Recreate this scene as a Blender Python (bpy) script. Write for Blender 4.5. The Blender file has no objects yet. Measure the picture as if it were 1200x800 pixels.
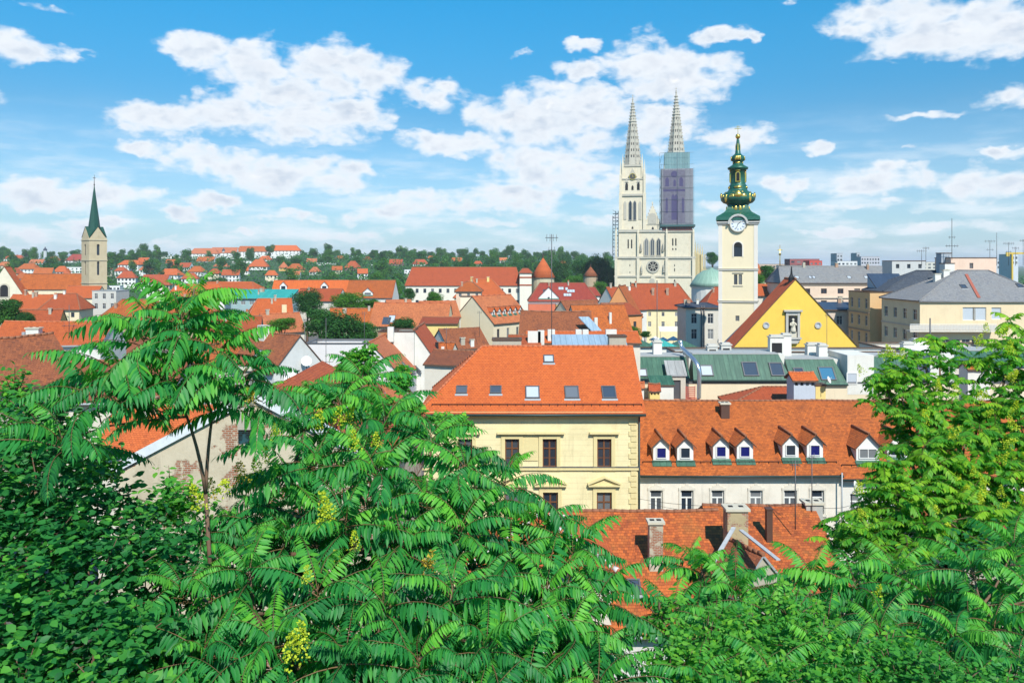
import bpy, math, random
import numpy as np
from mathutils import Vector, Matrix

# ------------------------------------------------------------------ camera, sky, sun, exposure
SC = bpy.context.scene
COL = SC.collection
F = 933.3            # focal length in picture widths of 1200
EYE = 25.0
HOR = 310.0
R = math.radians
cd = bpy.data.cameras.new('camera')
cam = bpy.data.objects.new('camera', cd)
COL.objects.link(cam)
cam.location = (0, 0, EYE)
cam.rotation_euler = (R(90), 0, 0)
cd.lens = 28.0
cd.sensor_width = 36.0
cd.shift_y = -0.075
cd.clip_start = 0.1
cd.clip_end = 30000
SC.camera = cam

SUN_EL, SUN_AZ = R(46), R(163)          # azimuth clockwise from +Y
SUN_STRENGTH = 4.0
SKY_STRENGTH = 0.13
EXPOSURE = 0.58
HAZE = 0.00010
sd = bpy.data.lights.new('sun', 'SUN')
sd.energy = SUN_STRENGTH
sd.angle = R(0.53)
sd.color = (1.0, 0.95, 0.87)
sun = bpy.data.objects.new('sun', sd)
COL.objects.link(sun)
sdir = Vector((math.sin(SUN_AZ) * math.cos(SUN_EL), math.cos(SUN_AZ) * math.cos(SUN_EL), math.sin(SUN_EL)))
sun.rotation_euler = sdir.to_track_quat('Z', 'Y').to_euler()
SC.view_settings.view_transform = 'Standard'
SC.view_settings.look = 'None'
SC.view_settings.exposure = EXPOSURE
SC.view_settings.gamma = 1.0
SC.view_settings.use_curve_mapping = False
try:
    SC.cycles.max_bounces = 6
    SC.cycles.diffuse_bounces = 3
    SC.cycles.glossy_bounces = 2
    SC.cycles.transmission_bounces = 3
    SC.cycles.use_adaptive_sampling = True
    SC.cycles.use_denoising = True
except Exception:
    pass

def N(nt, typ, **kw):
    n = nt.nodes.new(typ)
    for k, v in kw.items():
        if k.startswith('i_'):
            key = k[2:]
            key = int(key) if key.isdigit() else key.replace('_', ' ')
            n.inputs[key].default_value = v
        else:
            setattr(n, k, v)
    return n

def math_n(nt, op, a, b=None, c=None, clamp=False):
    n = nt.nodes.new('ShaderNodeMath')
    n.operation = op
    n.use_clamp = clamp
    for i, v in enumerate((a, b, c)):
        if v is None:
            continue
        if isinstance(v, (int, float)):
            n.inputs[i].default_value = v
        else:
            nt.links.new(v, n.inputs[i])
    return n.outputs[0]

def vmath(nt, op, a, b=None):
    n = nt.nodes.new('ShaderNodeVectorMath')
    n.operation = op
    for i, v in enumerate((a, b)):
        if v is None:
            continue
        if isinstance(v, (tuple, list)):
            n.inputs[i].default_value = v
        else:
            nt.links.new(v, n.inputs[i])
    return n

def mixc(nt, fac, a, b, blend='MIX'):
    n = nt.nodes.new('ShaderNodeMix')
    n.data_type = 'RGBA'
    n.blend_type = blend
    for key, v in ((0, fac), (6, a), (7, b)):
        if isinstance(v, (int, float)):
            n.inputs[key].default_value = v
        elif isinstance(v, (tuple, list)):
            n.inputs[key].default_value = (v[0], v[1], v[2], 1)
        else:
            nt.links.new(v, n.inputs[key])
    return n.outputs[2]

def smooth(nt, v, lo, hi, a=0.0, b=1.0):
    n = nt.nodes.new('ShaderNodeMapRange')
    n.interpolation_type = 'SMOOTHSTEP'
    n.inputs[1].default_value = lo
    n.inputs[2].default_value = hi
    n.inputs[3].default_value = a
    n.inputs[4].default_value = b
    nt.links.new(v, n.inputs[0])
    return n.outputs[0]

# clouds: where they stand on the sky dome (azimuth, elevation), with their half sizes, in picture units at the eye
CLOUDS = [
 (30,53,46,17,1),(100,60,40,6,.45),(55,8,60,7,.3),
 (240,62,46,24,1),(300,78,62,30,1),(385,82,72,34,1),(445,92,52,28,1),(325,108,72,32,1),(405,132,62,32,1),(182,140,62,22,1),
 (268,132,55,24,1),(352,142,85,24,1),(505,112,55,18,.85),(195,52,28,10,.55),
 (172,172,44,12,1),(252,186,76,20,1),(335,202,98,26,1),(405,207,42,16,1),
 (55,230,82,19,1),(112,226,55,19,1),(106,212,20,12,.9),(250,235,42,12,1),(213,253,26,12,1),(36,281,32,9,.9),(108,267,46,11,.9),
 (285,269,30,7,.7),(620,142,92,42,1),(692,132,76,44,1),(760,78,66,34,1),(802,97,76,30,1),(685,82,46,16,.95),(846,43,36,15,1),
 (880,48,14,10,.8),(677,53,26,11,.9),(650,198,98,28,1),(772,148,66,26,1),(535,167,80,18,.95),(500,160,45,11,.8),
 (500,236,80,20,.95),(600,230,95,22,.95),(450,252,70,13,.8),(345,253,50,9,.75),(720,215,70,16,.8),
 (866,162,44,20,1),(950,175,22,10,.95),(1050,18,78,30,1),(1105,46,98,26,1),(1165,32,66,38,1),(1010,33,42,14,.9),
 (1092,131,78,7,.75),(1185,112,46,16,.85),(1030,209,56,18,1),(925,218,28,12,.9),(1155,216,66,22,.85),(1000,240,120,8,.5),
 (1100,262,130,9,.55),(980,268,60,7,.8),(700,255,140,12,.5),(1187,178,22,6,.8),(1068,171,16,5,.6),(612,66,22,6,.5),(925,8,10,7,.6),
 (845,240,45,10,.6),(400,275,120,8,.55),(180,290,120,7,.5),(560,262,90,9,.6),
 (-180,90,120,40,1),(-320,200,160,40,1),(1400,120,120,40,1),(1500,230,160,30,1),(-120,-150,200,60,1),(500,-220,260,80,1),(1250,-200,200,60,1),
]
world = bpy.data.worlds.new("World")
SC.world = world
world.use_nodes = True
wt = world.node_tree
wt.nodes.clear()
w_out = wt.nodes.new('ShaderNodeOutputWorld')
sky = wt.nodes.new('ShaderNodeTexSky')
sky.sky_type = 'NISHITA'
sky.sun_disc = False
sky.sun_elevation = SUN_EL
sky.sun_rotation = SUN_AZ
sky.altitude = 150
sky.air_density = 1.0
sky.dust_density = 0.6
sky.ozone_density = 2.2
tc = wt.nodes.new('ShaderNodeTexCoord')
sep = wt.nodes.new('ShaderNodeSeparateXYZ')
wt.links.new(tc.outputs['Generated'], sep.inputs[0])
az = math_n(wt, 'ARCTAN2', sep.outputs[0], sep.outputs[1])
hyp = math_n(wt, 'SQRT', math_n(wt, 'ADD', math_n(wt, 'MULTIPLY', sep.outputs[0], sep.outputs[0]), math_n(wt, 'MULTIPLY', sep.outputs[1], sep.outputs[1])))
el = math_n(wt, 'ARCTAN2', sep.outputs[2], hyp)
cq = wt.nodes.new('ShaderNodeCombineXYZ')
wt.links.new(az, cq.inputs[0])
wt.links.new(el, cq.inputs[1])
q = cq.outputs[0]
qs = vmath(wt, 'MULTIPLY', q, (1.0, 1.7, 1.0)).outputs[0]
wn = N(wt, 'ShaderNodeTexNoise', i_Scale=16.0, i_Detail=4.0, i_Roughness=0.6)
wt.links.new(qs, wn.inputs['Vector'])
wv = vmath(wt, 'SUBTRACT', wn.outputs['Color'], (0.5, 0.5, 0.5)).outputs[0]
wv = vmath(wt, 'MULTIPLY', wv, (0.085, 0.05, 0.0)).outputs[0]
qw = vmath(wt, 'ADD', q, wv).outputs[0]
def cloud_field(qv):
    f = None
    for (cx, cy, rx, ry, amp) in CLOUDS:
        a0 = math.atan((cx - 600) / F)
        e0 = math.atan((HOR - cy) / F * math.cos(a0))
        kx, ky = F / (rx * 1.02), F / (ry * 1.10)
        dn = vmath(wt, 'MULTIPLY_ADD', qv, (kx, ky, 0)); dn.inputs[2].default_value = (-a0 * kx, -e0 * ky, 0)
        d = dn.outputs[0]
        d2 = vmath(wt, 'DOT_PRODUCT', d, d).outputs['Value']
        v = math_n(wt, 'MULTIPLY_ADD', d2, -1.0, amp)
        f = v if f is None else math_n(wt, 'SMOOTH_MAX', f, v, 0.12)
    return math_n(wt, 'MAXIMUM', f, -1.0)
field = cloud_field(qw)
field_up = cloud_field(vmath(wt, 'ADD', qw, (0.004, 0.013, 0)).outputs[0])
fb = N(wt, 'ShaderNodeTexNoise', i_Scale=30.0, i_Detail=7.0, i_Roughness=0.54, i_Distortion=0.25)
wt.links.new(qs, fb.inputs['Vector'])
qo = vmath(wt, 'ADD', qs, (0.004, 0.022, 0)).outputs[0]
fb2 = N(wt, 'ShaderNodeTexNoise', i_Scale=26.0, i_Detail=4.0, i_Roughness=0.55, i_Distortion=0.3)
wt.links.new(qo, fb2.inputs['Vector'])
fbase = N(wt, 'ShaderNodeTexNoise', i_Scale=26.0, i_Detail=4.0, i_Roughness=0.55, i_Distortion=0.3)
wt.links.new(qs, fbase.inputs['Vector'])
vo = N(wt, 'ShaderNodeTexVoronoi', feature='SMOOTH_F1', i_Scale=24.0, i_Detail=2.0, i_Roughness=0.55, i_Smoothness=0.45)
wt.links.new(vmath(wt, 'ADD', qs, vmath(wt, 'MULTIPLY', wn.outputs['Color'], (0.02, 0.02, 0)).outputs[0]).outputs[0], vo.inputs['Vector'])
bil = vo.outputs['Distance']
dens = math_n(wt, 'ADD', field, math_n(wt, 'MULTIPLY_ADD', fb.outputs[0], 1.7, -0.44))
dens = math_n(wt, 'MULTIPLY_ADD', bil, -0.55, dens)
alpha = smooth(wt, dens, -0.02, 0.74)
relief = math_n(wt, 'SUBTRACT', fbase.outputs[0], fb2.outputs[0])
lit = smooth(wt, relief, -0.13, 0.10)
thick = smooth(wt, dens, 0.3, 1.5)
under = smooth(wt, math_n(wt, 'SUBTRACT', field, field_up), -0.42, 0.12)
puff = smooth(wt, bil, 0.70, 0.25)
lit = math_n(wt, 'MULTIPLY', math_n(wt, 'MULTIPLY_ADD', under, 0.62, 0.38), math_n(wt, 'ADD', math_n(wt, 'MULTIPLY', lit, 0.5), math_n(wt, 'MULTIPLY', puff, 0.6)), clamp=True)
ccol = mixc(wt, lit, (0.54, 0.63, 0.75), (1.0, 1.0, 1.0))
ccol = mixc(wt, thick, (0.93, 0.97, 1.0), ccol)
# thin veil and wisps that whiten the sky towards the horizon
wisp = N(wt, 'ShaderNodeTexNoise', i_Scale=9.0, i_Detail=6.0, i_Roughness=0.6)
qst = vmath(wt, 'MULTIPLY', q, (1.0, 5.0, 1.0)).outputs[0]
wt.links.new(qst, wisp.inputs['Vector'])
low = smooth(wt, el, 0.02, 0.20, 1.0, 0.0)
wispm = math_n(wt, 'MULTIPLY', smooth(wt, wisp.outputs[0], 0.42, 0.68), low)
skyc = mixc(wt, 1.0, sky.outputs[0], (0.42, 0.84, 1.0), 'MULTIPLY')
ramp = N(wt, 'ShaderNodeValToRGB')
wt.links.new(math_n(wt, 'MULTIPLY', el, 2.0), ramp.inputs[0])
re_ = ramp.color_ramp.elements
re_[0].position = 0.0; re_[0].color = (.74, .62, .69, 1)
re_[1].position = 1.0; re_[1].color = (.16, .80, .92, 1)
for p_, c_ in ((.24, (.63, .635, .67)), (.36, (.51, .63, .655)), (.52, (.36, .76, .79)), (.68, (.22, .87, .92))):
    e_ = re_.new(p_); e_.color = (*c_, 1)
skyc = mixc(wt, 1.0, skyc, ramp.outputs[0], 'MULTIPLY')
veil = math_n(wt, 'MULTIPLY', smooth(wt, el, -0.02, 0.22, 1.0, 0.0), 0.42)
white = (4.3, 4.75, 5.0)
skyc = mixc(wt, veil, skyc, white)
skyc = mixc(wt, math_n(wt, 'MULTIPLY', wispm, 0.85), skyc, (5.0, 5.4, 5.7))
ccol = mixc(wt, 1.0, ccol, (5.4, 5.42, 5.5), 'MULTIPLY')
skyc = mixc(wt, math_n(wt, 'MULTIPLY', alpha, 0.97), skyc, ccol)
bg = N(wt, 'ShaderNodeBackground', i_Strength=SKY_STRENGTH)
wt.links.new(skyc, bg.inputs['Color'])
wt.links.new(bg.outputs[0], w_out.inputs['Surface'])
try:
    world.cycles.sampling_method = 'MANUAL'
    world.cycles.sample_map_resolution = 512
except Exception:
    pass

# ------------------------------------------------------------------ helpers
rng = random.Random(7)

def W(px, py, Y):
    """the world point seen at that place of the photograph, at the distance Y"""
    return Vector(((px - 600) * Y / F, Y, EYE - (py - HOR) * Y / F))

def ZZ(py, Y):
    return EYE - (py - HOR) * Y / F

def XX(px, Y):
    return (px - 600) * Y / F

def tag(o, label=None, cat=None, group=None, kind=None):
    if label: o['label'] = label
    if cat: o['category'] = cat
    if group: o['group'] = group
    if kind: o['kind'] = kind
    return o

def empty(name, loc, rz=0.0, label=None, cat=None, group=None):
    o = bpy.data.objects.new(name, None)
    COL.objects.link(o)
    o.empty_display_size = 0.5
    o.location = loc
    o.rotation_euler = (0, 0, rz)
    return tag(o, label, cat, group)

def link(name, me, parent=None, mat=None):
    o = bpy.data.objects.new(name, me)
    COL.objects.link(o)
    if parent is not None:
        o.parent = parent
    if mat is not None:
        o.matrix_local = mat
    return o

class MB:
    def __init__(s):
        s.v, s.f, s.m, s.sm = [], [], [], []
    def face(s, pts, m=0, sm=False):
        i = len(s.v)
        s.v += [tuple(p) for p in pts]
        s.f.append(tuple(range(i, i + len(pts))))
        s.m.append(m); s.sm.append(sm)
    def box(s, x0, x1, y0, y1, z0, z1, m=0, M=None):
        c = [Vector((x, y, z)) for z in (z0, z1) for y in (y0, y1) for x in (x0, x1)]
        if M is not None:
            c = [M @ p for p in c]
        i = len(s.v)
        s.v += [tuple(p) for p in c]
        for f in ((0, 2, 3, 1), (4, 5, 7, 6), (0, 1, 5, 4), (2, 6, 7, 3), (0, 4, 6, 2), (1, 3, 7, 5)):
            s.f.append(tuple(i + k for k in f)); s.m.append(m); s.sm.append(False)
    def prism(s, poly, y0, y1, m=0, M=None):
        """poly: list of (x, z), extruded along y"""
        a = [Vector((x, y0, z)) for x, z in poly]
        b = [Vector((x, y1, z)) for x, z in poly]
        if M is not None:
            a = [M @ p for p in a]; b = [M @ p for p in b]
        n = len(poly)
        s.face(a, m); s.face(b[::-1], m)
        for k in range(n):
            s.face([a[k], b[k], b[(k + 1) % n], a[(k + 1) % n]], m)
    def tube(s, pts, rad, n=6, m=0, cap=True):
        pts = [Vector(p) for p in pts]
        rings = []
        base = len(s.v)
        for k, p in enumerate(pts):
            t = (pts[min(k + 1, len(pts) - 1)] - pts[max(k - 1, 0)])
            if t.length < 1e-9: t = Vector((0, 0, 1))
            t.normalize()
            a = t.cross(Vector((0, 0, 1)) if abs(t.z) < 0.9 else Vector((1, 0, 0))).normalized()
            b = t.cross(a)
            r = rad[k] if isinstance(rad, (list, tuple)) else rad
            for j in range(n):
                an = 2 * math.pi * j / n
                s.v.append(tuple(p + (a * math.cos(an) + b * math.sin(an)) * r))
        for k in range(len(pts) - 1):
            for j in range(n):
                s.f.append((base + k * n + j, base + k * n + (j + 1) % n, base + (k + 1) * n + (j + 1) % n, base + (k + 1) * n + j))
                s.m.append(m); s.sm.append(True)
        if cap:
            s.f.append(tuple(base + j for j in range(n))[::-1]); s.m.append(m); s.sm.append(False)
            s.f.append(tuple(base + (len(pts) - 1) * n + j for j in range(n))); s.m.append(m); s.sm.append(False)
    def lathe(s, prof, n=8, m=0, c=(0, 0, 0), rot=0.0, sm=False, ms=None):
        """prof: list of (radius, z) bottom to top"""
        base = len(s.v)
        for r, z in prof:
            for j in range(n):
                an = rot + 2 * math.pi * j / n
                s.v.append((c[0] + r * math.cos(an), c[1] + r * math.sin(an), c[2] + z))
        for k in range(len(prof) - 1):
            for j in range(n):
                s.f.append((base + k * n + j, base + k * n + (j + 1) % n, base + (k + 1) * n + (j + 1) % n, base + (k + 1) * n + j))
                s.m.append(ms[k] if ms else m); s.sm.append(sm)
        s.f.append(tuple(base + (len(prof) - 1) * n + j for j in range(n))); s.m.append(ms[-1] if ms else m); s.sm.append(False)
        s.f.append(tuple(base + j for j in range(n))[::-1]); s.m.append(ms[0] if ms else m); s.sm.append(False)
    def slab(s, polys, t, m=0, me=1):
        """roof plates: top faces, undersides and rims"""
        key = lambda p: (round(p[0], 3), round(p[1], 3), round(p[2], 3))
        edges = {}
        for poly in polys:
            for k in range(len(poly)):
                a, b = key(poly[k]), key(poly[(k + 1) % len(poly)])
                edges.setdefault(frozenset((a, b)), []).append((poly[k], poly[(k + 1) % len(poly)]))
        dn = Vector((0, 0, t))
        for poly in polys:
            pp = [Vector(p) for p in poly]
            nrm = Vector((0, 0, 0))
            for k in range(len(pp)):
                a, b = pp[k], pp[(k + 1) % len(pp)]
                nrm += a.cross(b)
            if nrm.z < 0: pp.reverse()
            s.face(pp, m)
            s.face([p - dn for p in reversed(pp)], me)
        for e in edges.values():
            if len(e) == 1:
                a, b = Vector(e[0][0]), Vector(e[0][1])
                s.face([a, b, b - dn, a - dn], me)
    def mesh(s, name, mats, off=None):
        me = bpy.data.meshes.new(name)
        v = s.v
        if off is not None:
            v = [(x - off[0], y - off[1], z - off[2]) for x, y, z in v]
        me.from_pydata(v, [], s.f)
        for m in mats:
            me.materials.append(m)
        me.polygons.foreach_set('material_index', s.m)
        me.polygons.foreach_set('use_smooth', s.sm)
        uv = me.uv_layers.new(name='UVMap')
        me.update()
        co = []
        for p in me.polygons:
            n = p.normal
            if abs(n.z) > 0.995:
                u, w = Vector((1, 0, 0)), Vector((0, 1, 0))
            else:
                u = Vector((0, 0, 1)).cross(n).normalized()
                w = n.cross(u)
            for vi in p.vertices:
                c = me.vertices[vi].co
                co += (u.dot(c), w.dot(c))
        uv.data.foreach_set('uv', co)
        return me
    def build(s, name, mats, parent=None, world=False, mat=None):
        if not isinstance(mats, (list, tuple)): mats = [mats]
        off = None
        if world and parent is not None:
            off = parent.location if parent.parent is None else parent.parent.location + parent.location
        return link(name, s.mesh(name, mats, off), parent, mat)

# ------------------------------------------------------------------ materials
MATS = {}
def new_mat(name):
    m = bpy.data.materials.new(name)
    m.use_nodes = True
    nt = m.node_tree
    b = nt.nodes['Principled BSDF']
    return m, nt, b

def bump(nt, b, h, strength=0.4, dist=0.05):
    n = N(nt, 'ShaderNodeBump', i_Strength=strength, i_Distance=dist)
    nt.links.new(h, n.inputs['Height'])
    nt.links.new(n.outputs[0], b.inputs['Normal'])

def plain(name, col, rough=0.6, metal=0.0, var=0.15, scale=3.0):
    if name in MATS: return MATS[name]
    m, nt, b = new_mat(name)
    t = N(nt, 'ShaderNodeTexCoord')
    n = N(nt, 'ShaderNodeTexNoise', i_Scale=scale, i_Detail=6.0, i_Roughness=0.65)
    nt.links.new(t.outputs['Object'], n.inputs['Vector'])
    c = mixc(nt, n.outputs[0], [x * (1 - var * 1.6) for x in col], [min(1, x * (1 + var)) for x in col])
    nt.links.new(c, b.inputs['Base Color'])
    b.inputs['Roughness'].default_value = rough
    b.inputs['Metallic'].default_value = metal
    MATS[name] = m
    return m

def wall_mat(name, col, dirt=0.35, lines=0.0, worn=0.0):
    """painted plaster with stains, streaks and, where asked for, joints and fallen patches"""
    if name in MATS: return MATS[name]
    m, nt, b = new_mat(name)
    t = N(nt, 'ShaderNodeTexCoord')
    uv = t.outputs['UV']
    n1 = N(nt, 'ShaderNodeTexNoise', i_Scale=0.55, i_Detail=8.0, i_Roughness=0.68)
    nt.links.new(t.outputs['Object'], n1.inputs['Vector'])
    st = vmath(nt, 'MULTIPLY', uv, (2.2, 0.22, 1.0)).outputs[0]
    n2 = N(nt, 'ShaderNodeTexNoise', i_Scale=1.0, i_Detail=6.0, i_Roughness=0.7)
    nt.links.new(st, n2.inputs['Vector'])
    n3 = N(nt, 'ShaderNodeTexNoise', i_Scale=9.0, i_Detail=8.0, i_Roughness=0.7)
    nt.links.new(t.outputs['Object'], n3.inputs['Vector'])
    d1 = smooth(nt, n1.outputs[0], 0.42, 0.72)
    d2 = smooth(nt, n2.outputs[0], 0.5, 0.75)
    c = mixc(nt, math_n(nt, 'MULTIPLY', d1, dirt), col, [col[0] * .72, col[1] * .70, col[2] * .66])
    c = mixc(nt, math_n(nt, 'MULTIPLY', d2, dirt), c, [col[0] * .62, col[1] * .6, col[2] * .58])
    c = mixc(nt, smooth(nt, n3.outputs[0], .3, .7, 0.0, 0.25), c, [min(1, x * 1.12) for x in col])
    h = n3.outputs[0]
    if lines:
        sp = N(nt, 'ShaderNodeSeparateXYZ')
        nt.links.new(uv, sp.inputs[0])
        fr = math_n(nt, 'FRACT', math_n(nt, 'DIVIDE', sp.outputs[1], lines))
        ln = math_n(nt, 'LESS_THAN', fr, 0.10)
        h = math_n(nt, 'MULTIPLY_ADD', ln, -1.2, n3.outputs[0])
        c = mixc(nt, math_n(nt, 'MULTIPLY', ln, 0.22), c, [x * .55 for x in col])
    if worn:
        n4 = N(nt, 'ShaderNodeTexNoise', i_Scale=0.8, i_Detail=7.0, i_Roughness=0.62)
        nt.links.new(t.outputs['Object'], n4.inputs['Vector'])
        wmask = smooth(nt, n4.outputs[0], 0.60 - worn * .1, 0.64 - worn * .1)
        br = N(nt, 'ShaderNodeTexBrick', i_Scale=1.0, i_Mortar_Size=0.015)
        br.inputs['Brick Width'].default_value = 0.26
        br.inputs['Row Height'].default_value = 0.09
        br.inputs['Color1'].default_value = (.34, .12, .06, 1)
        br.inputs['Color2'].default_value = (.25, .10, .05, 1)
        br.inputs['Mortar'].default_value = (.38, .33, .26, 1)
        nt.links.new(uv, br.inputs['Vector'])
        c = mixc(nt, wmask, c, br.outputs[0])
        h = math_n(nt, 'MULTIPLY_ADD', wmask, -0.8, h)
    nt.links.new(c, b.inputs['Base Color'])
    b.inputs['Roughness'].default_value = 0.88
    b.inputs['Specular IOR Level'].default_value = 0.25
    bump(nt, b, h, 0.35, 0.04)
    MATS[name] = m
    return m

def tile_mat(name, c1, c2, dark=0.35, old=0.4, tw=0.21, th=0.17, lichen=0.0, patch=None):
    """overlapping flat tiles laid in courses, each with its own tint, with weathered patches"""
    if name in MATS: return MATS[name]
    m, nt, b = new_mat(name)
    t = N(nt, 'ShaderNodeTexCoord')
    uv = t.outputs['UV']
    sp = N(nt, 'ShaderNodeSeparateXYZ')
    nt.links.new(uv, sp.inputs[0])
    vrow = math_n(nt, 'DIVIDE', sp.outputs[1], th)
    row = math_n(nt, 'FLOOR', vrow)
    fv = math_n(nt, 'FRACT', vrow)
    uu = math_n(nt, 'ADD', math_n(nt, 'DIVIDE', sp.outputs[0], tw), math_n(nt, 'MULTIPLY', math_n(nt, 'MODULO', row, 2.0), 0.5))
    colm = math_n(nt, 'FLOOR', uu)
    fu = math_n(nt, 'FRACT', uu)
    cc = N(nt, 'ShaderNodeCombineXYZ')
    nt.links.new(colm, cc.inputs[0]); nt.links.new(row, cc.inputs[1])
    wn_ = N(nt, 'ShaderNodeTexWhiteNoise', noise_dimensions='2D')
    nt.links.new(cc.outputs[0], wn_.inputs['Vector'])
    rnd = wn_.outputs['Value']
    n1 = N(nt, 'ShaderNodeTexNoise', i_Scale=0.5, i_Detail=6.0, i_Roughness=0.65)
    nt.links.new(uv, n1.inputs['Vector'])
    n2 = N(nt, 'ShaderNodeTexNoise', i_Scale=3.2, i_Detail=6.0, i_Roughness=0.7)
    nt.links.new(uv, n2.inputs['Vector'])
    c = mixc(nt, rnd, c1, c2)
    # odd replaced or burnt tiles
    oddt = math_n(nt, 'GREATER_THAN', rnd, 0.9)
    c = mixc(nt, math_n(nt, 'MULTIPLY', oddt, old), c, [c1[0] * .45, c1[1] * .5, c1[2] * .7])
    pm = smooth(nt, n1.outputs[0], 0.45, 0.7)
    c = mixc(nt, math_n(nt, 'MULTIPLY', pm, old), c, patch or [c2[0] * .55, c2[1] * .62, c2[2] * .9])
    gm = smooth(nt, n2.outputs[0], 0.52, 0.75)
    c = mixc(nt, math_n(nt, 'MULTIPLY', gm, dark), c, [c1[0] * .35, c1[1] * .45, c1[2] * .8])
    if lichen:
        n3 = N(nt, 'ShaderNodeTexNoise', i_Scale=7.0, i_Detail=5.0, i_Roughness=0.7)
        nt.links.new(uv, n3.inputs['Vector'])
        lm = math_n(nt, 'MULTIPLY', smooth(nt, n3.outputs[0], 0.60, 0.70), pm)
        c = mixc(nt, math_n(nt, 'MULTIPLY', lm, lichen), c, (.36, .30, .10))
    oi = N(nt, 'ShaderNodeObjectInfo')
    c = mixc(nt, smooth(nt, oi.outputs['Random'], 0.0, 1.0, 0.0, 0.38), c, [c2[0] * .8, c2[1] * .82, c2[2] * 1.1])
    stv = vmath(nt, 'MULTIPLY', uv, (1.3, .12, 1.0)).outputs[0]
    n5 = N(nt, 'ShaderNodeTexNoise', i_Scale=1.0, i_Detail=5.0, i_Roughness=0.65)
    nt.links.new(stv, n5.inputs['Vector'])
    c = mixc(nt, smooth(nt, n5.outputs[0], .52, .75, 0.0, .34), c, [c2[0] * .55, c2[1] * .6, c2[2] * .8])
    # joint under each course and between neighbours
    j1 = math_n(nt, 'LESS_THAN', fv, 0.10)
    j2 = math_n(nt, 'LESS_THAN', fu, 0.07)
    jj = math_n(nt, 'MAXIMUM', j1, math_n(nt, 'MULTIPLY', j2, 0.6))
    c = mixc(nt, math_n(nt, 'MULTIPLY', jj, 0.7), c, [c1[0] * .28, c1[1] * .28, c1[2] * .4])
    nt.links.new(c, b.inputs['Base Color'])
    b.inputs['Roughness'].default_value = 0.8
    b.inputs['Specular IOR Level'].default_value = 0.3
    hh = math_n(nt, 'SUBTRACT', 1.0, fv)
    hh = math_n(nt, 'MULTIPLY_ADD', rnd, 0.5, hh)
    hh = math_n(nt, 'MULTIPLY_ADD', j2, -0.4, hh)
    bump(nt, b, hh, 1.0, 0.05)
    MATS[name] = m
    return m

def metal_mat(name, col, col2, seam=0.55, rough=0.5):
    """standing-seam sheet metal with verdigris or stains"""
    if name in MATS: return MATS[name]
    m, nt, b = new_mat(name)
    t = N(nt, 'ShaderNodeTexCoord')
    uv = t.outputs['UV']
    sp = N(nt, 'ShaderNodeSeparateXYZ')
    nt.links.new(uv, sp.inputs[0])
    uu = math_n(nt, 'DIVIDE', sp.outputs[0], seam)
    fu = math_n(nt, 'FRACT', uu)
    wn_ = N(nt, 'ShaderNodeTexWhiteNoise', noise_dimensions='1D')
    nt.links.new(math_n(nt, 'FLOOR', uu), wn_.inputs['W'])
    st = vmath(nt, 'MULTIPLY', uv, (1.5, 0.35, 1.0)).outputs[0]
    n2 = N(nt, 'ShaderNodeTexNoise', i_Scale=1.6, i_Detail=7.0, i_Roughness=0.7)
    nt.links.new(st, n2.inputs['Vector'])
    c = mixc(nt, smooth(nt, n2.outputs[0], 0.35, 0.7), col, col2)
    c = mixc(nt, math_n(nt, 'MULTIPLY', wn_.outputs['Value'], 0.35), c, [x * .6 for x in col])
    ln = math_n(nt, 'LESS_THAN', fu, 0.09)
    c = mixc(nt, math_n(nt, 'MULTIPLY', ln, 0.6), c, [x * .45 for x in col])
    nt.links.new(c, b.inputs['Base Color'])
    b.inputs['Roughness'].default_value = rough
    bump(nt, b, math_n(nt, 'ADD', ln, math_n(nt, 'MULTIPLY', n2.outputs[0], .3)), 0.5, 0.04)
    MATS[name] = m
    return m

def glass_mat(name, col=(.02, .03, .045), curtain=0.35):
    if name in MATS: return MATS[name]
    m, nt, b = new_mat(name)
    oi = N(nt, 'ShaderNodeObjectInfo')
    fac = smooth(nt, oi.outputs['Random'], 0.45, 1.0, 0.0, curtain)
    c = mixc(nt, fac, col, (.5, .5, .48))
    nt.links.new(c, b.inputs['Base Color'])
    b.inputs['Roughness'].default_value = 0.08
    b.inputs['Specular IOR Level'].default_value = 0.4
    MATS[name] = m
    return m

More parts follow.
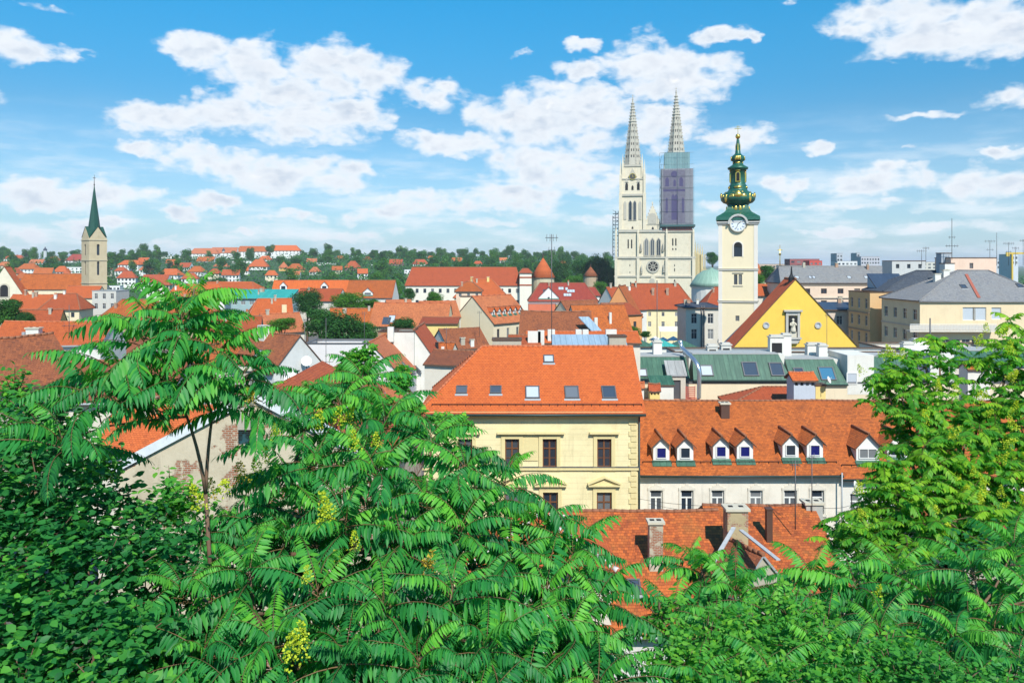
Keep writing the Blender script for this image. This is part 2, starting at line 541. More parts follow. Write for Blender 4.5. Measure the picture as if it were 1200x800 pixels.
ROOF = {
 'bright': tile_mat('new_orange_tiles', (.72, .165, .034), (.58, .12, .026), .22, .2, .24, .2),
 'orange': tile_mat('orange_tiles', (.64, .15, .038), (.50, .108, .028), .32, .34),
 'mottled': tile_mat('weathered_orange_tiles', (.60, .155, .030), (.38, .095, .024), .45, .5, lichen=.5),
 'old': tile_mat('old_brick_red_tiles', (.60, .145, .032), (.28, .066, .024), .5, .6, .2, .19, lichen=.6, patch=(.42, .16, .04)),
 'orange2': tile_mat('pale_orange_tiles', (.62, .20, .075), (.46, .135, .05), .35, .4),
 'orange3': tile_mat('deep_orange_tiles', (.50, .115, .034), (.38, .08, .026), .45, .45, lichen=.3),
 'brown': tile_mat('brown_tiles', (.38, .12, .045), (.25, .08, .035), .5, .5, lichen=.5),
 'red': tile_mat('brick_red_tiles', (.40, .068, .040), (.30, .05, .032), .3, .3),
 'rust': tile_mat('rust_red_tiles', (.50, .105, .034), (.40, .08, .026), .3, .35),
 'slate': tile_mat('grey_slates', (.30, .295, .27), (.23, .225, .21), .4, .35, .3, .25, patch=(.26, .22, .17)),
 'darkslate': tile_mat('dark_slates', (.085, .10, .12), (.06, .07, .085), .4, .35, .3, .25),
 'green': metal_mat('green_sheet_metal', (.028, .095, .060), (.065, .16, .10)),
 'copper': metal_mat('verdigris_copper', (.22, .36, .27), (.30, .44, .34), 0.8),
 'teal': metal_mat('teal_sheet_metal', (.03, .30, .26), (.05, .38, .34), 0.8),
 'blue': metal_mat('pale_blue_sheet_metal', (.26, .36, .45), (.36, .46, .53), 0.6, .4),
 'darkblue': metal_mat('dark_blue_sheet_metal', (.035, .055, .09), (.05, .075, .12), 0.7, .4),
 'grey': metal_mat('grey_sheet_metal', (.28, .28, .27), (.38, .38, .36), 0.8, .5),
}
M_RIDGE = plain('ridge_tiles', (.52, .15, .06), .85, 0, .35, 6)
M_RIDGE_D = plain('old_ridge_tiles', (.30, .12, .06), .85, 0, .4, 6)
M_SOFFIT = plain('dark_timber', (.10, .06, .04), .8)
M_MORTAR = plain('ridge_mortar', (.62, .55, .46), .9, 0, .3, 8)
M_GUTTER = plain('dark_green_gutter', (.025, .05, .045), .5, .2)
M_ZINC = plain('zinc_flashing', (.36, .38, .39), .55, .1, .15, 4)
M_WHITE = plain('white_paint', (.72, .71, .67), .6, 0, .06, 5)
M_DARK = plain('dark_opening', (.012, .012, .014), .9)
M_BROWN = plain('brown_timber_frame', (.17, .065, .025), .5, 0, .25, 8)
M_STEEL = plain('grey_steel', (.10, .10, .105), .55, .1)
M_BLACK = plain('black_iron', (.02, .02, .022), .5, .3)
M_GOLD = plain('gilding', (.85, .55, .12), .28, .9, .1)
M_BRICK = wall_mat('plastered_brick', (.40, .26, .18), .5, 0, .8)
M_GLASS = glass_mat('window_glass')
M_SKYGLASS = glass_mat('skylight_glass', (.05, .07, .10), .2)
M_BLUEGLASS = glass_mat('blue_blind', (.012, .015, .12), .0)
M_PALEGLASS = glass_mat('pale_blind', (.44, .48, .52), .1)
M_STONE = wall_mat('pale_stone', (.56, .51, .40), .45)

def wcol(r, g, b, dirt=.35):
    return wall_mat('plaster_%02d_%02d_%02d' % (r * 100, g * 100, b * 100), (r, g, b), dirt)
CREAM = wcol(.68, .58, .38)
WHITEW = wcol(.66, .64, .58)
OFFW = wcol(.62, .57, .48)
OCHRE = wcol(.66, .40, .13)
YELLOW = wcol(.70, .54, .20)
PINK = wcol(.68, .50, .36)
GREYW = wcol(.52, .50, .45)
BEIGE = wcol(.70, .56, .33)
ORANGEW = wcol(.66, .30, .12)
CORAL = wcol(.62, .17, .09)
BARE = wcol(.42, .38, .30, .6)
# ------------------------------------------------------------------ ground
def sstep(x, a, b):
    t = min(1, max(0, (x - a) / (b - a)))
    return t * t * (3 - 2 * t)

SKYL = [(-400, 302), (0, 303), (100, 304), (190, 302), (225, 303), (290, 303), (360, 302), (420, 302), (500, 303), (600, 304), (700, 307), (780, 314), (850, 322), (1300, 324), (1800, 322)]
def skyl(px):
    if px <= SKYL[0][0]: return SKYL[0][1]
    for (a, b), (c, d) in zip(SKYL, SKYL[1:]):
        if px <= c:
            return b + (d - b) * (px - a) / (c - a)
    return SKYL[-1][1]

def ground(x, y):
    if y < 60:
        base = 22.6 if y < 0 else 22.6 - 22.6 * sstep(y, -6, 52) if y < 52 else 0.0
        if y < 0: base = 22.6 - 22.6 * sstep(max(y, -6), -6, 52)
        return base
    px = 600 + F * x / y
    top = ZZ(skyl(px), 1350)
    top = max(top, 2)
    h = top * sstep(y, 430, 1350)
    if y > 1350: h = top * (1 - 0.9 * sstep(y, 1500, 3500))
    h += 1.2 * math.sin(x * .021 + 1) * math.sin(y * .017) * sstep(y, 450, 700)
    return h

gb = MB()
ys = [-90, -40, -15, -6, 0, 4, 8, 12, 16, 20, 25, 30, 36, 44, 52, 60, 80, 120, 200, 300, 430, 500, 570, 640, 720, 800, 900, 1000, 1100, 1200, 1350, 1500, 1800, 2300, 3000, 3600, 6000, 14000]
us = [-2.6 + .05 * k for k in range(105)]
g_idx = []
for y in ys:
    for u in us:
        x = u * max(y, 40)
        gb.v.append((x, y, ground(x, y)))
nu = len(us)
for a in range(len(ys) - 1):
    for c in range(nu - 1):
        i = a * nu + c
        gb.f.append((i, i + 1, i + 1 + nu, i + nu)); gb.m.append(0); gb.sm.append(True)
gm, nt, b = new_mat('town_ground')
t = N(nt, 'ShaderNodeTexCoord')
sp = N(nt, 'ShaderNodeSeparateXYZ'); nt.links.new(t.outputs['Object'], sp.inputs[0])
n1 = N(nt, 'ShaderNodeTexNoise', i_Scale=0.05, i_Detail=8.0, i_Roughness=0.65); nt.links.new(t.outputs['Object'], n1.inputs['Vector'])
n2 = N(nt, 'ShaderNodeTexNoise', i_Scale=1.4, i_Detail=8.0, i_Roughness=0.7); nt.links.new(t.outputs['Object'], n2.inputs['Vector'])
pav = mixc(nt, n2.outputs[0], (.075, .07, .065), (.14, .13, .12))
grs = mixc(nt, n2.outputs[0], (.02, .05, .015), (.06, .10, .03))
fld = mixc(nt, smooth(nt, n1.outputs[0], .4, .6), (.018, .06, .018), (.04, .10, .026))
far = smooth(nt, sp.outputs[1], 400, 520)
near = smooth(nt, sp.outputs[1], 48, 58)
c = mixc(nt, near, grs, pav)
c = mixc(nt, far, c, fld)
nt.links.new(c, b.inputs['Base Color']); b.inputs['Roughness'].default_value = .95
bump(nt, b, n2.outputs[0], .5, .1)
o = gb.build('ground', gm); tag(o, kind='structure')

# ------------------------------------------------------------------ windows
WIN = {}
def win_meshes(style, w, h):
    key = (style, round(w, 2), round(h, 2))
    if key in WIN: return WIN[key]
    fm = {'brown': M_BROWN, 'white': M_WHITE, 'dark': M_STEEL, 'shop': M_STEEL}.get(style, M_WHITE)
    gl = M_GLASS
    if style == 'blue': gl = M_BLUEGLASS
    if style == 'pale': gl = M_PALEGLASS
    a, c = w / 2, h / 2
    if style in ('far', 'fardark', 'farbrown'):
        mb = MB()
        mb.face([(-a, .03, -c), (a, .03, -c), (a, .03, c), (-a, .03, c)], 0)
        if style != 'fardark':
            t = .07 * min(1, w)
            mb.box(-a, -a + t, 0, .05, -c, c, 1); mb.box(a - t, a, 0, .05, -c, c, 1)
            mb.box(-a + t, a - t, 0, .05, c - t, c, 1); mb.box(-a + t, a - t, 0, .05, -c, -c + t, 1)
            mb.box(-t * .4, t * .4, .002, .045, -c + t, c - t, 1)
            mb.box(-a + t, a - t, .004, .043, c * .3, c * .3 + t * .7, 1)
        WIN[key] = (mb.mesh('window', [M_GLASS, M_BROWN if style == 'farbrown' else M_WHITE]), None)
        return WIN[key]
    g = MB()
    g.face([(-a, .05, -c), (a, .05, -c), (a, .05, c), (-a, .05, c)], 0)
    f = MB()
    t = min(.09, w * .12)
    f.box(-a, -a + t, 0, .09, -c, c); f.box(a - t, a, 0, .09, -c, c)
    f.box(-a + t, a - t, 0, .09, c - t, c); f.box(-a + t, a - t, 0, .09, -c, -c + t)
    if style == 'brown':
        f.box(-a + t, a - t, -.01, .08, c * .28, c * .28 + t)
        f.box(-t * .7, t * .7, .002, .085, -c + t, c - t)
        f.box(-a + t, a - t, .02, .075, -c * .38, -c * .38 + t * .5)
    elif style == 'white':
        f.box(-a + t, a - t, -.01, .08, c * .30, c * .30 + t * 1.2)
        f.box(-t * .7, t * .7, .002, .085, -c + t, c * .3)
    elif style == 'cross':
        f.box(-a + t, a - t, -.01, .08, c * .2, c * .2 + t)
        f.box(-t * .6, t * .6, .002, .085, -c + t, c - t)
    elif style == 'two':
        f.box(-t * .7, t * .7, .002, .085, -c + t, c - t)
    WIN[key] = (g.mesh('window', [gl]), f.mesh('frame', [fm]))
    return WIN[key]

def put_window(parent, M, w, h, style, sill=None):
    gm_, fm_ = win_meshes(style, w, h)
    o = link('window', gm_, parent, M)
    if fm_ is not None:
        link('frame', fm_, o)
        if sill:
            k = ('sill', round(w, 2), round(h, 2), sill.name)
            if k not in WIN:
                s = MB(); s.box(-w / 2 - .08, w / 2 + .08, -.24, .02, -h / 2 - .12, -h / 2 - .005)
                WIN[k] = s.mesh('sill', [sill])
            link('sill', WIN[k], o)
    return o

REVEAL = .14
def facade(mb, O, U, IN, width, z0, z1, wins, m=0):
    """a wall face from O along U with real openings; wins: (u centre, z centre, w, h)"""
    O, U, IN = Vector(O), Vector(U), Vector(IN)
    us = sorted({0.0, width} | {round(w[0] - w[2] / 2, 4) for w in wins} | {round(w[0] + w[2] / 2, 4) for w in wins})
    zs = sorted({z0, z1} | {round(w[1] - w[3] / 2, 4) for w in wins} | {round(w[1] + w[3] / 2, 4) for w in wins})
    us = [u for u in us if -1e-6 <= u <= width + 1e-6]
    zs = [z for z in zs if z0 - 1e-6 <= z <= z1 + 1e-6]
    P = lambda u, z, d=0.0: O + U * u + IN * d + Vector((0, 0, z))
    for a, b_ in zip(us, us[1:]):
        run = None
        for c, d in zip(zs, zs[1:]):
            mu, mz = (a + b_) / 2, (c + d) / 2
            hole = any(abs(mu - w[0]) < w[2] / 2 and abs(mz - w[1]) < w[3] / 2 for w in wins)
            if not hole:
                mb.face([P(a, c), P(b_, c), P(b_, d), P(a, d)], m)
    for w in wins:
        a, b_, c, d = w[0] - w[2] / 2, w[0] + w[2] / 2, w[1] - w[3] / 2, w[1] + w[3] / 2
        D = REVEAL + .06
        mb.face([P(a, c), P(a, d), P(a, d, D), P(a, c, D)], m)
        mb.face([P(b_, d), P(b_, c), P(b_, c, D), P(b_, d, D)], m)
        mb.face([P(a, d), P(b_, d), P(b_, d, D), P(a, d, D)], m)
        mb.face([P(b_, c), P(a, c), P(a, c, D), P(b_, c, D)], m)

class House:
    pass

SIDES = {'f': ((-.5, -.5), (1, 0), (0, 1)), 'r': ((.5, -.5), (0, 1), (-1, 0)), 'b': ((.5, .5), (-1, 0), (0, -1)), 'l': ((-.5, .5), (0, -1), (1, 0))}

def house(label, px, Y, w, d, eave, ridge, yaw=0.0, kind='gx', hl=None, hr=None, wall=None, roof='orange',
          wins=(), z0=None, name='town_house', cat='house', over=.35, verge=.12, group=None, gutter=None,
          ridge_caps=True, wpx=False, zabs=False, walls_below=1.0, edge=None, deep=None):
    """a building whose front wall's middle stands at the distance Y; eave and ridge are heights read at their distances"""
    H = House()
    if wpx: w = w * Y / F
    yaw_r = R(yaw)
    if roof == 'orange': roof = rng.choice(['orange', 'orange', 'orange2', 'orange3', 'mottled'])
    fx = XX(px, Y)
    off = Vector((-math.sin(yaw_r), math.cos(yaw_r), 0)) * (d / 2)
    cx, cy = fx + off.x, Y + off.y
    ze = eave if zabs else ZZ(eave, Y)
    zr = ridge if zabs else ZZ(ridge, Y if kind == 'gy' else cy)
    if z0 is None: z0 = min(ground(cx, cy), ze - 4) if cy > 60 else ze - 9
    H.root = empty(name, (cx, cy, z0), yaw_r, label, cat, group)
    ze -= z0; zr -= z0
    H.w, H.d, H.ze, H.zr, H.kind, H.z0, H.yaw = w, d, ze, zr, kind, z0, yaw_r
    H.hl, H.hr, H.over = hl, hr, over
    H.M = Matrix.Translation((cx, cy, z0)) @ Matrix.Rotation(yaw_r, 4, 'Z')
    H.Mi = H.M.inverted()
    wall = wall or CREAM
    # ---- walls with openings
    mb = MB()
    byside = {k: [] for k in SIDES}
    for row in wins:
        side, n, drop, ww, hh, style = row[:6]
        fr = row[6] if len(row) > 6 else None
        span = w if side in 'fb' else d
        if fr is None: us_ = [span * (k + .5) / n for k in range(n)]
        elif len(fr) == 2 and n != 2: us_ = [span * (fr[0] + (fr[1] - fr[0]) * (k / (n - 1) if n > 1 else .5)) for k in range(n)]
        else: us_ = [span * f for f in fr]
        for u in us_:
            byside[side].append((u, ze - drop, ww, hh, style))
    H.wins = []
    zb = -walls_below
    for sname, ((ox, oy), U, IN) in SIDES.items():
        O = (ox * w, oy * d, 0)
        span = w if sname in 'fb' else d
        facade(mb, O, (U[0], U[1], 0), (IN[0], IN[1], 0), span, zb, ze, byside[sname])
    # gable triangles
    def half(side):
        return None
    if kind == 'gx':
        if hl is None: mb.face([(-w / 2, d / 2, ze), (-w / 2, -d / 2, ze), (-w / 2, 0, zr)])
        if hr is None: mb.face([(w / 2, -d / 2, ze), (w / 2, d / 2, ze), (w / 2, 0, zr)])
    elif kind == 'gy':
        if hl is None: mb.face([(-w / 2, -d / 2, ze), (w / 2, -d / 2, ze), (0, -d / 2, zr)])
        if hr is None: mb.face([(w / 2, d / 2, ze), (-w / 2, d / 2, ze), (0, d / 2, zr)])
    elif kind == 'shed':
        mb.face([(-w / 2, d / 2, ze), (-w / 2, -d / 2, ze), (-w / 2, d / 2, zr)])
        mb.face([(w / 2, -d / 2, ze), (w / 2, d / 2, ze), (w / 2, d / 2, zr)])
        mb.face([(w / 2, d / 2, ze), (-w / 2, d / 2, ze), (-w / 2, d / 2, zr), (w / 2, d / 2, zr)])
    elif kind == 'flat':
        mb.face([(-w / 2, -d / 2, ze - .4), (w / 2, -d / 2, ze - .4), (w / 2, d / 2, ze - .4), (-w / 2, d / 2, ze - .4)])
    mb.sm = [False] * len(mb.f)
    # lift roof plates just clear of the wall tops
    H.wall = mb.build('wall', [wall], H.root)
    for sname, rows in byside.items():
        (ox, oy), U, IN = SIDES[sname]
        for (u, z, ww, hh, style) in rows:
            p = Vector((ox * w + U[0] * u + IN[0] * REVEAL, oy * d + U[1] * u + IN[1] * REVEAL, z))
            M = Matrix(((U[0], IN[0], 0, p.x), (U[1], IN[1], 0, p.y), (0, 0, 1, p.z), (0, 0, 0, 1)))
            H.wins.append(put_window(H.root, M, ww, hh, style, wall if style in ('white', 'brown', 'cross') and Y < 140 else None))
    # ---- roof
    rb = MB()
    t = .16 if Y < 150 else .22
    lift = t + .02
    caps = []
    if kind in ('gx', 'gy'):
        A, B = (w, d) if kind == 'gx' else (d, w)          # along ridge, across
        sl = (zr - ze) / (B / 2)
        bo = B / 2 + over
        zo = ze - over * sl + lift
        zt = zr + lift
        xl = -A / 2 - (verge if hl is None else over)
        xr = A / 2 + (verge if hr is None else over)
        rl = xl if hl is None else xl + hl + over * 0
        rr = xr if hr is None else xr - hr
        if rl > rr: rl = rr = (rl + rr) / 2
        pts = dict(fl=(xl, -bo, zo), fr=(xr, -bo, zo), bl=(xl, bo, zo), br=(xr, bo, zo), rl=(rl, 0, zt), rr=(rr, 0, zt))
        T = (lambda p: p) if kind == 'gx' else (lambda p: (-p[1], p[0], p[2]))
        # gy: ridge along y; 'l' end is the front (-y)
        g = {k: T(v) for k, v in pts.items()}
        if abs(rl - rr) < 1e-4:
            polys = [[g['fl'], g['fr'], g['rl']], [g['br'], g['bl'], g['rl']]]
        else:
            polys = [[g['fl'], g['fr'], g['rr'], g['rl']], [g['br'], g['bl'], g['rl'], g['rr']]]
        sag_line = None
        if hl is None and hr is None and Y < 260:
            ns = 7
            sg = rng.uniform(.03, .10)
            dz = [-sg * math.sin(math.pi * k / ns) + rng.uniform(-.03, .03) for k in range(ns + 1)]
            de = [-.6 * sg * math.sin(math.pi * k / ns) + rng.uniform(-.03, .03) for k in range(ns + 1)]
            L3 = lambda a, b_, t_, o_: tuple(a[i] + (b_[i] - a[i]) * t_ + (o_ if i == 2 else 0) for i in range(3))
            fe = [L3(g['fl'], g['fr'], k / ns, de[k]) for k in range(ns + 1)]
            be = [L3(g['bl'], g['br'], k / ns, de[ns - k]) for k in range(ns + 1)]
            rg = [L3(g['rl'], g['rr'], k / ns, dz[k]) for k in range(ns + 1)]
            polys = []
            for k in range(ns):
                polys.append([fe[k], fe[k + 1], rg[k + 1], rg[k]]); polys.append([be[k + 1], be[k], rg[k], rg[k + 1]])
            sag_line = rg
        if hl is not None: polys.append([g['bl'], g['fl'], g['rl']]); caps += [(g['fl'], g['rl']), (g['bl'], g['rl'])]
        if hr is not None: polys.append([g['fr'], g['br'], g['rr']]); caps += [(g['fr'], g['rr']), (g['br'], g['rr'])]
        if sag_line: caps += list(zip(sag_line, sag_line[1:]))
        elif abs(rl - rr) > 1e-4: caps.append((g['rl'], g['rr']))
        rb.slab(polys, t, 0, 1)
        H.eaves = [(g['fl'], g['fr'])] if kind == 'gx' else [(g['fl'], g['fr']), (g['bl'], g['br'])]
        H.sl = sl
    elif kind == 'shed':
        sl = (zr - ze) / d
        zo = ze - over * sl + lift
        P_ = [(-w / 2 - verge, -d / 2 - over, zo), (w / 2 + verge, -d / 2 - over, zo), (w / 2 + verge, d / 2 + .1, zr + lift), (-w / 2 - verge, d / 2 + .1, zr + lift)]
        rb.slab([P_], t, 0, 1)
        H.eaves = [(P_[0], P_[1])]
        caps.append((P_[2], P_[3]))
        H.sl = sl
    elif kind == 'flat':
        e_ = .25
        for (x0, x1, y0, y1) in ((-w / 2 - .08, w / 2 + .08, -d / 2 - .08, -d / 2 + e_), (-w / 2 - .08, w / 2 + .08, d / 2 - e_, d / 2 + .08), (-w / 2 - .08, -w / 2 + e_, -d / 2 + e_, d / 2 - e_), (w / 2 - e_, w / 2 + .08, -d / 2 + e_, d / 2 - e_)):
            rb.box(x0, x1, y0, y1, ze + .002, ze + .16, 0)
        H.eaves = []
        H.sl = 0
    if ridge_caps and roof not in ('green', 'teal', 'blue', 'grey', 'darkblue', 'copper') and kind != 'flat':
        rr_ = .11 if Y < 120 else .16
        for a, b_ in caps:
            a, b_ = Vector(a), Vector(b_)
            n = max(1, int((b_ - a).length / .42)) if Y < 120 else 1
            for k in range(n):
                p, q_ = a.lerp(b_, k / n), a.lerp(b_, (k + 1) / n)
                rb.tube([p, q_], [rr_ * 1.12, rr_ * .92], 6, 2)
    em = edge or (M_SOFFIT if roof not in ('grey', 'blue') else M_ZINC)
    cap_m = {'bright': M_RIDGE, 'orange': M_RIDGE, 'orange2': M_RIDGE, 'slate': ROOF['slate'], 'darkslate': ROOF['darkslate']}.get(roof, M_RIDGE_D)
    if kind == 'flat': cap_m = em
    H.roof = rb.build('roof', [ROOF[roof] if kind != 'flat' else em, em, cap_m], H.root)
    if gutter:
        gb_ = MB()
        for a, b_ in H.eaves:
            a, b_ = Vector(a), Vector(b_)
            dz = Vector((0, 0, -.12))
            out = Vector((0, -.06, 0)) if abs(a.y - b_.y) < 1e-3 else Vector((math.copysign(.06, a.x), 0, 0))
            gb_.tube([a + dz + out, b_ + dz + out], .085, 6)
        gb_.build('gutter', [gutter], H.root)
    return H

def roof_z(H, x, y):
    """local height of the top of the roof plate"""
    lift = .18 if True else 0
    if H.kind == 'gx':
        z = H.zr - abs(y) * H.sl
        if H.hl is not None: z = min(z, H.ze + (x + H.w / 2) * (H.zr - H.ze) / max(H.hl, .01))
        if H.hr is not None: z = min(z, H.ze + (H.w / 2 - x) * (H.zr - H.ze) / max(H.hr, .01))
    elif H.kind == 'gy':
        z = H.zr - abs(x) * H.sl
        if H.hl is not None: z = min(z, H.ze + (y + H.d / 2) * (H.zr - H.ze) / max(H.hl, .01))
        if H.hr is not None: z = min(z, H.ze + (H.d / 2 - y) * (H.zr - H.ze) / max(H.hr, .01))
    elif H.kind == 'shed':
        z = H.ze + (y + H.d / 2) * H.sl
    else:
        z = H.ze - .4
    return z + lift

def on_roof(H, px, py):
    """local point of the roof that is seen there"""
    d = Vector(((px - 600) / F, 1, -(py - HOR) / F))
    o = Vector((0, 0, EYE))
    c = H.M @ Vector((0, 0, 0))
    y0 = c.y - (H.w + H.d)
    best = None
    k = y0
    while k < y0 + 2 * (H.w + H.d):
        p = H.Mi @ (o + d * k)
        if abs(p.x) < H.w / 2 + H.over + .2 and abs(p.y) < H.d / 2 + H.over + .2 and p.z <= roof_z(H, p.x, p.y):
            return Vector((p.x, p.y, roof_z(H, p.x, p.y)))
        k += .03
    p = H.Mi @ (o + d * c.y)
    x = max(-H.w / 2, min(H.w / 2, p.x)); y = 0
    return Vector((x, y, roof_z(H, x, y)))

def roof_frame(H, p):
    e = .05
    dzx = (roof_z(H, p.x + e, p.y) - roof_z(H, p.x - e, p.y)) / (2 * e)
    dzy = (roof_z(H, p.x, p.y + e) - roof_z(H, p.x, p.y - e)) / (2 * e)
    n = Vector((-dzx, -dzy, 1)).normalized()
    u = Vector((0, 0, 1)).cross(n)
    u = u.normalized() if u.length > 1e-4 else Vector((1, 0, 0))
    v = n.cross(u)
    return Matrix(((u.x, v.x, n.x, p.x), (u.y, v.y, n.y, p.y), (u.z, v.z, n.z, p.z), (0, 0, 0, 1)))

def skylight(H, px, py, w=.75, h=1.1, glass=None, frame=None):
    p = on_roof(H, px, py)
    M = roof_frame(H, p)
    a, b_ = w / 2, h / 2
    f = MB()
    for bx in ((-a - .09, -a, -b_ - .09, b_ + .09), (a, a + .09, -b_ - .09, b_ + .09), (-a, a, b_, b_ + .09), (-a, a, -b_ - .09, -b_)):
        f.box(bx[0], bx[1], bx[2], bx[3], -.1, .12)
    f.box(-a - .16, a + .16, -b_ - .3, -b_ - .09, -.02, .02, 1)
    f.face([(-a, -b_, .07), (a, -b_, .07), (a, b_, .07), (-a, b_, .07)], 2)
    o = f.build('skylight', [frame or M_STEEL, M_ZINC, glass or M_SKYGLASS], H.roof, mat=M)
    return o

def chimney(H, px, py, w=.9, d=.7, h=1.6, m=None, cap='flat', top=None, name='chimney'):
    """a stack rising through the roof at the place seen"""
    p = on_roof(H, px, py)
    if top is not None:
        wp = H.M @ p
        h = ZZ(top, wp.y) - wp.z
    c = MB()
    z0 = p.z - 1.2
    a, b_ = w / 2, d / 2
    zt = p.z + h
    c.box(p.x - a, p.x + a, p.y - b_, p.y + b_, z0, zt, 0)
    if cap == 'flat':
        c.box(p.x - a - .1, p.x + a + .1, p.y - b_ - .1, p.y + b_ + .1, zt + .002, zt + .14, 1)
        for sx in (-.5, .5):
            c.box(p.x + sx * a - .12, p.x + sx * a + .12, p.y - .12, p.y + .12, zt + .142, zt + .17, 2)
    elif cap == 'pots':
        c.box(p.x - a - .06, p.x + a + .06, p.y - b_ - .06, p.y + b_ + .06, zt + .002, zt + .12, 0)
        for sx in (-.5, .5):
            c.lathe([(.14, 0), (.11, .45), (.13, .5)], 8, 1, (p.x + sx * a, p.y, zt + .122))
    elif cap == 'tiled':
        for sx in (-.85, -.28, .28, .85):
            c.box(p.x + sx * a - .06, p.x + sx * a + .06, p.y - b_, p.y + b_, zt + .002, zt + .3, 0)
        c.box(p.x - a * .98, p.x + a * .98, p.y - b_ + .1, p.y + b_ - .1, zt + .004, zt + .28, 2)
        c.slab([[(p.x - a - .15, p.y - b_ - .15, zt + .45), (p.x + a + .15, p.y - b_ - .15, zt + .45), (p.x + a + .15, p.y, zt + .8), (p.x - a - .15, p.y, zt + .8)],
                [(p.x + a + .15, p.y + b_ + .15, zt + .45), (p.x - a - .15, p.y + b_ + .15, zt + .45), (p.x - a - .15, p.y, zt + .8), (p.x + a + .15, p.y, zt + .8)]], .12, 1, 1)
    return c.build(name, [m or M_BRICK, ROOF['bright'] if cap == 'tiled' else M_STONE if cap == 'flat' else M_RIDGE, M_DARK], H.roof)

def dormer(H, px, py, w, h, peak, wall=None, roof='mottled', winw=None, winh=None, style='cross', wz=None, flat=False):
    """a gabled dormer; (px, py) is the foot of its front wall on the roof"""
    p = on_roof(H, px, py)
    a = w / 2
    yb = lambda z: p.y + (z - p.z) / H.sl
    mb = MB()
    zt = p.z + h
    zf = p.z - .25
    mb.face([(p.x - a, p.y, zf), (p.x + a, p.y, zf), (p.x + a, p.y, zt), (p.x, p.y, zt + peak), (p.x - a, p.y, zt)])
    for s in (-1, 1):
        mb.face([(p.x + s * a, p.y, zf), (p.x + s * a, yb(zt) + .3, zt - .1), (p.x + s * a, yb(zt) + .3, zt), (p.x + s * a, p.y, zt)])
    root = mb.build('dormer', [wall or M_WHITE], H.root)
    rb = MB()
    o = .22
    sl = peak / a
    ex = a + o
    ze_ = zt - o * sl + .1
    zp = zt + peak + .1
    y0 = p.y - .3
    rb.slab([[(p.x - ex, y0, ze_), (p.x, y0, zp), (p.x, yb(zp) + .1, zp), (p.x - ex, yb(ze_) + .1, ze_)],
             [(p.x, y0, zp), (p.x + ex, y0, ze_), (p.x + ex, yb(ze_) + .1, ze_), (p.x, yb(zp) + .1, zp)]], .09, 0, 1)
    rb.tube([(p.x, y0, zp + .02), (p.x, yb(zp), zp + .02)], .09, 6, 2)
    rb.build('dormer_roof', [ROOF[roof], M_SOFFIT, M_RIDGE_D], root)
    ww, wh = winw or w * .62, winh or h * .72
    zc = wz if wz is not None else p.z + h * .5
    zc = p.z + h * .55
    # sill flashing and window
    gm_, fm_ = win_meshes(style, ww, wh)
    M = Matrix.Translation((p.x, p.y - .06, zc))
    wo = MB(); c_, d_ = ww / 2, wh / 2
    t = .07
    wo.face([(-c_, .04, -d_), (c_, .04, -d_), (c_, .04, d_), (-c_, .04, d_)], 0)
    wo.box(-c_ - t, -c_, -.02, .05, -d_ - t, d_ + t, 1); wo.box(c_, c_ + t, -.02, .05, -d_ - t, d_ + t, 1)
    wo.box(-c_, c_, -.02, .05, d_, d_ + t, 1); wo.box(-c_, c_, -.02, .05, -d_ - t, -d_, 1)
    if style == 'two': wo.box(-.03, .03, -.01, .045, -d_, d_, 1)
    gl = M_BLUEGLASS if style == 'blue' else M_GLASS
    wo.build('window', [gl, M_WHITE], root, mat=M)
    ap = MB()
    ap.slab([[(p.x - a - .12, p.y - .45, p.z - .45 * H.sl + .05), (p.x + a + .12, p.y - .45, p.z - .45 * H.sl + .05), (p.x + a + .12, p.y - .005, p.z + .1), (p.x - a - .12, p.y - .005, p.z + .1)]], .04, 0, 0)
    ap.build('flashing', [ROOF['green']], root)
    return root

def antenna(label, base, h, bars=((.85, .9, 5),), r=.03, group=None):
    root = empty('aerial_mast', base, 0, label, 'aerial', group)
    mb = MB(); mb.tube([(0, 0, -.4), (0, 0, h)], r, 5)
    mb.build('pole', [M_STEEL], root)
    for (f, ln, n) in bars:
        b_ = MB()
        b_.tube([(-ln / 2, 0, h * f), (ln / 2, 0, h * f)], r * .7, 4)
        for k in range(n):
            x = -ln / 2 + ln * (k + .5) / n
            b_.tube([(x, -.35, h * f + .02), (x, .35, h * f + .02)], r * .45, 4)
            b_.tube([(x, 0, h * f - .3), (x, 0, h * f + .3)], r * .45, 4)
        b_.build('aerial', [M_STEEL], root)
    return root

def dish(label, base, r=.45, az=-.6):
    root = empty('satellite_dish', base, az, label, 'satellite dish')
    mb = MB(); mb.tube([(0, 0, -.5), (0, 0, .35), (0, -.2, .5)], .03, 5); mb.build('bracket', [M_STEEL], root)
    d_ = MB()
    prof = [(0.02, 0), (r * .5, .05), (r * .85, .14), (r, .2)]
    d_.lathe(prof, 14, 0, sm=True)
    d_.tube([(0, 0, .02), (0, r * .4, .5)], .015, 4)
    d_.build('reflector', [M_WHITE], root, mat=Matrix.Translation((0, -.2, .55)) @ Matrix.Rotation(R(68), 4, 'X'))
    return root
# ------------------------------------------------------------------ the houses near the camera
def fx(H_l, H_r, *pxs):
    return [(p - H_l) / (H_r - H_l) for p in pxs]

